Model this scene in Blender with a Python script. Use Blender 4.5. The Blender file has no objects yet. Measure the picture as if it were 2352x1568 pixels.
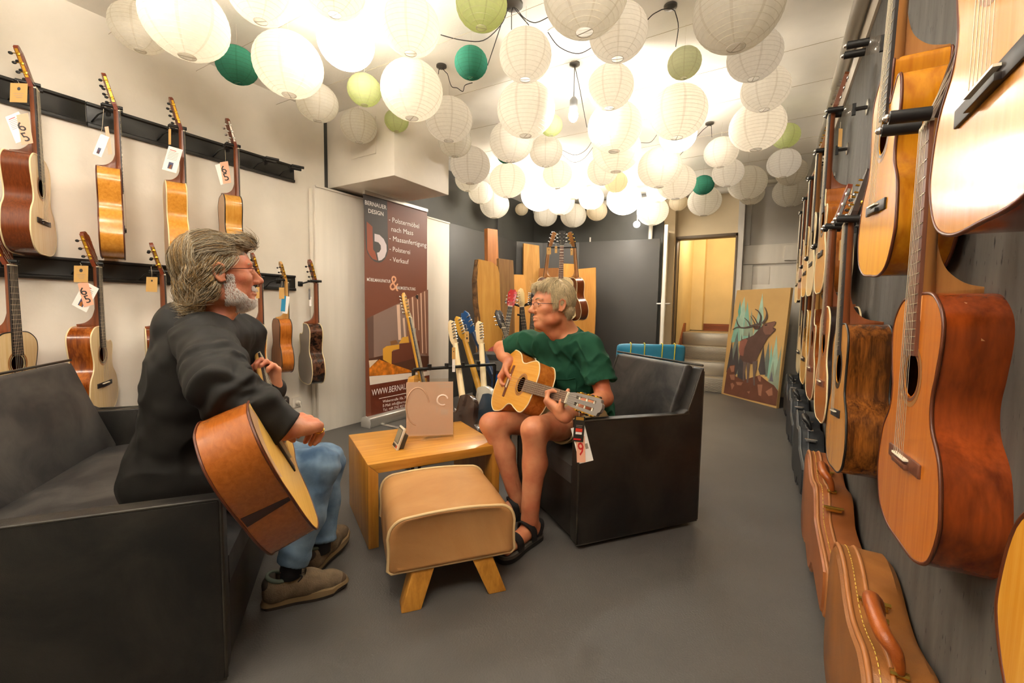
import bpy, bmesh, math, random
import numpy as np
from mathutils import Vector, Matrix

scene = bpy.context.scene
COL = scene.collection
random.seed(7)
RNG = np.random.default_rng(7)
PI = math.pi

# ------------------------------------------------------------------ camera
FPX, YAW, PITCH, ROLL, CAM_H = 992.0, math.radians(30.9), math.radians(4.311), math.radians(0.965), 1.10
_fw = np.array([-math.sin(YAW) * math.cos(PITCH), math.cos(YAW) * math.cos(PITCH), -math.sin(PITCH)])
_r = np.array([math.cos(YAW), math.sin(YAW), 0.0])
_u = np.cross(_r, _fw)
CR = math.cos(ROLL) * _r + math.sin(ROLL) * _u
CU = -math.sin(ROLL) * _r + math.cos(ROLL) * _u
CAM = np.array([0, 0, CAM_H])
cam_data = bpy.data.cameras.new('camera')
cam_data.sensor_width = 36.0
cam_data.lens = FPX / 2352.0 * 36.0
cam_data.clip_start = 0.02
cam = bpy.data.objects.new('camera', cam_data)
cam.matrix_world = Matrix(((CR[0], CU[0], -_fw[0], 0), (CR[1], CU[1], -_fw[1], 0), (CR[2], CU[2], -_fw[2], CAM_H), (0, 0, 0, 1)))
COL.objects.link(cam)
scene.camera = cam

# ------------------------------------------------------------------ world, exposure
world = bpy.data.worlds.new('world')
scene.world = world
world.use_nodes = True
world.node_tree.nodes['Background'].inputs[0].default_value = (1.0, 0.9, 0.78, 1)
world.node_tree.nodes['Background'].inputs[1].default_value = 0.15
scene.view_settings.view_transform = 'Standard'
scene.view_settings.look = 'None'
scene.view_settings.gamma = 1.0
scene.view_settings.use_curve_mapping = False
scene.view_settings.exposure = 0.55
LIT = 11.5          # glow of the lanterns that hold a lit bulb
ADDED_GLOW = 0.07          # faint glow of the dimmer lanterns, added to many unlit ones for brightness

# ------------------------------------------------------------------ measuring: a sight line of the photograph to a real point
def ray(x, y):
    return CR * (x - 1176) / FPX - CU * (y - 784) / FPX + _fw
def at(x, y, d):
    return CAM + ray(x, y) * d
def onz(x, y, z=0.0):
    v = ray(x, y); return CAM + v * ((z - CAM_H) / v[2])
def onx(x, y, X):
    v = ray(x, y); return CAM + v * (X / v[0])
def ony(x, y, Y):
    v = ray(x, y); return CAM + v * (Y / v[1])
def nrm(v):
    v = np.asarray(v, float); return v / (np.linalg.norm(v) + 1e-12)

# ------------------------------------------------------------------ materials
def lin(c):
    if isinstance(c, str):
        c = [int(c[i:i + 2], 16) / 255 for i in (0, 2, 4)]
    return tuple(((v / 12.92) if v <= 0.04045 else ((v + 0.055) / 1.055) ** 2.4) for v in c) + (1.0,)
class NT:
    def __init__(s, name):
        s.m = bpy.data.materials.new(name); s.m.use_nodes = True
        s.t = s.m.node_tree; s.b = s.t.nodes['Principled BSDF']; s.o = s.t.nodes['Material Output']
    def n(s, t, **kw):
        nd = s.t.nodes.new(t)
        for k, v in kw.items():
            if k in nd.inputs: nd.inputs[k].default_value = v
            else: setattr(nd, k, v)
        return nd
    def l(s, a, ao, b, bi):
        s.t.links.new(a.outputs[ao], b.inputs[bi])
    def coords(s, scale=(1, 1, 1), kind='Object'):
        tc = s.n('ShaderNodeTexCoord'); mp = s.n('ShaderNodeMapping')
        s.l(tc, kind, mp, 'Vector'); mp.inputs['Scale'].default_value = scale
        return mp
    def ramp(s, stops):
        r = s.n('ShaderNodeValToRGB'); e = r.color_ramp.elements
        while len(e) < len(stops): e.new(0.5)
        for el, (p, c) in zip(e, stops): el.position = p; el.color = c
        return r
MATS = {}
def plain(name, col, rough=0.5, metal=0.0, bump=0.0, bscale=60.0, vary=0.0, spec=0.5, coat=0.0, alpha=None, trans=0.0, vscale=None, scale=(1, 1, 1)):
    if name in MATS: return MATS[name]
    k = NT(name); c = lin(col)
    k.b.inputs['Base Color'].default_value = c
    k.b.inputs['Roughness'].default_value = rough
    k.b.inputs['Metallic'].default_value = metal
    k.b.inputs['Specular IOR Level'].default_value = spec
    k.b.inputs['Coat Weight'].default_value = coat
    k.b.inputs['Coat Roughness'].default_value = 0.08
    if trans: k.b.inputs['Transmission Weight'].default_value = trans
    if alpha is not None: k.b.inputs['Alpha'].default_value = alpha
    if bump or vary:
        mp = k.coords(scale)
        nz = k.n('ShaderNodeTexNoise'); nz.inputs['Scale'].default_value = bscale; nz.inputs['Detail'].default_value = 6
        k.l(mp, 'Vector', nz, 'Vector')
        if bump:
            b = k.n('ShaderNodeBump'); b.inputs['Strength'].default_value = bump; b.inputs['Distance'].default_value = 0.01
            k.l(nz, 'Fac', b, 'Height'); k.l(b, 'Normal', k.b, 'Normal')
        if vary:
            n2 = nz
            if vscale:
                n2 = k.n('ShaderNodeTexNoise'); n2.inputs['Scale'].default_value = vscale; n2.inputs['Detail'].default_value = 5
                k.l(mp, 'Vector', n2, 'Vector')
            lo = tuple(x * (1 - vary) for x in c[:3]) + (1,); hi = tuple(min(1, x * (1 + vary)) for x in c[:3]) + (1,)
            r = k.ramp([(0.3, lo), (0.7, hi)]); k.l(n2, 'Fac', r, 'Fac'); k.l(r, 'Color', k.b, 'Base Color')
    MATS[name] = k.m
    return k.m
def wood(name, light, dark, rough=0.35, axis='Z', scale=1.0, coat=0.0, bands=18.0, contrast=1.0, bump=0.0):
    """grain runs along the given object axis"""
    if name in MATS: return MATS[name]
    k = NT(name)
    s = {'X': (1.2, bands, bands), 'Y': (bands, 1.2, bands), 'Z': (bands, bands, 1.2)}[axis]
    mp = k.coords(tuple(v * scale for v in s))
    nz = k.n('ShaderNodeTexNoise'); nz.inputs['Scale'].default_value = 2.2; nz.inputs['Detail'].default_value = 7; nz.inputs['Distortion'].default_value = 0.6
    nf = k.n('ShaderNodeTexNoise'); nf.inputs['Scale'].default_value = 14; nf.inputs['Detail'].default_value = 3
    k.l(mp, 'Vector', nz, 'Vector'); k.l(mp, 'Vector', nf, 'Vector')
    mx = k.n('ShaderNodeMath', operation='MULTIPLY_ADD'); mx.inputs[1].default_value = 0.3
    k.l(nf, 'Fac', mx, 0); k.l(nz, 'Fac', mx, 2)
    lo, hi = 0.65 - 0.2 / contrast, 0.65 + 0.2 / contrast
    r = k.ramp([(lo, lin(dark)), (hi, lin(light))])
    k.l(mx, 'Value', r, 'Fac'); k.l(r, 'Color', k.b, 'Base Color')
    k.b.inputs['Roughness'].default_value = rough
    k.b.inputs['Coat Weight'].default_value = coat; k.b.inputs['Coat Roughness'].default_value = 0.1
    if bump:
        b = k.n('ShaderNodeBump'); b.inputs['Strength'].default_value = bump; b.inputs['Distance'].default_value = 0.004
        k.l(mx, 'Value', b, 'Height'); k.l(b, 'Normal', k.b, 'Normal')
    MATS[name] = k.m
    return k.m
def leather(name, col, worn, rough=0.42, amount=0.5, vscale=3.0):
    if name in MATS: return MATS[name]
    k = NT(name); mp = k.coords()
    a = k.n('ShaderNodeTexNoise'); a.inputs['Scale'].default_value = vscale; a.inputs['Detail'].default_value = 8; a.inputs['Roughness'].default_value = 0.65; a.inputs['Distortion'].default_value = 0.8
    k.l(mp, 'Vector', a, 'Vector')
    r = k.ramp([(0.5 - 0.12, lin(col)), (0.5 + 0.25 / max(amount, .05) * .5, lin(worn))]); k.l(a, 'Fac', r, 'Fac'); k.l(r, 'Color', k.b, 'Base Color')
    v = k.n('ShaderNodeTexVoronoi'); v.inputs['Scale'].default_value = 420
    k.l(mp, 'Vector', v, 'Vector')
    w = k.n('ShaderNodeTexNoise'); w.inputs['Scale'].default_value = 9; w.inputs['Detail'].default_value = 4
    k.l(mp, 'Vector', w, 'Vector')
    m = k.n('ShaderNodeMath', operation='MULTIPLY_ADD'); m.inputs[1].default_value = 3.5
    k.l(w, 'Fac', m, 0); k.l(v, 'Distance', m, 2)
    b = k.n('ShaderNodeBump'); b.inputs['Strength'].default_value = 0.12; b.inputs['Distance'].default_value = 0.005
    k.l(m, 'Value', b, 'Height'); k.l(b, 'Normal', k.b, 'Normal')
    k.b.inputs['Roughness'].default_value = rough
    MATS[name] = k.m
    return k.m

# ------------------------------------------------------------------ objects
def link(o, parent=None):
    COL.objects.link(o)
    if parent is not None: o.parent = parent
    return o
def tag(o, label=None, cat=None, group=None, kind=None):
    if label: o['label'] = label
    if cat: o['category'] = cat
    if group: o['group'] = group
    if kind: o['kind'] = kind
    return o
def thing(name, label, cat, loc=(0, 0, 0), rot=None, group=None, scale=None):
    o = bpy.data.objects.new(name, None); link(o)
    o.empty_display_size = 0.1
    if rot is not None and hasattr(rot, '__len__') and len(rot) == 3 and hasattr(rot[0], '__len__'):
        M = Matrix([list(map(float, a)) for a in rot]).to_4x4(); M.translation = Vector([float(v) for v in loc]); o.matrix_world = M
    else:
        o.location = [float(v) for v in loc]
        if rot is not None: o.rotation_euler = (0, 0, rot) if not hasattr(rot, '__len__') else rot
    if scale: o.scale = (scale,) * 3
    return tag(o, label, cat, group)
def copy_tree(o, parent=None):
    c = o.copy(); COL.objects.link(c)
    if parent is not None:
        c.parent = parent; c.matrix_parent_inverse = o.matrix_parent_inverse.copy()
    for ch in list(o.children): copy_tree(ch, c)
    return c

class MB:
    """collects polygons of ONE part"""
    def __init__(s): s.v = []; s.f = []
    def add(s, vs, fs):
        b = len(s.v); s.v += [tuple(map(float, p)) for p in vs]; s.f += [tuple(i + b for i in f) for f in fs]; return s
    def box(s, lo, hi):
        (a, b, c), (d, e, f) = lo, hi
        return s.add([(a, b, c), (d, b, c), (d, e, c), (a, e, c), (a, b, f), (d, b, f), (d, e, f), (a, e, f)],
                     [(0, 3, 2, 1), (4, 5, 6, 7), (0, 1, 5, 4), (1, 2, 6, 5), (2, 3, 7, 6), (3, 0, 4, 7)])
    def obox(s, c, ax, ay, az):
        """box by centre and three half-axis vectors"""
        c, ax, ay, az = [np.asarray(v, float) for v in (c, ax, ay, az)]
        vs = [c + i * ax + j * ay + k * az for k in (-1, 1) for j in (-1, 1) for i in (-1, 1)]
        return s.add(vs, [(0, 2, 3, 1), (4, 5, 7, 6), (0, 1, 5, 4), (1, 3, 7, 5), (3, 2, 6, 7), (2, 0, 4, 6)])
    def prism(s, poly, axis, a, b):
        """poly 2-D outline extruded along axis from a to b; outline axes are the other two in order"""
        n = len(poly)
        def mk(p, h):
            return {'X': (h, p[0], p[1]), 'Y': (p[0], h, p[1]), 'Z': (p[0], p[1], h)}[axis]
        vs = [mk(p, a) for p in poly] + [mk(p, b) for p in poly]
        fs = [tuple(range(n))[::-1], tuple(range(n, 2 * n))] + [(i, (i + 1) % n, n + (i + 1) % n, n + i) for i in range(n)]
        return s.add(vs, fs)
    def tube(s, pts, rad, seg=8, cap=True, closed=False):
        P = [np.asarray(p, float) for p in pts]; n = len(P)
        R = rad if hasattr(rad, '__len__') else [rad] * n
        vs = []; nx = None
        for i in range(n):
            if closed: t = P[(i + 1) % n] - P[i - 1]
            else: t = P[min(i + 1, n - 1)] - P[max(i - 1, 0)]
            t = nrm(t)
            if nx is None:
                h = np.array([0, 0, 1.0]) if abs(t[2]) < 0.9 else np.array([1.0, 0, 0])
                nx = nrm(np.cross(h, t))
            nx = nrm(nx - t * (nx @ t)); ny = np.cross(t, nx)
            for k in range(seg):
                a = 2 * PI * k / seg; vs.append(P[i] + R[i] * (math.cos(a) * nx + math.sin(a) * ny))
        fs = []
        for i in range(n if closed else n - 1):
            j = (i + 1) % n
            for k in range(seg):
                l = (k + 1) % seg; fs.append((i * seg + k, i * seg + l, j * seg + l, j * seg + k))
        if cap and not closed:
            fs.append(tuple(range(seg))[::-1]); fs.append(tuple(range((n - 1) * seg, n * seg)))
        return s.add(vs, fs)
    def lathe(s, prof, seg=24, axis='Z', c=(0, 0, 0), cap=False):
        """prof [(radius, height)]"""
        vs = []; n = len(prof)
        for r, h in prof:
            for k in range(seg):
                a = 2 * PI * k / seg; x, y = r * math.cos(a), r * math.sin(a)
                p = {'Z': (x, y, h), 'Y': (x, h, -y), 'X': (h, x, y)}[axis]
                vs.append((p[0] + c[0], p[1] + c[1], p[2] + c[2]))
        fs = [(i * seg + k, i * seg + (k + 1) % seg, (i + 1) * seg + (k + 1) % seg, (i + 1) * seg + k) for i in range(n - 1) for k in range(seg)]
        if cap: fs.append(tuple(range(seg))[::-1]); fs.append(tuple(range((n - 1) * seg, n * seg)))
        return s.add(vs, fs)
    def ball(s, c, r, seg=12, rings=8):
        r = r if hasattr(r, '__len__') else (r, r, r)
        vs = [(c[0], c[1], c[2] - r[2])]
        for i in range(1, rings):
            t = PI * i / rings - PI / 2
            for k in range(seg):
                a = 2 * PI * k / seg
                vs.append((c[0] + r[0] * math.cos(t) * math.cos(a), c[1] + r[1] * math.cos(t) * math.sin(a), c[2] + r[2] * math.sin(t)))
        vs.append((c[0], c[1], c[2] + r[2])); L = len(vs) - 1
        fs = [(0, 1 + (k + 1) % seg, 1 + k) for k in range(seg)]
        for i in range(rings - 2):
            for k in range(seg):
                a = 1 + i * seg + k; b = 1 + i * seg + (k + 1) % seg
                fs.append((a, b, b + seg, a + seg))
        fs += [(L, 1 + (rings - 2) * seg + k, 1 + (rings - 2) * seg + (k + 1) % seg) for k in range(seg)]
        return s.add(vs, fs)
    def mesh(s, name):
        me = bpy.data.meshes.new(name); me.from_pydata(s.v, [], s.f); me.update()
        bm = bmesh.new(); bm.from_mesh(me); bmesh.ops.recalc_face_normals(bm, faces=bm.faces); bm.to_mesh(me); bm.free()
        return me
    def build(s, name, mat, parent=None, smooth=False, bevel=0.0, bseg=2, sub=0, auto=True):
        me = s.mesh(name)
        return finish(me, name, mat, parent, smooth, bevel, bseg, sub)
def finish(me, name, mat, parent=None, smooth=False, bevel=0.0, bseg=2, sub=0):
    me.materials.append(mat)
    o = bpy.data.objects.new(name, me); link(o, parent)
    if bevel:
        bm = bmesh.new(); bm.from_mesh(me)
        es = [e for e in bm.edges if len(e.link_faces) == 2 and e.calc_face_angle(0) > 0.5]
        bmesh.ops.bevel(bm, geom=es, offset=bevel, segments=bseg, affect='EDGES', profile=0.5, clamp_overlap=True)
        bm.to_mesh(me); bm.free(); smooth = True
    if sub:
        md = o.modifiers.new('subdivision', 'SUBSURF'); md.levels = sub; md.render_levels = sub
    if smooth:
        me.polygons.foreach_set('use_smooth', [True] * len(me.polygons))
        if bevel or smooth == 'sharp':
            me.set_sharp_from_angle(angle=math.radians(40))
    me.update()
    return o
def struct(name, mb, mat, bevel=0.0, smooth=False):
    return tag(mb.build(name, mat, None, smooth, bevel), kind='structure')
def text_mesh(txt, size=1.0, width=None, ext=0.0, align='LEFT', bold=0.0):
    cu = bpy.data.curves.new('lettering', 'FONT'); cu.body = txt; cu.size = size; cu.extrude = ext; cu.align_x = align; cu.offset = bold * size
    cu.resolution_u = 2
    o = bpy.data.objects.new('lettering', cu); COL.objects.link(o)
    dg = bpy.context.evaluated_depsgraph_get(); dg.update()
    me = bpy.data.meshes.new_from_object(o.evaluated_get(dg))
    bpy.data.objects.remove(o); bpy.data.curves.remove(cu)
    if width is not None and len(me.vertices):
        xs = [v.co.x for v in me.vertices]; k = width / (max(xs) - min(xs)); x0 = min(xs)
        for v in me.vertices: v.co.x = (v.co.x - (x0 if align == 'LEFT' else 0)) * k
    return me
def lettering(txt, size, mat, parent, M, width=None, name='lettering', bold=0.0, align='LEFT'):
    """flat print placed by the 4x4 matrix M in the parent's frame: x along the line, y up the letters"""
    me = text_mesh(txt, size, width, bold=bold, align=align); me.transform(M)
    me.materials.clear(); me.materials.append(mat)
    o = bpy.data.objects.new(name, me); link(o, parent); return o
def frame(o, x, y):
    x, y = nrm(x), nrm(y); z = np.cross(x, y)
    return Matrix(((x[0], y[0], z[0], o[0]), (x[1], y[1], z[1], o[1]), (x[2], y[2], z[2], o[2]), (0, 0, 0, 1)))
def smoothcurve(P, n=6, closed=False):
    P = [np.asarray(p, float) for p in P]; N = len(P); out = []
    for i in range(N if closed else N - 1):
        if closed: a, b, c, d = P[i - 1], P[i], P[(i + 1) % N], P[(i + 2) % N]
        else: a, b, c, d = P[max(i - 1, 0)], P[i], P[i + 1], P[min(i + 2, N - 1)]
        for k in range(n):
            t = k / n
            out.append(0.5 * ((2 * b) + (-a + c) * t + (2 * a - 5 * b + 4 * c - d) * t * t + (-a + 3 * b - 3 * c + d) * t ** 3))
    if not closed: out.append(P[-1])
    return out
# ------------------------------------------------------------------ the setting
XL, XR, CEIL, YB, YF, YN = -3.42, 0.33, 2.75, 6.35, 6.68, -3.2
def wall_mat(name, col, bump=0.25, streak=(1, 1, 1), rough=0.85, vary=0.05, bscale=25, vscale=3):
    return plain(name, col, rough, bump=bump, bscale=bscale, vary=vary, vscale=vscale, scale=streak)
M_white = wall_mat('white plaster', 'F1E9DC', 0.16, bscale=22)
M_wh2 = wall_mat('white board', 'EFE7DA', 0.05, streak=(6, 6, .6), bscale=8, rough=.55, vary=.03)
M_ceil = wall_mat('white ceiling', 'F8F4EC', 0.1, bscale=80)
M_dark = wall_mat('dark grey paint', '474641', 0.06, rough=.6, vary=.12)
M_dpan = wall_mat('dark grey board', '403E3B', 0.03, rough=.5, vary=.06)
M_yel = wall_mat('cream stairwell plaster', 'E6D2A2', 0.05)
M_beige = wall_mat('beige paint', 'D9C6A4', 0.08)
M_greyw = wall_mat('pale grey paint', 'D9D3CA', 0.06)

def floor_mat():
    k = NT('dark grey floor coating'); mp = k.coords()
    a = k.n('ShaderNodeTexNoise'); a.inputs['Scale'].default_value = 1.6; a.inputs['Detail'].default_value = 8
    b = k.n('ShaderNodeTexNoise'); b.inputs['Scale'].default_value = 160; b.inputs['Detail'].default_value = 3
    c = k.n('ShaderNodeTexNoise'); c.inputs['Scale'].default_value = 38; c.inputs['Detail'].default_value = 6
    for t in (a, b, c): k.l(mp, 'Vector', t, 'Vector')
    r = k.ramp([(0.3, lin('4F4C49')), (0.7, lin('5B5854'))]); k.l(a, 'Fac', r, 'Fac')
    s = k.ramp([(0.78, (0, 0, 0, 1)), (0.82, (1, 1, 1, 1))]); k.l(c, 'Fac', s, 'Fac')
    mx = k.n('ShaderNodeMixRGB'); mx.inputs[2].default_value = lin('8A8580'); k.l(r, 'Color', mx, 1); k.l(s, 'Color', mx, 0)
    k.l(mx, 'Color', k.b, 'Base Color')
    bp = k.n('ShaderNodeBump'); bp.inputs['Strength'].default_value = 0.35; bp.inputs['Distance'].default_value = 0.004
    k.l(b, 'Fac', bp, 'Height'); k.l(bp, 'Normal', k.b, 'Normal')
    k.b.inputs['Roughness'].default_value = 0.5
    return k.m
struct('floor', MB().box((XL - .1, YN, -.05), (XR + .1, 6.7, 0)), floor_mat())
struct('ceiling', MB().box((XL - .1, YN, CEIL), (XR + .1, YF + .2, CEIL + .05)), M_ceil)
def rwall():
    k = NT('dark grey troweled plaster'); mp = k.coords((3, 3, .55)); m2 = k.coords((48, 48, 13))
    a = k.n('ShaderNodeTexNoise'); a.inputs['Scale'].default_value = 7; a.inputs['Detail'].default_value = 8; k.l(mp, 'Vector', a, 'Vector')
    p = k.n('ShaderNodeTexNoise'); p.inputs['Scale'].default_value = 2.4; p.inputs['Detail'].default_value = 5; k.l(m2, 'Vector', p, 'Vector')
    r = k.ramp([(0.3, lin('4B4842')), (0.7, lin('625F59'))]); k.l(a, 'Fac', r, 'Fac')
    q = k.ramp([(0.29, (0, 0, 0, 1)), (0.35, (1, 1, 1, 1))]); k.l(p, 'Fac', q, 'Fac')
    mx = k.n('ShaderNodeMixRGB'); mx.inputs[1].default_value = lin('1E1C1A'); k.l(q, 'Color', mx, 0); k.l(r, 'Color', mx, 2)
    k.l(mx, 'Color', k.b, 'Base Color')
    h = k.n('ShaderNodeMath', operation='ADD'); k.l(q, 'Color', h, 0); k.l(a, 'Fac', h, 1)
    bp = k.n('ShaderNodeBump'); bp.inputs['Strength'].default_value = 0.5; bp.inputs['Distance'].default_value = 0.006
    k.l(h, 'Value', bp, 'Height'); k.l(bp, 'Normal', k.b, 'Normal')
    k.b.inputs['Roughness'].default_value = 0.7
    return k.m
struct('wall_right', MB().box((XR, YN, 0), (XR + .1, YF + .15, 2.43)), rwall())
struct('trim_1', MB().box((XR - .012, YN, 2.43), (XR + .1, YF + .15, CEIL)), M_white)
struct('wall_left', MB().box((XL - .1, YN, 0), (XL, 2.47, CEIL)), M_white)
struct('wall_left_rear', MB().box((XL - .1, 2.47, 0), (XL - .002, YB + .1, CEIL)), M_dark)
struct('wall_front', MB().box((XL - .1, YN - .1, 0), (XR + .1, YN, CEIL)), M_white)
struct('wall_back', MB().box((XL - .1, YB, 0), (-1.36, YB + .1, CEIL)), M_dark)
# wall beside and above the stair door, and the recess to its right
struct('wall_stairs', MB().box((-1.36, YB + .02, 0), (-1.21, YF + .1, CEIL)).box((-1.21, 6.5, 2.13), (-.44, 6.6, CEIL)), M_beige)
struct('wall_back_right', MB().box((-.44, YF, 0), (XR + .1, YF + .1, CEIL)).box((-.44, 6.47, 0), (-.37, YF + .05, CEIL)), M_greyw)
# panelled cupboard front on that wall
struct('trim_2', MB().box((-.37, YF - .05, 2.0), (-.30, YF, CEIL)), M_greyw)
struct('trim_3', MB().box((-.37, YF - .05, 0), (-.25, YF, 1.74)).box((-.25, YF - .03, 0), (XR, YF, 1.72)).box((-.37, YF - .035, 1.75), (XR, YF, 2.0)), M_wh2, bevel=.004)
struct('trim_4', MB().box((-.24, YF - .036, 1.48), (-.05, YF - .03, 1.71)), M_wh2, bevel=.002)
struct('trim_5', MB().box((.10, YF - .075, 1.78), (.30, YF - .035, 1.97)), M_wh2, bevel=.008)
# white and dark boards standing along the left wall, then the back
struct('trim_6', MB().box((-3.40, 2.30, .055), (-3.36, 2.40, 2.085)).box((XL, 2.335, .055), (-3.33, 2.36, 2.085)).box((-3.335, 2.30, 0.0), (-3.31, 4.05, 2.10)), M_wh2, bevel=.003)
struct('trim_7', MB().box((-3.335, 4.055, 0), (-3.312, 5.60, 2.10)), M_dpan, bevel=.003)
struct('trim_8', MB().prism([(-3.33, 5.60), (-3.30, 5.60), (-3.02, 5.90), (-2.50, 6.07), (-2.51, 6.10), (-3.05, 5.93)], 'Z', 0, 2.10), M_dpan)
struct('trim_9', MB().prism([(-2.50, 6.07), (-1.37, 6.21), (-1.37, 6.24), (-2.51, 6.10)], 'Z', 0, 2.10), M_dpan, bevel=.003)
struct('trim_10', MB().box((-3.30, 2.30, 2.085), (-3.306, 4.05, 2.10)), M_wh2)
# boxed-in duct under the ceiling with a small access hatch
struct('trim_11', MB().box((XL, 2.50, 2.13), (-2.60, 3.17, CEIL)), M_white, bevel=.006)
struct('trim_12', MB().box((-3.10, 2.492, 2.33), (-2.80, 2.502, 2.62)), M_white, bevel=.003)
# pipes
M_pipe = plain('grey plastic pipe', 'B9B3A8', .35)
M_pipew = plain('white pipe', 'DCD6CB', .4)
struct('trim_13', MB().tube([(.282, YN, 2.56), (.282, 3.55, 2.56)], .033, 16).tube([(.282, 3.5, 2.56), (.282, 6.6, 2.56)], .026, 14), M_pipe, smooth='sharp')
struct('trim_14', MB().tube([(-3.35, 6.22, 2.66), (-.46, 6.22, 2.66)], .045, 14).tube([(-.40, 5.9, 2.62), (XR, 5.9, 2.60)], .028, 12), M_pipe, smooth='sharp')
struct('trim_15', MB().tube([(-1.52, 6.28, 2.08), (-1.52, 6.28, CEIL)], .028, 12).tube([(-2.42, 6.3, 2.1), (-2.42, 6.3, 2.2)], .012, 8), M_pipew, smooth='sharp')
struct('trim_16', MB().box((-1.95, 5.86, 2.615), (-1.05, 5.93, 2.64)).tube([(-3.38, 5.2, 2.1), (-3.38, 5.2, 2.6)], .012, 8), plain('dark conduit', '2E2C2A', .5))
# door standing open, seen along its edge
_a, _b = np.array([-1.205, 5.78]), np.array([-1.325, 6.44]); _t = nrm(_b - _a); _n = np.array([_t[1], -_t[0]]) * .02
dr = tag(MB().prism([_a - _n, _a + _n, _b + _n, _b - _n], 'Z', .02, 2.20).build('door_1', plain('white door paint', 'F3EDE0', .4), bevel=.003), kind='structure')
for sx in (-1, 1):
    h = MB(); c = np.array([*(_a + _t * .07), 1.20]); n3 = np.array([*(_n / .02), 0]) * sx; t3 = np.array([*_t, 0])
    h.tube([c + n3 * .02, c + n3 * .075, c + n3 * .08 + t3 * .11], .010, 8)
    h.build('door_handle', plain('pale metal', 'D8D4CC', .3, .6), dr, smooth='sharp')
    MB().obox(c + n3 * .023 - np.array([0, 0, .05]), t3 * .022, n3 * .003, (0, 0, .11)).build('lock_plate', MATS['pale metal'], dr)
struct('trim_17', MB().box((-1.215, 6.46, 0), (-1.19, 6.62, 2.13)).box((-.46, 6.46, 0), (-.435, 6.62, 2.15)).box((-1.215, 6.46, 2.11), (-.435, 6.62, 2.15)), plain('dark door frame', '6B5A45', .5), bevel=.002)
# stairwell
struct('wall_stairwell_left', MB().box((-1.26, 6.6, 0), (-1.21, 8.3, CEIL)), M_yel)
struct('wall_stairwell_right', MB().box((-.44, 6.6, 0), (-.39, 8.3, CEIL)), M_yel)
struct('wall_stairwell_back', MB().box((-1.26, 8.25, 0), (-.39, 8.3, CEIL)).box((-1.21, 8.05, .79), (-1.02, 8.25, CEIL)), M_yel)
struct('ceiling_stairwell', MB().box((-1.26, 6.6, CEIL - .2), (-.39, 8.3, CEIL - .15)), M_yel)
M_base = wood('red brown wood', '9C5526', '7A3F1A', .4, 'X')
struct('baseboard_stairs', MB().box((-1.015, 8.22, .78), (-.44, 8.25, .90)).prism([(6.52, 0), (6.62, 0), (7.52, .80), (7.52, .92), (7.4, .92), (6.52, .18)], 'X', -1.21, -1.19), M_base)
def plate():
    k = NT('checker plate aluminium'); mp = k.coords((1, 1, 1))
    ck = []
    for a in (45, -45):
        m = k.n('ShaderNodeMapping'); tc = k.n('ShaderNodeTexCoord'); k.l(tc, 'Object', m, 'Vector')
        m.inputs['Rotation'].default_value = (0, math.radians(a), 0); m.inputs['Scale'].default_value = (22, 22, 60)
        v = k.n('ShaderNodeTexVoronoi'); v.inputs['Scale'].default_value = 1.0; v.inputs['Randomness'].default_value = 0.0
        k.l(m, 'Vector', v, 'Vector'); ck.append(v)
    ad = k.n('ShaderNodeMath', operation='MINIMUM'); k.l(ck[0], 'Distance', ad, 0); k.l(ck[1], 'Distance', ad, 1)
    r = k.ramp([(0.25, (1, 1, 1, 1)), (0.45, (0, 0, 0, 1))]); k.l(ad, 'Value', r, 'Fac')
    b = k.n('ShaderNodeBump'); b.inputs['Strength'].default_value = 1.0; b.inputs['Distance'].default_value = 0.004
    k.l(r, 'Color', b, 'Height'); k.l(b, 'Normal', k.b, 'Normal')
    k.b.inputs['Base Color'].default_value = lin('B5AC9C'); k.b.inputs['Metallic'].default_value = 0.75; k.b.inputs['Roughness'].default_value = 0.42
    return k.m
M_plate = plate()
st = thing('staircase', 'four metal checker plate steps rising through the open cream doorway', 'stairs', (-.82, 6.5, 0))
for i in range(4):
    y0 = .25 * i; z1 = .195 * (i + 1)
    d = .25 if i < 3 else .96
    MB().box((-.37, y0, 0 if i == 0 else z1 - .195), (.37, y0 + d, z1)).build('step', M_plate, st, bevel=.006)
    MB().box((-.37, y0 - .006, z1 - .012), (.37, y0 + .03, z1 + .003)).build('nosing', plain('pale alloy edge', 'CFC7B6', .35, .7), st)
hr = thing('handrail', 'short pale handrail on the right stairwell wall', 'handrail', (-.47, 6.75, 1.2))
MB().tube([(0, .02, .0), (.0, .75, .55)], .018, 10).build('rail', M_pipew, hr, smooth='sharp')
MB().tube([(0, .06, .02), (.03, .06, -.02)], .012, 8).ball((0, .02, 0), .022, 8, 6).build('bracket', plain('black plastic', '1B1A19', .45), hr, smooth=True)
L = bpy.data.lights.new('stairwell lamp', 'POINT'); L.energy = 13; L.color = (1, .86, .66); L.shadow_soft_size = .12
lo = bpy.data.objects.new('stairwell_lamp', L); lo.location = (-.75, 7.25, 2.38); link(lo)
# wall socket with a plug
so = thing('wall_socket', 'white wall socket with a plugged cable low on white wall', 'socket', (XL, 2.17, .28))
MB().box((0, -.042, -.042), (.012, .042, .042)).build('plate', plain('white plastic', 'EFE8DB', .35), so, bevel=.003)
MB().lathe([(0, .012), (.021, .012), (.021, .034), (.016, .040), (.007, .046), (0, .046)], 14, 'X').build('plug', MATS['white plastic'], so, smooth='sharp')
MB().tube(smoothcurve([(.044, 0, -.0), (.06, .004, -.05), (.03, .012, -.16), (.012, .015, -.275)], 6), .0035, 6).build('cable', MATS['white plastic'], so, smooth=True)
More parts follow.
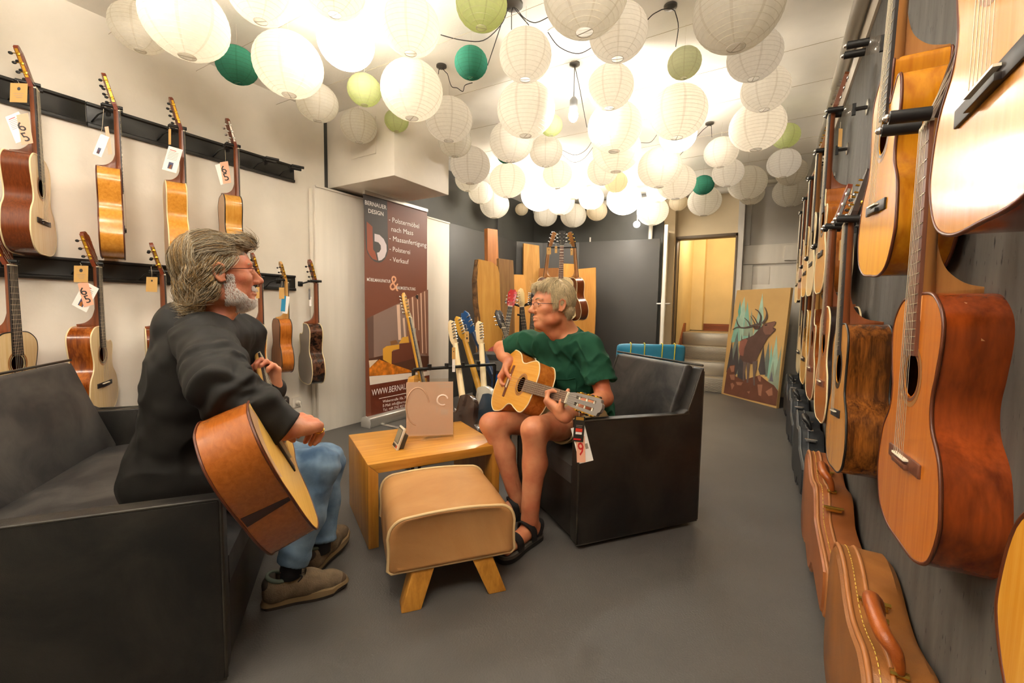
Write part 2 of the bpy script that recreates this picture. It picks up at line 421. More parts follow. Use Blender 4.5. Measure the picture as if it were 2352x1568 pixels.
# ------------------------------------------------------------------ paper lanterns
def paper(name, col, emit=0.0, ecol=None, trans=0.72):
    k = NT(name); t = k.t; t.nodes.remove(k.b)
    tc = k.n('ShaderNodeTexCoord'); sp = k.n('ShaderNodeSeparateXYZ'); k.l(tc, 'Object', sp, 'Vector')
    an = k.n('ShaderNodeMath', operation='ARCTAN2'); k.l(sp, 'Y', an, 0); k.l(sp, 'X', an, 1)
    mu = k.n('ShaderNodeMath', operation='MULTIPLY'); mu.inputs[1].default_value = 8 / (2 * PI); k.l(an, 'Value', mu, 0)
    fr = k.n('ShaderNodeMath', operation='FRACT'); k.l(mu, 'Value', fr, 0)
    lt = k.n('ShaderNodeMath', operation='LESS_THAN'); lt.inputs[1].default_value = 0.10; k.l(fr, 'Value', lt, 0)
    nz = k.n('ShaderNodeTexNoise'); nz.inputs['Scale'].default_value = 9; nz.inputs['Detail'].default_value = 6; k.l(tc, 'Object', nz, 'Vector')
    c = lin(col)
    r = k.ramp([(0.3, tuple(v * .93 for v in c[:3]) + (1,)), (0.7, c)]); k.l(nz, 'Fac', r, 'Fac')
    mx = k.n('ShaderNodeMixRGB', blend_type='MULTIPLY'); mx.inputs[2].default_value = (.88, .865, .84, 1)   # double paper where the gores overlap
    k.l(lt, 'Value', mx, 0); k.l(r, 'Color', mx, 1)
    d = k.n('ShaderNodeBsdfDiffuse'); tr = k.n('ShaderNodeBsdfTranslucent'); m = k.n('ShaderNodeMixShader'); m.inputs[0].default_value = trans
    k.l(mx, 'Color', d, 'Color'); k.l(mx, 'Color', tr, 'Color'); k.l(d, 0, m, 1); k.l(tr, 0, m, 2)
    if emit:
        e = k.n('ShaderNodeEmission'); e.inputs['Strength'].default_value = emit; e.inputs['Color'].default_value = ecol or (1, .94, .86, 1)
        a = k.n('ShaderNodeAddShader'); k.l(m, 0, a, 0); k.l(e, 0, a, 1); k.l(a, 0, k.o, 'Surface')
    else: k.l(m, 0, k.o, 'Surface')
    return k.m
PAPER = {'w': paper('white paper', 'FBF8F0'), 'c': paper('cream paper', 'EADFC8'), 'g': paper('dark green paper', '55AA92', trans=.35),
         'l': paper('lime green paper', 'E6EEBE'), 'm': paper('pale green paper', 'F2F6DC'),
         'L': paper('lit white paper', 'F6F1E6', LIT), 'S': paper('white paper with faint added glow', 'F6F1E6', ADDED_GLOW)}
def lantern_meshes(ribs):
    R = 1.0; ASP = 0.9
    ang = [math.radians(-78 + 156 * i / ribs) for i in range(ribs + 1)]
    rings = [(math.cos(a), ASP * math.sin(a)) for a in ang]
    prof = [rings[0]]
    for a, b in zip(rings[:-1], rings[1:]):
        mid = ((a[0] + b[0]) / 2, (a[1] + b[1]) / 2); prof += [(mid[0] * .998, mid[1] * .998), b]
    shell = MB().lathe(prof, 40).mesh('paper_shell')
    w = MB()
    for i, (r, h) in enumerate(rings):
        t = .0045 if 0 < i < ribs else .012
        w.lathe([(r - t * .2, h - t), (r + t * .55, h), (r - t * .2, h + t)], 40)
    ribm = w.mesh('wire_ribs')
    a, h = rings[0]; b, h2 = rings[-1]
    sm = MB().tube([(-a, 0, h), (a, 0, h)], .010, 4).mesh('wire_spreader'); s2 = MB().tube([(0, -b, h2), (0, b, h2)], .010, 4).mesh('wire_spreader')
    th = MB().tube([(0, 0, 0), (0, 0, 1)], .006, 4).mesh('hanging_thread')
    for me in (shell, ribm, sm):
        me.polygons.foreach_set('use_smooth', [True] * len(me.polygons))
    return shell, ribm, sm, s2, th
LM = {k: lantern_meshes(k) for k in (12, 16, 20)}
M_rib = plain('lantern wire', 'CFC6B6', .6); M_rib_d = plain('dark lantern wire', '3E5B45', .6)
LMI = {}
LANTERNS = []
GRP = {'w': 'white paper lanterns under the ceiling', 'c': 'cream paper lanterns near the back wall', 'g': 'dark green paper lanterns', 'l': 'lime green paper lanterns', 'm': 'pale green paper lanterns', 'L': 'brightly lit white paper lanterns', 'S': 'white paper lanterns with faint added glow'}
LBL = {'w': 'unlit white round paper lantern hanging in the ceiling cluster', 'c': 'small cream paper lantern hanging by the dark back wall', 'g': 'dark green round paper lantern hanging among white lanterns',
       'l': 'lime green round paper lantern hanging among white lanterns', 'm': 'pale green round paper lantern hanging among white lanterns', 'L': 'brightly lit white paper lantern glowing like a ball', 'S': 'white paper lantern with faint added glow in the ceiling cluster'}
SIZED = {}
def lantern(P, D, kind):
    rb = 12 if D < .25 else (16 if D < .34 else 20)
    size = 'small' if D < .25 else ('medium' if D < .34 else 'large')
    lb, gp = LBL[kind], GRP[kind]
    if kind in 'wS': lb = size + ' ' + lb; gp = size + ' ' + gp
    if kind in 'wS':
        x, y = P[0], P[1]
        where = ('by the white guitar wall' if x < -2.35 and y < 2.4 else 'by the boxed duct and the dark left wall' if x < -2.35 and y < 4.4 else 'against the dark back corner' if x < -1.6 and y > 4.4 else
                 'before the stair doorway' if y > 4.7 else 'along the dark wall of hanging guitars' if x > -.3 else 'above the green armchair side' if False else 'over the coffee table' if x < -1.4 and y < 2.9 else
                 'over the seated man in green' if x < -.3 and y < 3.0 and x >= -1.4 else 'over the open floor behind the armchair')
        lb = lb.replace('hanging in the ceiling cluster', where).replace('in the ceiling cluster', where); gp += ' ' + where
    t = thing('paper_lantern', lb, 'lantern', P, random.uniform(0, 6.28), gp)
    t.scale = (D / 2,) * 3
    for nm, i, m in (('paper_shell', 0, PAPER[kind]), ('wire_ribs', 1, M_rib_d if kind in 'g' else M_rib), ('wire_spreader', 2, M_rib), ('wire_spreader', 3, M_rib), ('hanging_thread', 4, M_rib)):
        key = (rb, i, m.name)
        if key not in LMI:
            me = LM[rb][i].copy(); me.materials.append(m); LMI[key] = me
        o = bpy.data.objects.new(nm, LMI[key]); link(o, t)
        if i == 4: o.location.z = .85; o.scale.z = (CEIL - P[2]) / (D / 2) - .85
    LANTERNS.append((np.array(P), D))
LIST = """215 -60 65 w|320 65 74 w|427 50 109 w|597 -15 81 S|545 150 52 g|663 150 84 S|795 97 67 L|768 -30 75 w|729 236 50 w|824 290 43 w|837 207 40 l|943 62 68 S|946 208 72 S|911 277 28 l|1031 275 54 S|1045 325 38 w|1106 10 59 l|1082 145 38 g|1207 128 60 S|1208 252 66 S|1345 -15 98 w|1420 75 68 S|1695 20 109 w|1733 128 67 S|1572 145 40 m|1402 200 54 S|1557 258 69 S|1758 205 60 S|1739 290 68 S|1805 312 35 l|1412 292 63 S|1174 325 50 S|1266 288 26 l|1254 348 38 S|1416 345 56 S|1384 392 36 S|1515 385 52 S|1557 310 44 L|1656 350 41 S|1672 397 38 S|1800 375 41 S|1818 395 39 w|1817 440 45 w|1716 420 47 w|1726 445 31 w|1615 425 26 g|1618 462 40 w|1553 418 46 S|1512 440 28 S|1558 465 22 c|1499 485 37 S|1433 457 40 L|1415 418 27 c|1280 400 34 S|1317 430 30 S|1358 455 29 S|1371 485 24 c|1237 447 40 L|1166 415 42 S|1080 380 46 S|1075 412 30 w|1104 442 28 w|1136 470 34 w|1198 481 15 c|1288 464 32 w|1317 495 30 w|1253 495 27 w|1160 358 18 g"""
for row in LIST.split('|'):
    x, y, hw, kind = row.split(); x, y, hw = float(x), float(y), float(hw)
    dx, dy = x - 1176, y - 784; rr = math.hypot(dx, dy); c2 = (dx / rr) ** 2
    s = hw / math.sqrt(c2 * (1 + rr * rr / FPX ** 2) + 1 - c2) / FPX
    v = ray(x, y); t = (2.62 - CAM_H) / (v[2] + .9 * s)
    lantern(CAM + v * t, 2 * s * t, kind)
# the cluster continued, unseen, over and behind the viewpoint, added to carry the light
for (x, y, D, kd) in ((-2.9, .35, .38, 'w'), (-2.2, .45, .30, 'L'), (-1.45, .55, .38, 'w'), (-.75, .55, .30, 'w'), (-.1, .75, .3, 'L'), (-2.6, -.35, .38, 'w'), (-1.8, -.25, .3, 'w'), (-1.0, -.1, .38, 'L'), (-.25, .1, .30, 'L'),
                      (-2.9, -1.2, .3, 'w'), (-2.1, -1.1, .38, 'L'), (-1.3, -1.0, .3, 'w'), (-.5, -.9, .38, 'w'), (-2.5, -2.1, .38, 'w'), (-1.5, -2.0, .3, 'L'), (-.6, -2.0, .38, 'w')):
    lantern((x, y, 2.62 - .45 * D), D, kd)
# wires strung across the room that carry them
ys = sorted(p[0][1] for p in LANTERNS)
M_wire = plain('thin pale wire', 'B8A98C', .5)
for yy in (-2.0, -1.0, -.2, .5, 1.05, 1.5, 2.05, 2.6, 3.15, 3.65, 4.25, 4.75, 5.2, 5.8):
    pts = [(XL + (3.4 - 2.6 if 2.4 < yy < 3.2 else 0), yy, 2.665), (-1.5, yy, 2.645), (XR - .01, yy, 2.665)]
    o = MB().tube(smoothcurve(pts, 5), .0013, 4).build('strung_wire', M_wire, None, smooth=True)
    tag(o, 'thin pale wire strung across the room to carry lanterns', 'wire', 'wires carrying the lanterns')
# ------------------------------------------------------------------ upholstery
M_black = leather('black brown worn leather', '12100E', '37322B', .42, .45)
M_char = leather('charcoal worn leather', '201F20', '4E4A46', .5, .6, 4.0)
M_pip = leather('dark olive piping', '23201B', '474135', .4, .6)
M_tan = leather('tan leather', 'B27F4B', 'C99A65', .38, .5, 2.2)
M_tanp = plain('cream piping', 'DDBE8C', .45)
M_oak = wood('honey oak', 'D69A3F', 'B97A28', .35, 'X', .9, coat=.15)
M_oakz = wood('honey oak upright', 'CB8E38', 'A96B22', .35, 'Z', .9, coat=.15)
def mat2(x, y, o):
    x = nrm([*x, 0]); y = nrm([*y, 0]); return [[x[0], y[0], 0], [x[1], y[1], 0], [0, 0, 1]]
def upholstered(name, label, cat, fwd, origin, W, D, arm_z, back_z, seat_z, mat, matin, th=.07, seats=1):
    """origin = middle of the front on the floor, local +Y = the way it faces, arms at +-W/2"""
    f = nrm([fwd[0], fwd[1]]); X = np.array([f[1], -f[0]])
    t = thing(name, label, cat, (origin[0], origin[1], 0), [[X[0], f[0], 0], [X[1], f[1], 0], [0, 0, 1]])
    prof = [(-.004, .02), (0, .05), (0, arm_z - .006), (-.006, arm_z), (-D + .13, arm_z - .012), (-D + .09, arm_z + .012), (-D + .012, back_z - .02), (-D, back_z - .01), (-D, .02)]
    for sx in (-1, 1):
        a, b = sorted((sx * W / 2, sx * (W / 2 - th)))
        ar = MB().prism(prof, 'X', a, b).build('arm', mat, t, bevel=.012, bseg=3)
        xo = sx * (W / 2 - .003)
        edge = [(xo, .002, .03), (xo, .002, arm_z - .004), (xo, -.004, arm_z + .003), (xo, -D + .13, arm_z - .009), (xo, -D + .088, arm_z + .015), (xo, -D + .012, back_z - .016), (xo, -D, back_z - .03), (xo, -D - .002, .03)]
        MB().tube(smoothcurve(edge[:2], 4) + smoothcurve(edge[2:6], 5) + smoothcurve(edge[6:], 3), .0045, 8).build('piping', M_pip, ar, smooth=True)
        MB().tube([(xo, .003, .025), (xo, -D, .025)], .004, 6).build('piping', M_pip, ar, smooth=True)
    xi = W / 2 - th
    bp = [(-D, .03), (-D, back_z - .012), (-D + .03, back_z), (-D + .055, back_z - .01), (-D + .12, arm_z + .05), (-D + .21, seat_z - .03), (-D + .21, .03)]
    MB().prism(bp, 'X', -xi, xi).build('backrest', matin, t, bevel=.014, bseg=3)
    MB().tube([(-W / 2, -D + .012, back_z + .002), (W / 2, -D + .012, back_z + .002)], .006, 8).build('piping', M_pip, t, smooth=True)
    MB().box((-xi, -D + .15, .03), (xi, -.004, seat_z - .12)).build('base', mat, t, bevel=.01)
    for i in range(seats):
        w = 2 * xi / seats; c = MB(); n = 14
        x0, x1, y0, y1 = -xi + i * w + .004, -xi + (i + 1) * w - .004, -D + .16, .0
        vs = []; fs = []
        for j in range(n + 1):
            for q in range(n + 1):
                a, b = q / n, j / n
                puff = (1 - (2 * a - 1) ** 6) * (1 - (2 * b - 1) ** 6)
                vs.append((x0 + (x1 - x0) * a, y0 + (y1 - y0) * b, seat_z - .045 + .045 * puff ** .6 + .004 * math.sin(9 * a + 5 * b) * puff))
        m = n + 1
        fs += [(j * m + q, j * m + q + 1, (j + 1) * m + q + 1, (j + 1) * m + q) for j in range(n) for q in range(n)]
        rim = [q for q in range(m)] + [j * m + n for j in range(1, m)] + [n * m + q for q in range(n - 1, -1, -1)] + [j * m for j in range(n - 1, 0, -1)]
        b0 = len(vs); vs += [(vs[k][0], vs[k][1], seat_z - .13) for k in rim]; L_ = len(rim)
        fs += [(rim[k], rim[(k + 1) % L_], b0 + (k + 1) % L_, b0 + k) for k in range(L_)] + [tuple(range(b0, b0 + L_))]
        c.add(vs, fs).build('seat_cushion', matin, t, smooth='sharp')
    return t
upholstered('armchair', 'dark brown leather box armchair under the man in a green shirt', 'armchair', (-.607, -.794), (-.993, 2.010), .72, .71, .60, .83, .42, M_black, M_char)
upholstered('sofa', 'charcoal leather two-seat sofa under the man in a black jacket', 'sofa', (.62, .785), (-1.29 - .785 * .735, .585 + .62 * .735), 1.47, 1.0, .555, .80, .40, M_black, M_char, seats=1)

# ------------------------------------------------------------------ coffee table, a bent oak waterfall shape
A, B, Cc = np.array([-1.51, 1.288]), np.array([-1.182, 1.869]), np.array([-1.955, 1.562])
tx = nrm(B - A); ty = np.array([-tx[1], tx[0]])
tw, td, tz, tt = .667, .52, .394, .046
tb = thing('coffee_table', 'honey oak waterfall coffee table with solid side panels', 'table', (A[0], A[1], 0), mat2(tx, ty, 0))
MB().prism([(0, tz), (tw, tz), (tw - tt, tz - tt), (tt, tz - tt)], 'Y', 0, td).build('tabletop', M_oak, tb, bevel=.0025)
for a, b in ((0, 1), (tw, -1)):
    MB().prism([(a, 0), (a, tz - .001), (a + b * tt, tz - tt - .001), (a + b * tt, 0)], 'Y', 0, td).build('side_panel', M_oakz, tb, bevel=.0025)
# ------------------------------------------------------------------ ottoman pushed under it
ox = nrm([.63, .778]); oy = np.array([-ox[1], ox[0]])
oc = np.array([-.99, 1.25])
ot = thing('ottoman', 'tan leather ottoman with cream piping pushed under the oak table', 'ottoman', (oc[0], oc[1], 0), mat2(ox, oy, 0))
def otto_outline(g=0.0):
    hw, z0, z1 = .243 + g, .135 - g, .342 + g
    P = [(-hw + .012, z0), (hw - .012, z0), (hw, z0 + .012)]
    P += [(hw - .004 * math.sin(t * 3.1), z0 + .02 + (z1 - .085 - z0) * t) for t in (.3, .6, .9)]
    P += [(hw - .07 + .066 * math.cos(a), z1 - .07 + .06 * math.sin(a)) for a in np.linspace(0.1, PI / 2, 7)]
    P += [(x, z1 - .01 + .010 * (1 - (x / .18) ** 2)) for x in (.10, .05, 0, -.05, -.10)]
    P += [(-hw + .07 - .066 * math.cos(a), z1 - .07 + .06 * math.sin(a)) for a in np.linspace(PI / 2, 0.1, 7)]
    P += [(-hw + .004 * math.sin(t * 3.1), z0 + .02 + (z1 - .085 - z0) * t) for t in (.9, .6, .3)]
    P += [(-hw, z0 + .012)]
    return P
ol = otto_outline(); n = len(ol); vs = []; fs = []
for y, g in ((-.004, -.03), (-.010, -.008), (0, 0), (.04, .001), (.22, .004), (.40, .001), (.44, 0), (.45, -.008), (.444, -.03)):
    for (x, z) in ol:
        k = g / .25; vs.append((x * (1 + k), y, .24 + (z - .24) * (1 + k)))
for j in range(8): fs += [(j * n + i, j * n + (i + 1) % n, (j + 1) * n + (i + 1) % n, (j + 1) * n + i) for i in range(n)]
fs += [tuple(range(n)), tuple(range(8 * n, 9 * n))]
MB().add(vs, fs).build('cushion', M_tan, ot, smooth=True)
for y in (-.002, .442):
    MB().tube([(x * 1.006, y, .24 + (z - .24) * 1.012) for x, z in ol], .0062, 8, closed=True).build('piping', M_tanp, ot, smooth=True)
M_leg = wood('oak leg', 'C68B36', 'A26B22', .4, 'Z', 1.0)
for sx in (-1, 1):
    for y, sy in ((.05, -1), (.385, 1)):
        c0 = np.array([sx * .105, y, .15]); c1 = np.array([sx * .165, y + sy * .055, 0])
        b = MB(); h0, h1 = .042, .036
        vs = [(c1[0] + i * h1, c1[1] + j * h1, 0) for i, j in ((-1, -1), (1, -1), (1, 1), (-1, 1))] + [(c0[0] + i * h0, c0[1] + j * h0, .15) for i, j in ((-1, -1), (1, -1), (1, 1), (-1, 1))]
        b.add(vs, [(3, 2, 1, 0), (4, 5, 6, 7), (0, 1, 5, 4), (1, 2, 6, 5), (2, 3, 7, 6), (3, 0, 4, 7)])
        b.build('leg', M_leg, ot, bevel=.004)
# ------------------------------------------------------------------ things on the table
def clear(name, tint, alpha_mix=.75, rough=.05):
    k = NT(name); g = k.n('ShaderNodeBsdfGlossy'); g.inputs['Roughness'].default_value = rough
    tr = k.n('ShaderNodeBsdfTransparent'); tr.inputs['Color'].default_value = tint
    m = k.n('ShaderNodeMixShader'); m.inputs[0].default_value = .07; k.l(tr, 0, m, 1); k.l(g, 0, m, 2); k.l(m, 0, k.o, 'Surface')
    return k.m
M_clear = clear('clear acrylic', (.95, .93, .9, 1))
M_glass = clear('lens glass', (.97, .97, .97, 1))
p0, p1 = onz(930, 1015, tz), onz(1043, 1010, tz)
sx_ = nrm((p1 - p0)[:2]); sy_ = np.array([-sx_[1], sx_[0]])
sg = thing('sign_holder', 'clear acrylic sign holder with faded pink leaflet on oak table', 'sign holder', (p0[0], p0[1], tz), mat2(sx_, sy_, 0))
wS = float(np.linalg.norm(p1 - p0))
MB().box((0, .0, 0), (wS, .085, .004)).build('base_plate', M_clear, sg, bevel=.001)
def lean(x, z, e=0.0): return (x, .05 + z * .10 - e, .003 + z)
_k = NT('faded pink leaflet'); _d = _k.n('ShaderNodeBsdfDiffuse'); _t = _k.n('ShaderNodeBsdfTranslucent'); _m = _k.n('ShaderNodeMixShader'); _m.inputs[0].default_value = .4
for _q in (_d, _t): _q.inputs['Color'].default_value = lin('F8DFCB')
_k.l(_d, 0, _m, 1); _k.l(_t, 0, _m, 2); _k.l(_m, 0, _k.o, 'Surface'); M_leaf = _k.m
M_leafd = plain('pale leaflet print', 'F3DFD0', .5)
q = [lean(.005, .012), lean(wS - .002, .012), lean(wS - .002, .30), lean(.005, .30)]
MB().add(q + [(a, b + .0015, c) for a, b, c in q], [(0, 1, 2, 3), (7, 6, 5, 4), (0, 4, 5, 1), (1, 5, 6, 2), (2, 6, 7, 3), (3, 7, 4, 0)]).build('leaflet', M_leaf, sg)
q = [lean(0, .0, .0015), lean(wS + .003, 0, .0015), lean(wS + .003, .318, .0015), lean(0, .318, .0015)]
MB().add(q + [(a, b - .002, c) for a, b, c in q], [(0, 1, 2, 3), (7, 6, 5, 4), (0, 4, 5, 1), (1, 5, 6, 2), (2, 6, 7, 3), (3, 7, 4, 0)]).build('front_panel', M_clear, sg)
cx_, cz_ = wS * .77, .20
arc = [(cx_ + .028 * math.cos(a), cz_ + .028 * math.sin(a)) for a in np.linspace(.3, 5.2, 14)]
MB().tube([lean(x, z, .0006) for x, z in arc], .0055, 4).build('printed_emblem', M_leafd, sg)
MB().tube([lean(wS * .25 + .06 * math.cos(a), .17 + .10 * math.sin(a), .0005) for a in np.linspace(.2, 4.6, 20)], .004, 4).build('printed_curve', plain('grey leaflet print', 'D9B497', .5), sg)
MB().add([lean(cx_ - .035, .13, .0006), lean(cx_ - .026, .13, .0006), lean(cx_ - .026, .165, .0006), lean(cx_ - .035, .165, .0006)], [(0, 1, 2, 3)]).build('printed_stroke', M_leafd, sg)
MB().add([lean(cx_ - .01, .12, .0006), lean(cx_ + .03, .12, .0006), lean(cx_ + .03, .15, .0006), lean(cx_ - .01, .15, .0006)], [(0, 1, 2, 3)]).build('printed_block', M_leafd, sg)
for k in range(2):
    MB().add([lean(wS * .66 + k * .008, .284 - k * .016, .0006), lean(wS * .95, .284 - k * .016, .0006), lean(wS * .95, .291 - k * .016, .0006), lean(wS * .66 + k * .008, .291 - k * .016, .0006)], [(0, 1, 2, 3)]).build('printed_line', M_leafd, sg)
# small digital weather station
cp = onz(905, 1029, tz)
fdir = nrm([-.22, -.975]); cxx = np.array([-fdir[1], fdir[0]])
ck = thing('digital_clock', 'small white digital climate display leaning on oak table', 'clock', (cp[0], cp[1], tz), mat2(cxx, -fdir, 0))
ck.rotation_euler.rotate_axis('Z', -.30)
tl = lambda x, z, e=0.0: (x, .0 + z * .38 - e, z + e * .38)
def slab(x0, x1, z0, z1, e0, e1):
    q = [tl(x0, z0, e1), tl(x1, z0, e1), tl(x1, z1, e1), tl(x0, z1, e1)] + [tl(x0, z0, e0), tl(x1, z0, e0), tl(x1, z1, e0), tl(x0, z1, e0)]
    return MB().add(q, [(0, 1, 2, 3), (7, 6, 5, 4), (0, 4, 5, 1), (1, 5, 6, 2), (2, 6, 7, 3), (3, 7, 4, 0)])
slab(-.043, .043, 0, .105, -.012, 0).build('case', plain('ivory plastic', 'DED3BE', .4), ck, bevel=.004)
slab(-.036, .036, .028, .098, 0, .0012).build('screen_bezel', plain('dark bezel', '4A4339', .4), ck)
slab(-.031, .031, .033, .093, .0012, .002).build('lcd_screen', plain('grey green lcd', '9C9277', .25), ck)
for i in range(4):
    slab(-.032 + i * .018, -.020 + i * .018, .008, .020, 0, .003).build('button', plain('orange button', 'C9552A', .4) if i == 3 else plain('dark button', '3A342C', .4), ck)
slab(-.036, .036, .012, .080, -.034, -.012).build('rear_stand', MATS['dark bezel'], ck, bevel=.003)
# ------------------------------------------------------------------ blue chair behind the armchair
bc = thing('blue_chair', 'blue leather chair with yellow piping behind the dark armchair', 'chair', (-.78, 3.18, 0), math.radians(28))
M_blue = leather('sky blue leather', '2D83A8', '3C95B8', .4, .5)
M_ylw = plain('yellow piping', 'D7C433', .45)
pts = []
for j, z in enumerate((.47, .62, .76, .845, .88)):
    for i in range(17):
        a = -1 + i / 8; pts.append((.235 * a, -.20 + .05 * a * a - .10 * (z - .47), z - .012 * a ** 8))
m = 17; vs = pts + [(x * .98, y + .05 - .015 * (j // m == 4), z) for j, (x, y, z) in enumerate(pts)]; N = len(pts)
fs = [(j * m + i, j * m + i + 1, (j + 1) * m + i + 1, (j + 1) * m + i) for j in range(4) for i in range(16)]
fs += [tuple(N + k for k in f)[::-1] for f in fs]
rim = [i for i in range(m)] + [j * m + 16 for j in range(1, 5)] + [4 * m + i for i in range(15, -1, -1)] + [j * m for j in range(3, 0, -1)]
fs += [(rim[(k + 1) % len(rim)], rim[k], N + rim[k], N + rim[(k + 1) % len(rim)]) for k in range(len(rim))]
bk = MB().add(vs, fs).build('backrest', M_blue, bc, smooth=True, sub=1)
for i in (3, 6, 10, 13):
    MB().tube([(x, y - .004, z + .002) for x, y, z in [pts[j * m + i] for j in range(5)]] + [(pts[4 * m + i][0], pts[4 * m + i][1] + .02, pts[4 * m + i][2] + .006), (pts[4 * m + i][0], pts[4 * m + i][1] + .045, pts[4 * m + i][2] - .01)] + [(x, y + .053, z) for x, y, z in [pts[j * m + i] for j in (3, 2, 1, 0)]], .0035, 6).build('piping', M_ylw, bc, smooth=True)
MB().box((-.23, -.16, .40), (.23, .26, .47)).build('seat', M_blue, bc, bevel=.02, bseg=3)
for x in (-.19, .19):
    for y in (-.15, .2): MB().tube([(x, y, .41), (x * 1.1, y * 1.1, 0)], [.018, .012], 10).build('leg', M_base, bc, smooth='sharp')
# ------------------------------------------------------------------ guitars
from mathutils.geometry import tessellate_polygon
def plate_mesh(outline, holes, y0, y1):
    """flat piece in the X-Z plane between y0 (front) and y1 with through holes; returns an MB"""
    loops = [outline] + holes
    tri = tessellate_polygon([[Vector((p[0], p[1], 0)) for p in lp] for lp in loops])
    flat = [p for lp in loops for p in lp]; N = len(flat)
    vs = [(p[0], y0, p[1]) for p in flat] + [(p[0], y1, p[1]) for p in flat]
    fs = [tuple(t) for t in tri] + [tuple(N + i for i in t)[::-1] for t in tri]
    b = 0
    for lp in loops:
        n = len(lp); fs += [(b + i, b + (i + 1) % n, N + b + (i + 1) % n, N + b + i) for i in range(n)]; b += n
    return MB().add(vs, fs)
def body_outline(L, wl, ww, wu, cut=0):
    """half outline control points (w, s); cut = 1 soft round cutaway, 2 sharp horn, on the +w side"""
    k = L / .49
    def half(cutaway):
        H = [(0, 0), (.45 * wl, .002), (.80 * wl, .028 * k), (.985 * wl, .085 * k), (wl, .13 * k), (.90 * wl, .20 * k), (.5 * (wl * .72 + ww), .25 * k), (ww, .298 * k)]
        if cutaway == 0: H += [((ww + wu) / 2, .345 * k), (wu, .405 * k), (.93 * wu, .448 * k), (.62 * wu, .482 * k), (.25 * wu, .49 * k), (0, .49 * k)]
        elif cutaway == 1: H += [(.5 * ww + .5 * wu, .345 * k), (wu * .95, .385 * k), (wu * .80, .405 * k), (wu * .5, .403 * k), (.038, .422 * k), (.030, .455 * k), (.029, .49 * k), (0, .49 * k)]
        else: H += [((ww + wu) / 2, .335 * k), (wu * .93, .375 * k), (wu * .80, .425 * k), (wu * .62, .432 * k), (.05, .395 * k), (.034, .400 * k), (.029, .43 * k), (.029, .49 * k), (0, .49 * k)]
        return H
    a = half(cut); b = half(0)
    ca = smoothcurve(a, 5); cb = smoothcurve(b, 5)
    pts = [tuple(p) for p in ca[:-1]] + [(-p[0], p[1]) for p in cb[::-1][:-1]]
    return [(float(p[0]), float(p[1])) for p in pts]
def circ(cx, cz, r, n=28): return [(cx + r * math.cos(-2 * PI * i / n), cz + r * math.sin(-2 * PI * i / n)) for i in range(n)]
M_gold = plain('gold tuner metal', 'D9A83A', .25, .9)
M_chrome = plain('chrome', 'D5D3D0', .18, .95)
M_blk = plain('black plastic', '1B1A19', .45)
M_ivory = plain('ivory', 'EDE3CC', .35)
M_fbd = wood('ebony fingerboard', '2C2320', '191412', .45, 'Z')
M_fbr = wood('rosewood fingerboard', '7A4A33', '5A3322', .45, 'Z')
M_str = plain('guitar strings', 'BFB39C', .35, .4)
M_fret = plain('fret wire', 'D2C9B4', .25, .8)
M_bind_c = plain('cream binding', 'E9D5A6', .35)
M_bind_b = plain('black binding', '1F1812', .35)
M_bind_w = plain('brown binding', '5A2A12', .35)
def W(name, a, b, **kw): return wood(name, a, b, kw.pop('rough', .22), kw.pop('axis', 'Z'), coat=kw.pop('coat', .25), **kw)
TOPS = dict(cream=W('pale spruce top', 'E9CFA0', 'DDBC85', bands=40), yellow=W('golden spruce top', 'E2A63C', 'D39025', bands=34), cedar=W('cedar top', 'CF7820', 'B86217', bands=40), honey=W('honey spruce top', 'D9963F', 'C67F28', bands=36), amber=W('amber spruce top', 'DDA23F', 'CF8C2B', bands=40),
            sun=W('orange yellow cypress top', 'E8A012', 'DB8E0A', bands=30), gold=W('light golden spruce top', 'F0C468', 'E3B250', bands=40, rough=.35, coat=.1), rose=W('reddish mahogany top', 'A2562A', '8A431D', bands=30))
SIDES = dict(mahog=W('mahogany sides', '7A3A17', '592811', bands=70, contrast=.8), koa=W('koa sides', 'B0601F', '6E3210', bands=14, contrast=1.3), maple=W('flamed honey maple', 'DD9B3D', 'BE7A26', bands=16, axis='X', scale=2.0, contrast=.8), maple2=W('plain honey wood', 'D7A04C', 'C2842F', bands=20), rosewood=W('rosewood sides', '5B2A12', '331507', bands=22), ebony=W('macassar ebony sides', '5E3A28', '1C110C', bands=16, contrast=1.6, axis='X'),
             cypress=W('amber cypress sides', 'CE8A1B', 'A9640F', bands=12), walnut=W('dark striped walnut', '8E521C', '4A260B', bands=18, contrast=1.5), red=W('red brown cedar sides', '9E4516', '5E2208', bands=10), dark=plain('dark stained sides', '2A1D18', .3), warm=W('warm red brown sides', 'B06423', '8C4815', bands=42, contrast=.6), orange=W('orange mahogany sides', 'C4762C', '9C5419', bands=20))
BACKS = dict(pink=plain('pale satin back', 'D6B28E', .5), grey=plain('grey satin back', '8D847C', .5), brown=W('brown striped back', 'A06A3E', '8A5630', bands=30, rough=.5, coat=0))
NECKS = dict(brown=W('brown cedar neck', '8A4A22', '6E3616', rough=.4, coat=.1), light=W('pale maple neck', 'D3A25C', 'C2904A', rough=.4, coat=.1), tan=W('tan neck', 'A5713A', '8E5B2A', rough=.4, coat=.1))
HEADS = dict(dark=plain('dark head veneer', '33241C', .4), brown=MATS['brown cedar neck'], grey=plain('grey sheen veneer', '7C746E', .45), black=plain('black head veneer', '191716', .35), red=plain('red brown head veneer', '7B3418', .35))
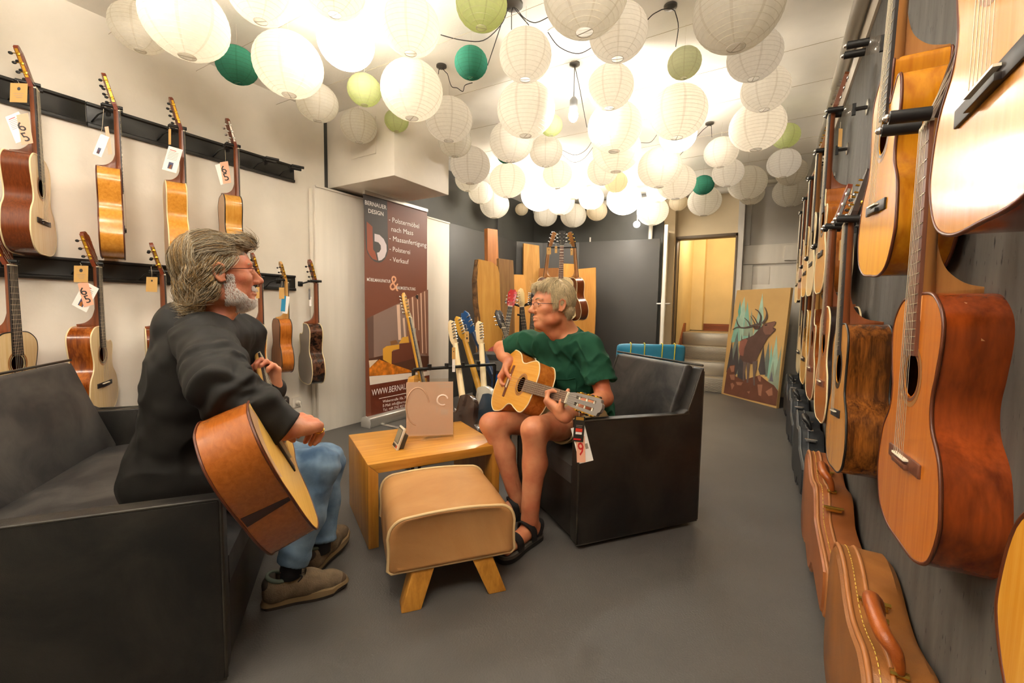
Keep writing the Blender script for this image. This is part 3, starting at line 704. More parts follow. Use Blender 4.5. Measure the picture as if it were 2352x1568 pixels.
def guitar(label, top='cream', side='mahog', back=None, neck='brown', head='dark', kind='classic', cut=0, L=.49, wl=.185, ww=.118, wu=.14, d=.098, bind=None, fb='d', tuner='gold', scale=1.0, loc=(0, 0, 0), rot=None, bevel=False, guard=False, dots=False, group=None, nose=None, name=None, nutwood=None, extra_frets=True, fb_mat=None, bridge_mat=None):
    classic = kind == 'classic'
    t = thing(name or ('classical_guitar' if classic else 'acoustic_guitar'), label, 'guitar', loc, rot, group, scale)
    sm, bm, tm, nm = SIDES[side], (BACKS.get(back) or SIDES[side]), TOPS[top], NECKS[neck]
    fm = M_fbd if fb == 'd' else M_fbr
    bind = bind or M_bind_c
    tn = M_gold if tuner == 'gold' else M_chrome
    out = body_outline(L, wl, ww, wu, cut); n = len(out)
    sn = L + (.325 if classic else .36)            # nut
    hs = L - .157; hr = .0425 if classic else .050
    if not classic: sn = .838 + (L - .49); hs = L - .150
    br = sn - .65
    # ribs (the sides)
    vs = [(x, -d, z) for x, z in out] + [(x, 0, z) for x, z in out]
    MB().add(vs, [(i, (i + 1) % n, n + (i + 1) % n, n + i) for i in range(n)]).build('sides', sm, t, smooth='sharp')
    plate_mesh(out, [], -.0015, .0015).build('back', bm, t)
    plate_mesh(out, [circ(0, hs, hr)], -d - .0015, -d + .001).build('soundboard', tm, t)
    for y in (-d, 0):
        MB().tube([(x, y, z) for x, z in out], .0032, 6, closed=True).build('binding', bind, t, smooth=True)
    for r0, r1, m in ((hr + .003, hr + .009, fm), (hr + .011, hr + .020, NECKS['tan'] if classic else M_bind_b)):
        a, b = circ(0, hs, r1, 36), circ(0, hs, r0, 36)
        MB().add([(p[0], -d - .0019, p[1]) for p in a + b], [(i, (i + 1) % 36, 36 + (i + 1) % 36, 36 + i) for i in range(36)]).build('rosette_ring', m, t)
    # bridge
    bmat = bridge_mat or M_fbr if fb == 'r' else bridge_mat or M_fbd
    bw = .095 if classic else .078
    bo = MB().prism([(-bw, br - .013), (bw, br - .013), (bw, br + .013), (-bw, br + .013)], 'Y', -d - .006, -d - .001)
    bg = bo.build('bridge', bmat, t, bevel=.0015)
    if classic: MB().box((-.042, -d - .0125, br - .013), (.042, -d - .004, br - .003)).build('tie_block', bmat, bg, bevel=.001)
    MB().box((-.040, -d - .0135, br + .004), (.040, -d - .004, br + .0075)).build('saddle', M_ivory, bg)
    # fingerboard
    fe = hs + hr - .004; w0, w1 = .031, .026
    if not classic: w0, w1 = .028, .022
    wf = lambda s: w1 + (w0 - w1) * (sn - s) / (sn - L)
    MB().add([(sx * wf(s), y, s) for y in (-d - .0075, -d - .0012) for s in (fe, sn) for sx in (-1, 1)], [(0, 1, 3, 2), (4, 6, 7, 5), (0, 4, 5, 1), (2, 3, 7, 6), (0, 2, 6, 4), (1, 5, 7, 3)]).build('fingerboard', fb_mat or fm, t)
    f = MB(); S = .65
    for k in range(1, 20):
        s = sn - S * (1 - 2 ** (-k / 12))
        if s > fe + .004: f.box((-wf(s), -d - .0088, s - .0009), (wf(s), -d - .0070, s + .0009))
    tag(f.build('frets', M_fret, t), kind='stuff')
    if dots:
        q = MB()
        for k in (3, 5, 7, 9, 12, 15):
            s = sn - S * (1 - .5 * (2 ** (-k / 12) + 2 ** (-(k - 1) / 12))); q.lathe([(0, -d - .0077), (.0028, -d - .0077)], 10, 'Y', (0, 0, s))
        tag(q.build('position_dots', M_ivory, t), kind='stuff')
    MB().box((-w1, -d - .0105, sn), (w1, -d - .001, sn + .005)).build('nut', M_ivory, t)
    # neck and heel
    ring = []
    for s, th in ((L - .002, .025), (L + .10, .0225), (sn + .004, .0200)):
        w_ = wf(s); ring.append([(w_ * math.cos(a), -d - .001 + th * math.sin(a) ** .8 if 0 < a < PI else -d - .001, s) for a in np.linspace(0, PI, 11)])
    vs = [p for r_ in ring for p in r_]; fs = [(j * 11 + i, j * 11 + i + 1, (j + 1) * 11 + i + 1, (j + 1) * 11 + i) for j in range(2) for i in range(10)]
    fs += [(j * 11, (j + 1) * 11, (j + 1) * 11 + 10, j * 11 + 10) for j in range(2)] + [tuple(range(11)), tuple(range(22, 33))[::-1]]
    MB().add(vs, fs).build('neck', nm, t, smooth='sharp')
    hp = smoothcurve([(-d + .016, L + .115), (-d + .024, L + .075), (-d + .036, L + .045), (-d + .060, L + .022), (-.012, L + .014), (.0, L + .013)], 4)
    hp = [(float(a), float(b)) for a, b in hp] + [(0, L), (-d, L), (-d, L + .115)]
    MB().prism(hp, 'X', -.016, .016).build('heel', nm, t, bevel=.004)
    # head, tilted back
    tilt = math.radians(14); hl = .19
    def hd(x, y, s): # y measured from head face towards the back
        return (x, -d - .002 + y * math.cos(tilt) + s * math.sin(tilt), sn + .005 + s * math.cos(tilt) - y * math.sin(tilt))
    if classic:
        ho = [(-.026, 0), (.026, 0), (.032, .03), (.037, .165), (.034, .178), (.022, .181), (.016, .190), (0, .194), (-.016, .190), (-.022, .181), (-.034, .178), (-.037, .165), (-.032, .03)]
        slots = [[(sx * .0085 + a, b) for a, b in ((-.0005, .045), (sx * .0125, .045), (sx * .0135, .155), (-.0005, .155))] for sx in (-1, 1)]
        slots[1] = slots[1]
    else:
        ho = [(-.022, 0), (.022, 0), (.034, .035), (.039, .165), (.030, .180), (.012, .176), (0, .184), (-.012, .176), (-.030, .180), (-.039, .165), (-.034, .035)]; slots = []
    hm = plate_mesh(ho, slots, 0, .017)
    hm.v = [hd(x, y, z) for x, y, z in hm.v]
    hm.build('headstock', NECKS[neck] if head == 'brown' else HEADS[head], t)
    if head not in ('brown',):
        v2 = plate_mesh(ho, slots, .0166, .0175); v2.v = [hd(x, y, z) for x, y, z in v2.v]; v2.build('head_rear', nm, t)
    for sx in (-1, 1):
        if classic:
            xs = sx * .037
            p = MB(); p.v = []; 
            q = [hd(sx * (.0335 + .004 * (s - .04) / .12) + sx * e, y, s) for e in (0, .002) for s in (.038, .165) for y in (.003, .014)]
            tp = MB().add(q, [(0, 1, 3, 2), (4, 6, 7, 5), (0, 4, 5, 1), (2, 3, 7, 6), (0, 2, 6, 4), (1, 5, 7, 3)]).build('tuner_plate', tn, t)
        for k in range(3):
            s = .058 + k * .042
            b = MB()
            if classic:
                xs = sx * (.036 + .004 * (s - .04) / .12)
                c0 = hd(xs, .008, s)
                b.add(*(lambda m: (m.v, m.f))(MB().lathe([(0, xs), (.0075, xs), (.0075, xs + sx * .003), (.003, xs + sx * .004), (0, xs + sx * .004)], 12, 'X', (0, c0[1], c0[2]))))
                b.tube([hd(xs + sx * .004, .008, s), hd(xs + sx * .004, .026, s)], .0018, 6)
                pg = b.build('tuning_machine', tn, t, smooth='sharp')
                e0 = hd(xs + sx * .004, .033, s)
                MB().ball(e0, (.0045, .009, .0075), 10, 6).build('button', M_blk if tuner == 'gold' else M_chrome, pg, smooth=True)
                MB().tube([hd(sx * .006, .008, s), hd(sx * .034, .008, s)], .0042, 8).build('string_roller', M_ivory, t, smooth='sharp')
            else:
                xs = sx * (.030 + .005 * s / .18)
                b.tube([hd(xs - sx * .010, .016, s), hd(xs + sx * .020, .016, s)], .003, 6)
                b.tube([hd(xs - sx * .010, .02, s), hd(xs - sx * .010, -.012, s)], .0035, 8)
                pg = b.build('tuning_machine', tn, t, smooth='sharp')
                e0 = hd(xs + sx * .022, .017, s); MB().ball(e0, (.009, .004, .0075), 10, 6).build('button', tn, pg, smooth=True)
    st_ = MB()
    for k in range(6):
        a = -.5 + k / 5
        pts = [(a * .058, -d - .012, br + .005), (a * .043, -d - .0108, sn + .003), hd(a * .03 + (.008 if a > 0 else -.008), .004, .058 + .042 * (k if k < 3 else 5 - k))]
        st_.tube(pts, .00045 + .0002 * (k < 3), 4)
    tag(st_.build('strings', M_str, t), kind='stuff')
    if guard:
        gp = [(hr * .2, hs - hr * 1.05), (hr * 1.15, hs - .02), (hr * 1.3, hs + .02), (.085, hs - .03), (.10, hs - .08), (.07, hs - .115), (.03, hs - .09)]
        MB().add([(x, -d - .0022, z) for x, z in gp], [tuple(range(len(gp)))]).build('pickguard', M_bind_b, t)
    if bevel:  # arm rest bevel in lighter wood at the bass side of the lower bout
        pass
    return t, dict(L=L, d=d, sn=sn, br=br, hs=hs)
def hang(nut, n, info_fn, lean=0.0, roll=0.0, yaw_only=True):
    pass
def Rfrom(n, up=(0, 0, 1)):
    """front normal n and head direction -> columns w, -n, s"""
    s = nrm(up); n = nrm(np.asarray(n) - s * np.dot(n, s)); w = np.cross(s, n)
    return np.stack([w, -n, s], 1)
def place(t, R, P, local, scale=1.0):
    """put local point at world point P"""
    o = np.asarray(P) - R @ (np.asarray(local) * scale)
    M = Matrix([list(map(float, r)) for r in R]).to_4x4(); M.translation = Vector([float(v) for v in o])
    t.matrix_world = M @ Matrix.Scale(scale, 4)
# ---- left wall: bodies turned edge-on, hung from two long rails
nL = nrm([.30, .95, 0]); RL = Rfrom(nL)
LEFT = [  # nut Y, nut z, spec
    (.68, 2.15, dict(yaw=(.43, .90), label='glossy brown mahogany classical guitar with pale top under price tag, upper rail', side='mahog', top='cream', dots=True, head='red')),
    (1.00, 2.165, dict(label='honey flamed maple classical guitar seen edge-on, upper rail beside the mahogany one', side='maple', top='cream', bind=M_bind_w, head='red')),
    (1.31, 2.165, dict(label='striped honey maple classical guitar with plain white tag, upper rail', side='maple', back='pink', head='red')),
    (1.63, 2.16, dict(label='plain honey classical guitar with black edging and 65 tag, upper rail', side='maple2', back='pink', bind=M_bind_b, head='red', tuner='black')),
    (.56, 1.27, dict(yaw=(.66, .75), label='pale top classical guitar with black edging low behind the sofa', side='red', top='cream', bind=M_bind_b, head='red')),
    (.88, 1.29, dict(yaw=(.55, .83), label='koa cutaway classical guitar with cream edging behind the sofa', side='koa', top='cream', cut=1, head='red')),
    (1.18, 1.27, dict(label='brown guitar on lower rail mostly hidden behind the man in black', side='mahog', top='cream', head='red')),
    (1.77, 1.28, dict(label='mahogany guitar with pale back hanging behind the bearded man', side='orange', back='pink', head='red')),
    (1.97, 1.27, dict(label='small brown striped guitar with blue tag on lower rail', side='orange', back='brown', neck='light', head='brown', scale=.84, bind=M_bind_b)),
    (2.22, 1.28, dict(label='dark ebony cutaway guitar with grey back beside white board', side='ebony', back='grey', cut=1, head='red'))]
GUITARS = {}
for i, (Y, z, sp) in enumerate(LEFT):
    sc = sp.pop('scale', 1.0)
    yw = sp.pop('yaw', None)
    t, inf = guitar(**sp, group='guitars hung edge-on along the white wall')
    place(t, RL if yw is None else Rfrom((*yw, 0)), (-3.215, Y, z), (0, -inf['d'] + .01, inf['sn']), sc); GUITARS['left%d' % i] = (t, inf, sc)
# ---- right wall: fronts to the room
RIGHT = [  # Y, nut z, front X, roll, spec
    ('D', .80, 2.03, .215, dict(label='large honey spruce guitar close to the dark wall, black bridge', top='honey', side='red', kind='classic', wl=.19, bind=M_bind_w)),
    ('B', 1.33, 2.01, .208, dict(label='golden yellow cutaway guitar with amber sides on dark wall', top='sun', side='cypress', cut=2, neck='tan', bind=M_bind_w)),
    ('F', 2.60, 2.04, .19, dict(label='orange cutaway guitar with cream edging, first past the empty hanger', top='honey', side='orange', cut=1, neck='brown', kind='steel', tuner='chrome', head='brown', dots=True)),
    ('G', 3.22, 2.05, .19, dict(label='pale top guitar with black sides in the far upper row', top='cream', side='dark', neck='tan', kind='steel', bind=M_bind_c, head='brown')),
    ('H', 3.79, 2.04, .19, dict(label='amber top guitar in the far upper row beside dark sided one', top='amber', side='orange', neck='brown', head='brown')),
    ('I', 4.37, 2.03, .19, dict(label='reddish guitar deep in the far upper row', top='rose', side='mahog', head='brown')),
    ('J', 4.90, 2.02, .19, dict(label='last pale guitar of the upper row by the painting', top='cream', side='rosewood', head='brown')),
    ('C', 1.15, 1.465, .243, dict(label='big orange cedar guitar with pale shoulder, hanging above tan cases', top='cedar', side='red', neck='tan', fb='r', wl=.19, wu=.145, bind=M_bind_w)),
    ('E', 1.90, 1.41, .208, dict(label='dreadnought with striped walnut sides and black edging on dark wall', top='honey', side='walnut', kind='steel', bind=M_bind_b, wl=.19, ww=.13, wu=.145, d=.11, neck='brown', dots=True)),
    ('E2', 2.31, 1.455, .20, dict(label='cedar guitar with cream edging and dark sides in lower row', top='cedar', side='dark', bind=M_bind_c, neck='brown', fb='r', head='red', tuner='chrome')),
    ('E3', 2.89, 1.45, .20, dict(label='glossy burl brown cutaway guitar in lower row', top='rose', side='koa', cut=1, neck='light', fb='r')),
    ('E4', 3.50, 1.45, .20, dict(label='amber sided guitar in lower row above black cases', top='amber', side='maple2', neck='brown')),
    ('E5', 4.09, 1.45, .20, dict(label='black edged pale guitar far along the lower row', top='cream', side='rosewood', bind=M_bind_b)),
    ('K', .47, 1.50, .235, dict(label='yellow spruce guitar low on dark wall beside the cedar one', top='amber', side='red', bind=M_bind_w, wl=.19))]
for key, Y, z, Xf, sp in RIGHT:
    t, inf = guitar(**sp, group='guitars hung on the dark wall')
    roll = {'C': -.045, 'B': .087, 'E': -.115, 'E2': -.04, 'D': -.05}.get(key, 0)
    R = Rfrom((-1, -.03, 0), (0, -math.sin(roll), math.cos(roll)))
    place(t, R, (Xf, Y, z), (0, -inf['d'], inf['sn'])); GUITARS[key] = (t, inf, 1.0)
# guitar C: pale bevel on the near shoulder
t, inf, _ = GUITARS['C']
o_ = [(.030, .486), (.075, .484), (.115, .468), (.138, .435), (.146, .405), (.120, .385), (.085, .375), (.050, .395), (.032, .44)]
vs = [(x, -inf['d'] - .003 + max(0, (x - .03)) * .42, z) for x, z in o_]
MB().add(vs + [(x * .98, y + .012, z * .995) for x, y, z in vs], [tuple(range(len(o_)))] + [(i, (i + 1) % len(o_), len(o_) + (i + 1) % len(o_), len(o_) + i) for i in range(len(o_))]).build('shoulder_bevel', W('pale bevel wood', 'D89C62', 'C58448', rough=.3), t, smooth='sharp')
# ---- wall hangers on the right wall
def wall_hanger(Y, z, label, g):
    t = thing('guitar_hanger', label, 'hanger', (XR, Y, z), None, g)
    MB().lathe([(0, -.001), (.034, -.001), (.034, -.006), (.02, -.009), (0, -.009)], 18, 'X').build('wall_plate', M_chrome, t, smooth='sharp')
    MB().tube([(-.005, 0, 0), (-.05, 0, 0)], .009, 10).box((-.06, -.006, -.026), (-.045, .006, .026)).build('shaft', M_blk, t)
    MB().box((-.098, -.036, -.015), (-.06, .036, .015)).build('clear_housing', M_clear, t, bevel=.006)
    for sy in (-1, 1):
        r_ = MB().tube([(-.095, sy * .034, 0), (-.155, sy * .034, .004)], .0125, 12).build('roller', M_blk, t, smooth='sharp')
        MB().ball((-.158, sy * .034, .004), .008, 8, 6).build('end_cap', M_chrome, r_, smooth=True)
for key, Y, z, Xf, sp in RIGHT:
    wall_hanger(Y, z + .012, 'black roller wall hanger holding ' + {'D': 'the large honey spruce guitar', 'B': 'the golden yellow cutaway guitar', 'F': 'the orange cutaway guitar', 'G': 'the black sided pale guitar', 'H': 'the far amber top guitar', 'I': 'the reddish upper guitar', 'J': 'the last pale upper guitar', 'C': 'the big cedar guitar', 'E': 'the walnut dreadnought', 'E2': 'the dark sided cedar guitar', 'E3': 'the burl brown guitar', 'E4': 'the amber sided guitar', 'E5': 'the far pale lower guitar', 'K': 'the edge yellow guitar'}[key], 'roller hangers on the dark wall')
wall_hanger(1.98, 2.03, 'empty black and clear roller hanger on the dark wall', 'roller hangers on the dark wall')
# ---- rails on the left wall with swing arms
M_rail = plain('black rail', '23221F', .35)
def rail(label, z0, z1, y0, y1, arms, joints=()):
    t = thing('display_rail', label, 'rail', (XL, y0, z0))
    H = z1 - z0; Ln = y1 - y0; j = [0] + [q - y0 for q in joints] + [Ln]
    for a, b in zip(j[:-1], j[1:]):
        MB().prism([(0, 0), (.022, 0), (.022, .018), (.010, .024), (.010, H - .02), (.020, H - .014), (.020, H), (0, H)], 'Y', a + .002, b - .002).build('panel', M_rail, t, bevel=.001)
    for (Y, z, used) in arms:
        y = Y - y0; zz = z - z0
        m = MB()
        m.tube([(.012, y - .05, zz - .05), (.05, y - .03, zz - .01), (.10, y - .01, zz + .008)], .004, 6)
        a = m.build('swing_arm', M_rail, t, smooth=True)
        MB().box((.098, y - .012, zz - .022), (.135, y + .004, zz + .026)).build('hinge', M_blk, a, bevel=.004)
        hx = nL
        for s_ in (-1, 1):
            w_ = np.array([-.95, .3, 0]); c = np.array([.178, y, zz + .006]) - hx * .0 + w_ * (s_ * .036)
            MB().tube([c - hx * .045, c + hx * .04], .010, 10).build('roller', M_blk, a, smooth='sharp')
        MB().tube([(.135, y, zz), (.145, y - .03, zz + .003), np.array([.178, y, zz + .006]) - hx * .05 + np.array([-.95, .3, 0]) * .036], .007, 8).tube([np.array([.178, y, zz + .006]) - hx * .045 + np.array([-.95, .3, 0]) * (.036 * s_) for s_ in (-1, 1)], .007, 8).build('yoke', M_blk, a, smooth=True)
    return t
rail('long black display rail high on white wall with swing arms', 2.10, 2.235, -.4, 2.185, [(.68, 2.165, 1), (1.0, 2.18, 1), (1.31, 2.18, 1), (1.63, 2.175, 1), (1.90, 2.165, 0), (2.10, 2.165, 0)], (.93,))
rail('long black display rail low on white wall above the sofa', 1.22, 1.345, -.4, 2.175, [(.56, 1.285, 1), (.88, 1.305, 1), (1.18, 1.285, 1), (1.77, 1.295, 1), (1.97, 1.285, 1)], ())
h = thing('guitar_hanger', 'black swing hanger on the board edge holding the dark ebony guitar', 'hanger', (XL, 2.22, 1.28))
MB().box((0, -.02, -.02), (.012, .02, .02)).build('wall_plate', M_blk, h, bevel=.002)
MB().tube([(.01, 0, 0), (.1, -.01, .01), (.15, -.02, .015)], .007, 8).build('arm', M_blk, h, smooth=True)
for s_ in (-1, 1):
    c = np.array([.203, 0, .018]) + np.array([-.95, .3, 0]) * (s_ * .036)
    MB().tube([c - nL * .045, c + nL * .04], .010, 10).build('roller', M_blk, h, smooth='sharp')
# ------------------------------------------------------------------ flat pieces measured on a plane
def onplane(x, y, P0, n):
    v = ray(x, y); P0 = np.asarray(P0, float); n = np.asarray(n, float)
    return CAM + v * (((P0 - CAM) @ n) / (v @ n))
def flat(name, pts, P0, n, e, mat, parent, thick=0.0):
    """polygon given by sight lines laid on the plane; e lifts it off the plane, thick gives the back depth"""
    n = nrm(n); base = np.array(parent.location) if parent is not None else np.zeros(3)
    V = [onplane(x, y, P0, n) + n * e - base for x, y in pts]
    m = MB(); k = len(V)
    if thick:
        m.add(V + [v - n * thick for v in V], [tuple(range(k)), tuple(range(k, 2 * k))[::-1]] + [(i, (i + 1) % k, k + (i + 1) % k, k + i) for i in range(k)])
    else: m.add(V, [tuple(range(k))])
    return m.build(name, mat, parent)
def write(txt, p0, p1, hpx, P0, n, e, mat, parent, bold=0.0, name='lettering'):
    """one printed line whose baseline runs p0 -> p1, letter height hpx pixels"""
    n = nrm(n); base = np.array(parent.location)
    a, b = onplane(*p0, P0, n), onplane(*p1, P0, n)
    up = onplane(p0[0], p0[1] - hpx, P0, n) - a
    x = nrm(b - a); y = nrm(np.cross(n, x)); h = abs(up @ y)
    return lettering(txt, h / .70, mat, parent, frame(a + n * e - base, x, y), width=float(np.linalg.norm(b - a)), bold=bold, name=name)
# ------------------------------------------------------------------ roll-up banner
BX = -3.115
bn = thing('rollup_banner', 'tall roll-up furniture banner before the white boards', 'banner', (BX, 2.65, 0))
bP, bN = (BX, 0, 0), (1, 0, 0)
M_brown = plain('banner red brown', '7B4733', .45); M_bgrey = plain('banner dark grey', '4A4440', .45); M_prw = plain('banner white print', 'F3ECE4', .45)
M_rust = plain('banner rust', '9A4E33', .45); M_lilac = plain('banner pale lilac', 'DCCDCE', .45); M_peach = plain('banner peach', 'E9A981', .45); M_alu = plain('brushed aluminium', 'C4C0B8', .32, .8)
MB().box((-.002, -.01, .085), (0, .80, 2.09)).build('banner_sheet', M_brown, bn)
MB().box((-.014, -.012, 2.08), (.012, .802, 2.115)).build('top_rail', M_alu, bn, bevel=.004)
MB().prism([(-.055, 0), (.055, 0), (.06, .03), (.045, .085), (.005, .10), (-.045, .085), (-.06, .03)], 'Y', -.005, .80).build('base_cassette', M_alu, bn, bevel=.006)
for y in (-.018, .80): MB().prism([(-.058, 0), (.058, 0), (.063, .03), (.048, .09), (.005, .105), (-.048, .09), (-.063, .03)], 'Y', y, y + .014).build('end_cap', plain('grey end cap', 'A9A59E', .4), bn, bevel=.003)
MB().box((.02, .12, 0), (.30, .16, .008)).build('foot', M_alu, bn, bevel=.002)
MB().box((.02, .62, 0), (.30, .66, .008)).build('foot', M_alu, bn, bevel=.002)
MB().tube([(-.02, .4, .1), (-.02, .4, 2.09)], .009, 8).build('support_pole', M_alu, bn)
def B(name, pts, e, mat): return flat(name, pts, bP, bN, e, mat, bn)
sc2 = lambda p: (820 + p[0] / 5.806, 430 + p[1] / 5.806)
B('logo_panel', [sc2(p) for p in [(80, 85), (400, 178), (415, 830), (400, 900), (370, 960), (330, 995), (290, 1005), (235, 990), (185, 950), (140, 880), (118, 800)]], .0006, M_bgrey)
B('logo_bar', [sc2(p) for p in [(127, 455), (205, 525), (215, 830), (240, 860), (270, 975), (210, 955), (165, 900), (135, 830)]], .0012, M_rust)
arc = [(232, 618), (300, 635), (355, 690), (392, 770), (395, 850), (370, 930), (325, 970), (285, 978), (265, 872), (295, 865), (318, 825), (315, 775), (285, 735), (232, 720)]
B('logo_ring', [sc2(p) for p in arc], .0012, M_lilac)
write('BERNAUER', sc2((105, 225)), sc2((393, 297)), 9.6, bP, bN, .0013, M_prw, bn, .012)
write('DESIGN', sc2((150, 338)), sc2((352, 383)), 9.4, bP, bN, .0013, M_prw, bn, .012)
for tx_, a, b, h in (('- Polstermöbel', (425, 455), (828, 548), 11.5), ('nach Mass', (458, 585), (748, 640), 11.5), ('- Massanfertigung', (430, 705), (925, 800), 11.5), ('- Polsterei', (433, 845), (708, 893), 11.0), ('- Verkauf', (437, 985), (688, 1024), 11.0)):
    write(tx_, sc2(a), sc2(b), h, bP, bN, .0008, M_prw, bn)
write('MÖBELMANUFAKTUR', sc2((132, 1248)), sc2((448, 1275)), 7.5, bP, bN, .0008, M_prw, bn, .01)
write('&', sc2((432, 1368)), sc2((552, 1385)), 36, bP, bN, .0010, M_peach, bn)
write('RAUMGESTALTUNG', sc2((528, 1358)), sc2((778, 1376)), 7.0, bP, bN, .0012, M_prw, bn, .01)
s3 = lambda p: (820 + p[0] / 4.9, 660 + p[1] / 4.9)
B('photo_wall', [s3(p) for p in [(113, 348), (800, 22), (808, 900), (132, 800)]], .0004, plain('banner photo wall', '8E7468', .5))
B('photo_shade', [s3(p) for p in [(113, 348), (185, 315), (190, 790), (132, 800)]], .0006, plain('banner photo shade', '6A4F44', .5))
B('photo_curtain', [s3(p) for p in [(560, 135), (795, 25), (800, 770), (560, 690)]], .0006, plain('banner curtain', '8A5E4A', .5))
for (a, b, c, d_) in ((445, 480, 190, 590), (512, 535, 340, 580), (560, 582, 128, 480), (615, 630, 105, 480), (672, 682, 75, 480), (712, 725, 60, 740), (755, 765, 40, 740)):
    B('curtain_fold', [s3(p) for p in [(a, c + 6), (b, c), (b + 18, d_), (a + 20, d_)]], .0009, plain('banner curtain light', 'E3BFA4', .5))
B('photo_floor', [s3(p) for p in [(132, 800), (290, 765), (808, 770), (808, 900), (600, 960), (140, 960)]], .0007, plain('banner photo floor', '55301F', .5))
B('photo_rug', [s3(p) for p in [(135, 905), (180, 860), (250, 810), (330, 840), (600, 930), (620, 950), (420, 980), (140, 995)]], .0010, plain('banner rug', 'CB7418', .5, vary=.5, vscale=18, bscale=18))
B('photo_base', [s3(p) for p in [(132, 822), (235, 812), (140, 905)]], .0011, plain('banner sand', 'E6CFB4', .5))
B('photo_sofa_seat', [s3(p) for p in [(290, 690), (330, 660), (475, 640), (475, 690), (400, 705), (388, 865), (292, 812)]], .0012, plain('banner yellow sofa', 'DDA033', .5))
B('photo_sofa_body', [s3(p) for p in [(390, 720), (475, 690), (475, 635), (700, 600), (712, 775), (560, 820), (388, 862)]], .0013, plain('banner brown sofa', '6E3A27', .5))
B('photo_cushion', [s3(p) for p in [(470, 630), (510, 560), (575, 550), (585, 620)]], .0014, plain('banner gold cushion', 'E0A63D', .5))
B('photo_pillow', [s3(p) for p in [(600, 470), (662, 458), (655, 590), (612, 605)]], .0014, plain('banner grey pillow', 'A59C98', .5))
B('photo_box', [s3(p) for p in [(372, 605), (440, 590), (462, 630), (380, 652)]], .0014, plain('banner box', '8C5D34', .5))
B('photo_lamp', [s3(p) for p in [(655, 105), (670, 80), (690, 90), (684, 138)]], .0014, plain('banner lamp', '2A2220', .5))
B('white_band', [s3(p) for p in [(137, 1000), (620, 960), (815, 940), (815, 990), (145, 1098)]], .0010, plain('banner cream band', 'EADACA', .5))
B('contact_panel', [s3(p) for p in [(145, 1098), (560, 1030), (815, 985), (815, 1385), (162, 1490)]], .0011, plain('banner deep brown', '6B2F1B', .45))
for tx_, a, b, h in (('WWW.BERNAU', (165, 1220), (556, 1142), 14.5), ('Weberstraße 10a, 79', (288, 1298), (560, 1247), 6.2), ('E-Mail: info@bernau', (290, 1346), (560, 1293), 6.2), ('Tel.: +49 7742 927 88', (292, 1394), (560, 1338), 6.2), ('aus der Schweiz: +41', (294, 1440), (560, 1386), 6.2)):
    write(tx_, s3(a), s3(b), h, bP, bN, .0016, M_prw, bn)
B('rule_line', [s3(p) for p in [(247, 1247), (600, 1176), (600, 1183), (247, 1253)]], .0016, M_prw)
# ------------------------------------------------------------------ slabs of timber leaning in the corner
def plank(label, pts, P0, n, mat, thick, bark=None):
    base = onplane(pts[0][0], pts[0][1], P0, n); t = thing('timber_slab', label, 'wood slab', (base[0], base[1], 0), None, 'timber slabs leaning in the corner')
    nn = nrm(n); V = [onplane(x, y, P0, n) for x, y in pts]
    dn = nrm(np.array([0, 0, -1.0]) - nn * (-nn[2]))
    for q in (V[-1], V[0]):
        k = -q[2] / dn[2]; V.append(q + dn * k) if q is V[-1] else V.append(q + dn * k)
    loc = np.array(t.location); V = [v - loc for v in V]; k = len(V)
    MB().add(V + [v - nn * thick for v in V], [tuple(range(k)), tuple(range(k, 2 * k))[::-1]] + [(i, (i + 1) % k, k + (i + 1) % k, k + i) for i in range(k)]).build('slab', mat, t)
    if bark is not None:
        bp = [onplane(x, y, P0, n) - loc for x, y in bark]
        wv = [p + np.array([0, -.012, 0]) for p in bp] 
        m = MB(); m.tube([p - nn * thick * .5 for p in bp], [thick * .5 + .006 * math.sin(7 * i) for i in range(len(bp))], 8); m.build('bark_edge', plain('rough bark', '6A4B2C', .9, bump=1.0, bscale=60, vary=.5, vscale=25), t)
    return t
M_sl1 = wood('pale slab', 'D6A04A', 'BE8330', .6, 'Z', .5, bands=10); M_sl2 = wood('orange slab', 'B9742E', '9A5A1E', .55, 'Z', .6, bands=22); M_sl3 = wood('rough sawn brown slab', '9C7442', '7A5530', .8, 'Z', .5, bands=14, bump=.4); M_sl4 = wood('light straight slab', 'C9944A', 'A9762F', .6, 'Z', .6, bands=12); M_sl5 = wood('orange flat board', 'CE9445', 'BC7F30', .6, 'Z', .5, bands=9); M_sl6 = wood('brown slab', 'A36B33', '85521F', .6, 'Z', .5, bands=10)
plank('tall narrow orange beam, highest of the leaning slabs', [(1120, 524), (1142.5, 527.5), (1147, 640)], (-3.24, 0, 1.0), (1, -.12, .03), M_sl2, .05)
plank('rough sawn brown slab with a pale top strip', [(1146, 593), (1178.7, 597.6), (1181, 650)], (-3.20, 0, 1.0), (1, -.15, .04), M_sl3, .035)
plank('wide live-edge slab with bark along one side', [(1094, 642), (1096, 615), (1099.5, 595), (1129, 601), (1143, 612), (1147, 628), (1149, 690), (1153.5, 771)], (-3.06, 0, 1.0), (1, -.2, .08), M_sl1, .045, bark=[(1099, 597), (1094, 642), (1096, 695), (1101, 730), (1104, 800), (1104, 860)])
plank('short pale slab between brown and tall light slabs', [(1181, 630), (1204, 631), (1213, 690), (1217, 720)], (-2.93, 5.50, 1.0), (.75, -.62, .06), M_sl5, .04)
plank('tall light slab with straight grain in the corner', [(1203, 558.5), (1238.4, 564), (1240, 615), (1236, 700)], (-3.02, 5.68, 1.0), (.75, -.62, .03), M_sl4, .04)
plank('dark brown slab behind the hanging acoustic guitars', [(1238, 616), (1282, 615), (1284, 700)], (0, 5.93, 1.0), (.1, -1, .05), M_sl6, .035)
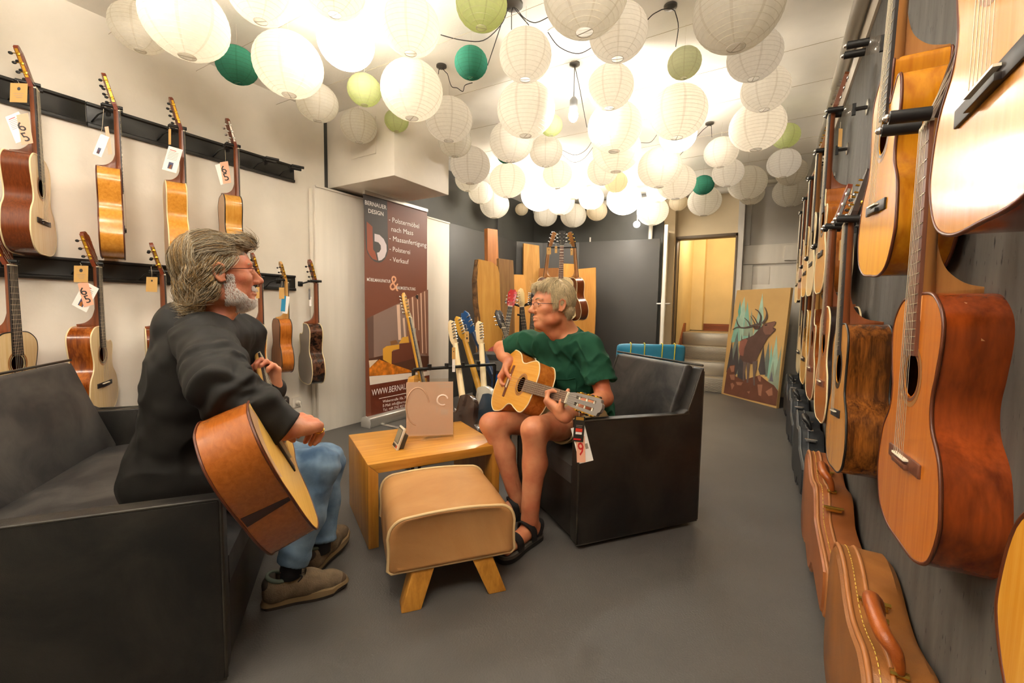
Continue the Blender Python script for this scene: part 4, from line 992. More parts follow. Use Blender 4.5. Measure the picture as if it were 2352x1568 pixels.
plank('pale slab rising right of the centre acoustic guitar', [(1292, 605), (1318, 606), (1320, 700)], (0, 5.97, 1.0), (.1, -1, .04), M_sl1, .035)
plank('broad orange board at the end of the leaning slabs', [(1318, 620), (1326, 618), (1367.6, 614), (1368, 700)], (0, 5.80, 1.0), (.1, -1, .05), M_sl5, .03)
# ------------------------------------------------------------------ painting of a roaring stag, leaning across the corner
pa, pb = np.array([-.53, 6.45, 0]), np.array([.105, 5.83, 0]); pd = nrm(pb - pa); pn0 = np.array([pd[1], -pd[0], 0])
pn = nrm(np.array([pn0[0], pn0[1], .07])); PP = pa + np.array([0, 0, .002])
pt = thing('stag_painting', 'large canvas painting of a roaring stag leaning on the wall', 'painting', pa)
PW = float(np.linalg.norm(pb - pa)); pu = nrm(np.array([0, 0, 1.0]) - pn * pn[2]); PH = 1.40
c_ = [pa, pa + pd * PW, pa + pd * PW + pu * PH, pa + pu * PH]; c_ = [np.array(v) - pa for v in c_]
MB().add(c_ + [v - pn * .035 for v in c_], [(0, 1, 2, 3), (7, 6, 5, 4), (0, 4, 5, 1), (1, 5, 6, 2), (2, 6, 7, 3), (3, 7, 4, 0)]).build('canvas', plain('painted ochre sky', 'C9A265', .7, vary=.06, vscale=3, bscale=3), pt)
s4 = lambda p: (1640 + p[0] / 4.9, 640 + p[1] / 4.9)
cnt = [0]
def clipx(pts): return pts
def PA(name, pts, mat):
    cnt[0] += 1
    V = []
    for p in pts:
        q = onplane(*s4(p), PP, pn) - pa
        a, b = min(max(q @ pd, .002), PW - .002), min(max(q @ pu, .002), PH - .002)
        V.append(pd * a + pu * b + pn * (.0004 + .00025 * cnt[0]))
    MB().add(V, [tuple(range(len(V)))]).build(name, mat, pt)
PM = lambda nm, c: plain('painted ' + nm, c, .7, vary=.12, vscale=9, bscale=9)
tq, pt_, sg_, dg, gg, br_ = PM('turquoise', '84B3A0'), PM('pale teal', 'A3BFA9'), PM('sage', '8E9A84'), PM('dark slate', '4B4443'), PM('grey green', '6D746A'), PM('earth brown', '6E4330')
for pts, m in (([(250, 470), (345, 200), (355, 420), (350, 700), (190, 700)], pt_), ([(330, 500), (380, 250), (398, 480), (440, 720), (330, 720)], tq), ([(270, 370), (298, 240), (302, 380), (283, 445)], PM('deep teal', '5F9C8B')), ([(225, 560), (262, 420), (300, 700), (190, 720)], tq),
               ([(395, 560), (425, 340), (445, 700), (395, 700)], sg_), ([(440, 640), (548, 160), (562, 470), (500, 640)], pt_), ([(330, 640), (355, 430), (420, 650)], sg_), ([(200, 820), (268, 590), (290, 1080), (205, 1060)], gg), ([(140, 1050), (205, 690), (215, 950), (170, 1060)], dg), ([(205, 960), (262, 720), (280, 1000), (240, 1100)], dg),
               ([(260, 1140), (315, 620), (360, 1140)], dg), ([(380, 700), (397, 590), (410, 700)], dg), ([(575, 900), (620, 700), (630, 1100), (575, 1100)], gg), ([(500, 1020), (560, 740), (585, 1080), (520, 1080)], dg), ([(600, 1120), (650, 730), (670, 1120)], tq), ([(620, 1100), (708, 630), (735, 1150), (640, 1140)], pt_), ([(665, 1190), (765, 750), (745, 1260)], sg_), ([(760, 1000), (842, 720), (860, 1000)], tq), ([(610, 1150), (672, 920), (690, 1200), (640, 1180)], sg_), ([(625, 1150), (655, 1040), (670, 1160)], PM('violet grey', '6B6670')), ([(860, 1005), (900, 720), (930, 1005)], pt_)):
    PA('painted_fir', pts, m)
PA('painted_ground', [(112, 1285), (150, 1030), (190, 970), (240, 970), (235, 1090), (330, 1140), (430, 1110), (520, 1085), (600, 1150), (680, 1200), (740, 1265), (738, 1440), (420, 1365)], br_)
for pts in ([(180, 985), (235, 975), (228, 1045), (200, 1050)], [(180, 1080), (240, 1075), (235, 1140), (195, 1135)], [(250, 1160), (330, 1165), (310, 1200), (265, 1195)], [(490, 1095), (535, 1095), (530, 1160), (510, 1150)], [(495, 1190), (550, 1190), (535, 1320), (505, 1310)], [(585, 1270), (660, 1220), (665, 1310), (620, 1320)], [(190, 1180), (215, 1170), (235, 1200), (205, 1250)], [(375, 1270), (410, 1265), (400, 1295)]):
    PA('painted_rock', pts, PM('rose brown', '9C6A52'))
body = [(300, 700), (330, 680), (400, 660), (450, 635), (490, 590), (540, 540), (580, 500), (640, 488), (690, 478), (708, 490), (690, 520), (672, 545), (705, 565), (690, 590), (640, 635), (610, 665), (580, 720), (540, 800), (510, 850), (480, 930), (430, 960), (370, 950), (335, 940), (300, 890), (285, 800)]
PA('painted_stag_body', body, PM('stag brown', '5C4238'))
PA('painted_stag_flank', [(300, 705), (360, 672), (385, 690), (350, 780), (335, 870), (300, 860), (285, 790)], PM('reddish hide', '8C5748'))
for pts in ([(335, 930), (372, 940), (352, 1060), (345, 1150), (328, 1150), (330, 1050)], [(372, 940), (412, 950), (400, 1060), (392, 1170), (372, 1170), (376, 1050)], [(440, 930), (480, 930), (478, 1030), (465, 1110), (470, 1200), (448, 1200), (445, 1060)], [(470, 930), (495, 920), (490, 1010), (478, 1060), (470, 1060)]):
    PA('painted_stag_leg', pts, PM('leg grey brown', '6A5850'))
PA('painted_muzzle', [(560, 520), (610, 500), (660, 495), (690, 482), (700, 500), (670, 540), (668, 570), (690, 575), (640, 625), (585, 630), (560, 590)], PM('muzzle tan', '7A5546'))
PA('painted_ear', [(445, 545), (490, 528), (535, 535), (500, 572), (465, 570)], PM('ear brown', '52392F'))
PA('painted_eye', [(570, 520), (600, 514), (612, 520), (590, 530)], PM('eye dark', '1F1815'))
def antler(pts, w):
    L_ = [np.array(p, float) for p in smoothcurve(pts, 5)]; a, b = [], []
    for i, p in enumerate(L_):
        t_ = nrm(L_[min(i + 1, len(L_) - 1)] - L_[max(i - 1, 0)]); q = np.array([-t_[1], t_[0]]) * w * (1 - .75 * i / len(L_)); a.append(p + q); b.append(p - q)
    PA('painted_antler', a + b[::-1], PM('antler grey', '574840'))
for pts, w in (([(540, 515), (470, 520), (390, 545), (330, 552), (270, 545), (215, 573)], 13), ([(300, 548), (275, 510), (258, 455)], 10), ([(415, 530), (390, 480), (348, 440)], 9), ([(520, 510), (535, 430), (510, 370), (470, 342)], 12), ([(500, 510), (470, 450), (440, 410)], 8), ([(470, 515), (450, 470), (418, 420)], 7), ([(550, 505), (590, 450), (600, 380), (578, 320)], 12), ([(570, 490), (605, 440), (608, 395)], 7)): antler(pts, w)
# ------------------------------------------------------------------ electric guitars
SB = [(0, 0), (.07, .004), (.13, .03), (.158, .085), (.15, .15), (.125, .20), (.125, .245), (.15, .30), (.158, .36), (.135, .395), (.10, .385), (.075, .345), (.045, .315), (.03, .315)]
SB2 = [(0, 0), (.07, .004), (.13, .03), (.155, .085), (.148, .15), (.122, .20), (.125, .25), (.145, .31), (.14, .36), (.10, .40), (.055, .41), (.03, .41)]
def electric(label, head, low, D1, D2, face, body='C7C2B4', neck='light', headcol=None, inline=True, fb='d', back_seen=False, L=1.0, group='electric guitars on stands'):
    P1, P2 = at(*head, D1), at(*low, D2); up = nrm(P1 - P2); n = nrm(face)
    t = thing('electric_guitar', label, 'guitar', (0, 0, 0), None, group); R = Rfrom(n, up); place(t, R, P1, (0, -.03, .985))
    o = [(float(x), float(z)) for x, z in smoothcurve(SB, 4)] + [(-float(x), float(z)) for x, z in smoothcurve(SB2, 4)[::-1][:-1]]
    bm = plain('lacquer ' + body, body, .2, coat=.6); nm = NECKS[neck] if neck in NECKS else plain('neck ' + neck, neck, .35)
    plate_mesh(o, [], -.044, 0).build('body', bm, t, bevel=.006)
    gd = [(x * .7, z * .75 + .06) for x, z in o]
    plate_mesh(gd, [], -.046, -.0445).build('pickguard', plain('white scratchplate', 'E4DED2', .35), t)
    for z in (.12, .19, .26): MB().box((-.042, -.056, z - .01), (.042, -.045, z + .01)).build('pickup', M_blk, t, bevel=.003)
    MB().box((-.04, -.058, .05), (.04, -.045, .075)).build('bridge', M_chrome, t, bevel=.002)
    MB().add([(sx * w, y, s) for y in (-.062, -.055) for s, w in ((.27, .028), (.80, .021)) for sx in (-1, 1)], [(0, 1, 3, 2), (4, 6, 7, 5), (0, 4, 5, 1), (2, 3, 7, 6), (0, 2, 6, 4), (1, 5, 7, 3)]).build('fingerboard', M_fbd if fb == 'd' else nm, t)
    ring = []
    for s, w in ((.32, .028), (.80, .021)):
        ring.append([(w * math.cos(a), -.055 + .022 * math.sin(a), s) for a in np.linspace(0, PI, 9)])
    MB().add(ring[0] + ring[1], [(i, i + 1, 10 + i, 9 + i) for i in range(8)] + [(0, 9, 17, 8), tuple(range(9)), tuple(range(9, 18))[::-1]]).build('neck', nm, t, smooth='sharp')
    f = MB()
    for k in range(1, 21):
        s = .80 - .648 * (1 - 2 ** (-k / 12))
        if s > .28: f.box((-.026, -.0635, s - .001), (.026, -.0618, s + .001))
    tag(f.build('frets', M_fret, t), kind='stuff')
    MB().box((-.021, -.065, .80), (.021, -.052, .805)).build('nut', M_ivory, t)
    hm = plain('head ' + headcol, headcol, .3) if headcol else nm
    ho = [(-.021, .80), (.021, .80), (.034, .835), (.040, .93), (.030, .972), (.008, .985), (-.02, .965), (-.026, .92), (-.024, .84)] if inline else [(-.021, .80), (.021, .80), (.036, .83), (.042, .95), (.02, .985), (0, .975), (-.02, .985), (-.042, .95), (-.036, .83)]
    plate_mesh(ho, [], -.052, -.037).build('headstock', hm, t, bevel=.003)
    for k in range(6):
        s = .835 + k * .022 if inline else .845 + (k % 3) * .038
        sx = -1 if inline else (-1 if k < 3 else 1); x0 = (-.012 if inline else sx * .022)
        p = MB().tube([(x0, -.036, s), (x0, -.068, s)], .004, 6).tube([(x0, -.030, s), (x0 + sx * .028, -.030, s)], .005, 6)
        pg = p.build('tuning_machine', M_chrome, t, smooth='sharp')
        MB().ball((x0 + sx * .030, -.030, s), (.008, .004, .007), 8, 5).build('button', M_chrome, pg, smooth=True)
    st_ = MB()
    for k in range(6):
        a = -.5 + k / 5; st_.tube([(a * .052, -.066, .065), (a * .036, -.066, .80), (a * .02, -.060, .85)], .0007, 3)
    tag(st_.build('strings', M_str, t), kind='stuff')
    return t
toc = lambda x, y: nrm([-at(x, y, 1)[0], -at(x, y, 1)[1], 0])
cfr = toc(1040, 800)
_ra = at(1136, 849, 3.12) - at(950, 846, 2.78); dirr = nrm(nrm(_ra * np.array([1, 1, 0])) * .9 - cfr * .45)
electric('yellow maple neck electric guitar standing before the banner', (921, 672), (957, 850), 2.92, 2.84, nrm(dirr + cfr * .9), body='B9822F', neck='C8932E')
electric('pale maple neck electric guitar at the end of the rack', (1033, 733), (1052, 876), 3.10, 2.95, dirr, body='3B2A22', neck='E6CDA0')
electric('amber neck electric guitar with silver body in the rack', (1047, 725), (1086, 860), 3.25, 3.15, dirr, body='C9C3B4', neck='D19C34')
electric('blue electric guitar leaning in the rack', (1061, 716), (1112, 830), 3.38, 3.28, dirr, body='1F4F8A', neck='1E3557', headcol='1D4E86', inline=False)
electric('pale neck electric guitar nearest the seated player', (1098, 735), (1106, 878), 3.25, 3.10, dirr, body='2C3B4A', neck='E8D2A6')
electric('dark head electric guitar with gold tuners before the slabs', (1141, 713), (1165, 800), 3.9, 3.8, cfr + np.array([.6, .3, 0]), body='A5451F', headcol='231A14', inline=False)
electric('red headed electric guitar on the tree stand', (1179, 666), (1163, 768), 4.1, 3.95, cfr + np.array([-.3, 0, 0]), body='8E1D1A', headcol='B01E22', inline=False)
electric('pale pointed head electric guitar on the tree stand', (1193, 662), (1204, 760), 4.2, 4.2, cfr, body='D3B25A', neck='E2C68A')
electric('black headed electric guitar on the tree stand', (1224, 666), (1218, 770), 4.2, 4.1, cfr + np.array([.5, 0, 0]), body='1B1A1A', headcol='1C1A19')
# rack and stands
def stand_bar(label, parts, name='guitar_stand'):
    P0 = np.array(parts[0][1][0]); t = thing(name, label, 'stand', (P0[0], P0[1], 0)); l0 = np.array([P0[0], P0[1], 0])
    for nm, pts, r_ in parts: MB().tube([np.array(p) - l0 for p in pts], r_, 10).build(nm, plain('black stand metal', '22211F', .4, .3), t, smooth='sharp')
    return t
a, b = at(950, 846, 2.78), at(1136, 849, 3.12); a[2] = b[2] = .70
back = nrm(np.array([-(b - a)[1], (b - a)[0], 0])); F0 = lambda p, o, z: (p[0] + back[0] * o, p[1] + back[1] * o, z)
rp = [('crossbar', [a, b], .011)]
for p in (a, b):
    rp += [('upright', [p, F0(p, .02, .12)], .012), ('foot_bar', [F0(p, -.16, .012), F0(p, .22, .012)], .012), ('rear_brace', [F0(p, .02, .12), F0(p, .02, .012)], .012)]
for o in (-.10, .10): rp.append(('lower_bar', [F0(a, o, .10), F0(b, o, .10)], .010))
for o in (-.10, .10):
    for p in (a, b): rp.append(('bar_post', [F0(p, o, .10), F0(p, o, .012)], .010))
for k in (.18, .38, .58, .78): rp.append(('divider', [a + (b - a) * k + np.array([0, 0, -.01]), a + (b - a) * k + back * (-.0) + np.array([0, 0, .028])], .014))
stand_bar('black multi guitar rack behind the oak table', rp, 'guitar_rack')
c = at(1197, 704, 4.25); fl = np.array([c[0], c[1], 0])
tp = [('pole', [fl + (0, 0, .35), c], .016)] + [('leg', [fl + (0, 0, .45), fl + (.36 * math.cos(q), .36 * math.sin(q), .012)], .012) for q in (.3, 2.4, 4.5)]
tp += [('yoke_arm', [c, c + np.array([math.cos(q) * .16, math.sin(q) * .16, .05])], .010) for q in (.54, -.3, 3.6, 2.2)] + [('clamp', [c + (0, -.06, -.08), c + (.0, .06, -.08)], .010)]
stand_bar('black tree stand carrying electric guitars before the slabs', tp)
c = at(1286, 566, 4.95); fl = np.array([c[0], c[1] + .05, 0]); c2 = np.array([c[0], c[1] + .05, c[2] - .005])
tp = [('pole', [fl + (0, 0, .35), c2], .016)] + [('leg', [fl + (0, 0, .45), fl + (.40 * math.cos(q), .40 * math.sin(q), .012)], .012) for q in (.9, 3.0, 5.1)]
vr = toc(1286, 566); vl = np.array([-vr[1], vr[0], 0])
tp += [('yoke_arm', [c2, c2 + vr * .10], .009), ('yoke_arm', [c2, c2 + vl * .17 + vr * .02], .009), ('yoke_arm', [c2, c2 - vl * .17 + vr * .02], .009)]
stand_bar('tall black stand carrying three acoustic guitars by the slabs', tp)
t, inf = guitar('pale spruce acoustic guitar facing out on the tall stand', top='cream', side='rosewood', kind='steel', head='black', tuner='chrome', bind=M_bind_c, wl=.19, group='acoustic guitars on the tall stand', fb='r')
place(t, Rfrom(vr), c2 + vr * .11, (0, -inf['d'], inf['sn']))
t, inf = guitar('dark rosewood acoustic guitar turned sideways on the tall stand', top='cream', side='rosewood', kind='steel', neck='tan', bind=M_bind_c, wl=.19, group='acoustic guitars on the tall stand', tuner='chrome')
place(t, Rfrom(nrm(-vl * .8 - vr * .55), nrm(np.array([0, 0, 1]) + vl * .10)), c2 - vl * .15 + np.array([0, 0, .0]), (0, -inf['d'], inf['sn']))
t, inf = guitar('brown cutaway acoustic guitar on the far arm of the tall stand', top='rose', side='mahog', kind='steel', neck='tan', bind=M_bind_c, cut=1, group='acoustic guitars on the tall stand')
place(t, Rfrom(nrm(vl * .85 - vr * .5), nrm(np.array([0, 0, 1]) - vl * .10)), c2 + vl * .15, (0, -inf['d'], inf['sn']))
# amplifier between rack and stands
am = at(1133, 860, 3.55); t = thing('guitar_amplifier', 'small black guitar amplifier behind the guitar rack', 'amplifier', (am[0], am[1], 0), math.radians(25))
MB().box((-.15, -.12, .0), (.15, .12, .74)).build('cabinet', plain('black vinyl', '1D1C1B', .6, bump=.3, bscale=300), t, bevel=.012)
MB().box((-.13, -.125, .06), (.13, -.118, .58)).build('grille', plain('dark grille cloth', '2C2A28', .9), t)
MB().box((-.13, -.126, .61), (.13, -.118, .69)).build('control_panel', plain('grey panel', '6F6B66', .4), t)
# ------------------------------------------------------------------ guitar cases lying on their long side along the dark wall
def case(label, Yfar, mats, Xf=.195, style=0):
    """lower bout at the far end; local x = depth to the wall, y = towards the viewer, z = up"""
    shell_m, edge_m, st_m, metal, hand_m = mats
    t = thing('guitar_case', label, 'guitar case', (Xf, Yfar, 0), None, 'guitar cases along the dark wall')
    Ln = 1.03; half = [(0, .10), (.012, .16), (.05, .198), (.12, .212), (.20, .205), (.29, .172), (.36, .158), (.43, .165), (.50, .178), (.56, .165), (.61, .120), (.68, .085), (.98, .078), (1.02, .06), (Ln, .03)]
    up = [np.array([-y, .212 + h]) for y, h in half]; dn = [np.array([-y, .212 - h]) for y, h in half]
    cu = smoothcurve(up, 4); cd = smoothcurve(dn, 4)
    o = [(float(p[0]), max(.004, float(p[1]))) for p in cu] + [(float(p[0]), max(.004, float(p[1]))) for p in cd[::-1]]
    n = len(o); cz = .212
    def shell(x0, x1, x2, inset, nm, m):
        vs = []
        for x, g in ((x0, inset), (x1, 0), (x2, 0)):
            for y, z in o: vs.append((x, y + (g if y < -.5 * Ln else -g) * (1 if abs(y + Ln / 2) > .4 else 0), cz + (z - cz) * (1 - g / .21)))
        fs = [(j * n + i, j * n + (i + 1) % n, (j + 1) * n + (i + 1) % n, (j + 1) * n + i) for j in range(2) for i in range(n)]
        fs += [tuple(range(n))[::-1], tuple(range(2 * n, 3 * n))]
        return MB().add(vs, fs).build(nm, m, t, smooth='sharp')
    shell(0, .014, .050, .016, 'lid', shell_m); shell(.128, .114, .052, .014, 'base_shell', shell_m)
    MB().tube([(.051, y, cz + (z - cz) * 1.004) for y, z in o], .0055, 6, closed=True).build('edge_band', edge_m, t, smooth=True)
    MB().tube([(.012, y, cz + (z - cz) * .993) for y, z in o], .0065, 6, closed=True).build('lid_welt', edge_m, t, smooth=True)
    if st_m is not None:
        s_ = MB()
        P = [(.030, y, cz + (z - cz) * 1.004 + (.0005 if z > cz else -.0005)) for y, z in o]
        for i in range(len(cu) - 1):
            p, q = np.array(P[i]), np.array(P[i + 1]); L_ = np.linalg.norm(q - p); kk = max(1, int(L_ / .010))
            for j in range(kk): s_.tube([p + (q - p) * (j / kk), p + (q - p) * ((j + .6) / kk)], .0011, 4)
        tag(s_.build('stitching', st_m, t), kind='stuff')
    def topz(y):
        return max((z for (yy, z) in o[:len(cu)] if abs(yy - y) < .03), default=.3)
    for y in (-.30, -.62):
        z = topz(y); m = MB().box((.035, y - .014, z - .002), (.085, y + .014, z + .006)).tube([(.03, y, z + .008), (.092, y, z + .008)], .0055, 8); m.build('latch', metal, t, bevel=0)
    yh = -.46; z = topz(yh) + .004
    pts = smoothcurve([(.062, yh + .088, z), (.052, yh + .086, z + .038), (.034, yh + .058, z + .058), (.034, yh - .058, z + .058), (.052, yh - .086, z + .038), (.062, yh - .088, z)], 5)
    MB().tube(pts, [.008 + .0085 * math.sin(PI * i / (len(pts) - 1)) for i in range(len(pts))], 12).build('handle', hand_m, t, smooth=True)
    for yy in (yh - .088, yh + .088): MB().tube([(.045, yy, z - .002), (.075, yy, z - .002)], .007, 8).build('handle_bracket', metal, t, smooth='sharp')
    return t
M_cb = leather('brown case leatherette', '84501F', 'A86C33', .45, .5, 2.5); M_cb2 = leather('chestnut case leatherette', '8E4E22', 'A5622F', .45, .5, 3); M_cbe = plain('tan case welt', 'A86A36', .45); M_cst = plain('yellow stitching', 'D9B84E', .6)
M_hnd = leather('orange brown handle leather', '8F4212', 'B25F22', .35, .5, 6); M_ck = plain('black case vinyl', '24272A', .5, bump=.4, bscale=260); M_cke = plain('grey case welt', '4A4D50', .45); M_brass = plain('brass', 'C9A24A', .25, .9)
BRN = (M_cb, M_cbe, M_cst, M_brass, M_hnd); BR2 = (M_cb2, M_cbe, M_cst, M_brass, M_hnd); BLK = (M_ck, M_cke, None, M_chrome, M_blk)
case('tan stitched guitar case below the big cedar guitar', 1.64, BRN)
case('chestnut stitched guitar case between tan and black cases', 2.66, BR2, .185)
case('black guitar case lying next to the chestnut one', 3.71, BLK, .18, 1)
case('black guitar case further along the dark wall', 4.76, BLK, .17, 1)
case('far black guitar case beside the stag painting', 5.81, BLK, .17, 1)
# ------------------------------------------------------------------ ceiling canopies, cords, pendant bulb and spot
M_cord = plain('black cord', '2A2624', .5); M_can = plain('dark metal canopy', '5B5650', .35, .6)
def canopy(px, py, label, cords, r_=.035):
    P = onz(px, py, CEIL); t = thing('ceiling_canopy', label, 'ceiling canopy', P)
    MB().lathe([(0, -.001), (r_, -.001), (r_, -.012), (r_ * .4, -.022), (0, -.022)], 18).build('canopy_disc', M_can, t, smooth='sharp')
    for pts in cords:
        q = [onz(x, y, CEIL - (.03 + dz)) - P for (x, y, dz) in pts]
        MB().tube([(0, 0, -.015)] + [tuple(v) for v in smoothcurve(q, 5)], .0026, 6).build('cord', M_cord, t, smooth=True)
    return t, P
canopy(1178, 8, 'large dark ceiling canopy with many black cords', [[(1165, 25, .0), (1150, 58, .05), (1110, 93, .08), (1060, 92, .08), (1012, 80, .06)], [(1162, 22, 0), (1145, 75, .04), (1120, 150, .08)], [(1175, 30, .02), (1175, 68, .06)], [(1186, 25, .01), (1215, 58, .05)], [(1188, 22, .01), (1205, 42, .03), (1230, 52, .04), (1262, 38, .03)]], .055)
canopy(1540, 12, 'dark ceiling canopy with two cords before the large lantern', [[(1520, 22, .01), (1500, 33, .03), (1488, 45, .04)], [(1550, 25, .01), (1558, 60, .05), (1552, 107, .09)]])
canopy(1014, 150, 'dark ceiling canopy with a looping cord by a green lantern', [[(1008, 160, .02), (1007, 170, .05)], [(1028, 170, .03), (1037, 198, .08), (1050, 202, .08), (1063, 210, .09), (1068, 196, .09), (1085, 190, .09)]])
t, P = canopy(1320, 145, 'dark ceiling canopy carrying a bare pendant bulb', [[(1331, 200, .06), (1340, 250, .1), (1348, 292, .12)]])
q = at(1316, 222, float((P - CAM) @ _fw) - .03); q = np.array([P[0], P[1], q[2]]) - P
MB().tube([(0, 0, -.015), tuple(q)], .0026, 6).build('cord', M_cord, t, smooth=True)
MB().lathe([(0, .02), (.012, .02), (.026, .0), (.028, -.06), (.024, -.065), (0, -.065)], 16, 'Z', tuple(q)).build('lamp_socket', plain('grey socket', '8B8C8F', .5), t, smooth='sharp')
def emis(name, col, s):
    k = NT(name); k.b.inputs['Emission Color'].default_value = col; k.b.inputs['Emission Strength'].default_value = s; return k.m
MB().ball((q[0], q[1], q[2] - .10), (.032, .032, .042), 16, 10).build('bulb', emis('lit bulb', (1, .95, .86, 1), 350), t, smooth=True)
canopy(1630, 282, 'dark ceiling canopy with two cords near the stair doorway', [[(1615, 298, .01), (1590, 325, .04), (1562, 356, .08)], [(1634, 290, .01), (1635, 315, .06)]])
for nm, pts, lb in (('loose_cord', [(1258, 88, .03), (1285, 108, .06), (1330, 123, .08), (1372, 125, .06)], 'black cord sagging between two large white lanterns'), ('loose_cord', [(1292, 353, .03), (1320, 356, .05), (1345, 345, .05), (1362, 328, .03)], 'upper of two black cords sagging behind the lanterns'), ('loose_cord', [(1288, 360, .03), (1315, 372, .06), (1340, 365, .06), (1362, 346, .03)], 'lower of two black cords sagging behind the lanterns'), ('loose_cord', [(1472, 336, .03), (1495, 326, .04), (1513, 311, .03)], 'short black cord beside the glowing lantern')):
    q = [onz(x, y, CEIL - .01 - dz) for x, y, dz in pts]; q[0][2] = q[-1][2] = CEIL - .005
    o = MB().tube(smoothcurve(q, 6), .0026, 6).build(nm, M_cord, None, smooth=True); tag(o, lb, 'cord')
S = ony(1463, 514, 6.05); t = thing('spotlight', 'small lit spotlight under the ceiling at the dark back wall', 'spotlight', S)
v = nrm(CAM - S); v = nrm(v + np.array([-.1, 0, -.2])); nx = nrm(np.cross((0, 0, 1), v)); ny = np.cross(v, nx)
MB().tube([-v * .07, v * .03], [.025, .045], 16).build('housing', plain('white spot metal', 'DAD6CE', .35), t, smooth='sharp')
MB().tube([v * .03, v * .036], .042, 16).build('lens', emis('lit spot', (1, .98, .95, 1), 160), t)
MB().tube([-v * .05, (0, .02, .12), (0, .02, CEIL - S[2])], .008, 8).build('mount', M_pipew, t)

Fl = ony(1452, 400, 5.895); Fl[2] = 2.55; t = thing('floodlight', 'small silver floodlight on the dark conduit turned to the stair wall', 'floodlight', Fl)
v = nrm(np.array([.75, .55, -.55])); nx = nrm(np.cross((0, 0, 1), v)); ny = np.cross(v, nx)
MB().obox(np.zeros(3), v * .022, nx * .075, ny * .05).build('housing', M_alu, t, bevel=.004)
MB().obox(v * .0235, v * .0012, nx * .066, ny * .042).build('lens', emis('lit floodlight panel', (1, .95, .88, 1), 110), t)
MB().tube([-v * .02, (0, 0, max(.03, 2.628 - Fl[2]))], .008, 8).build('bracket', M_alu, t)
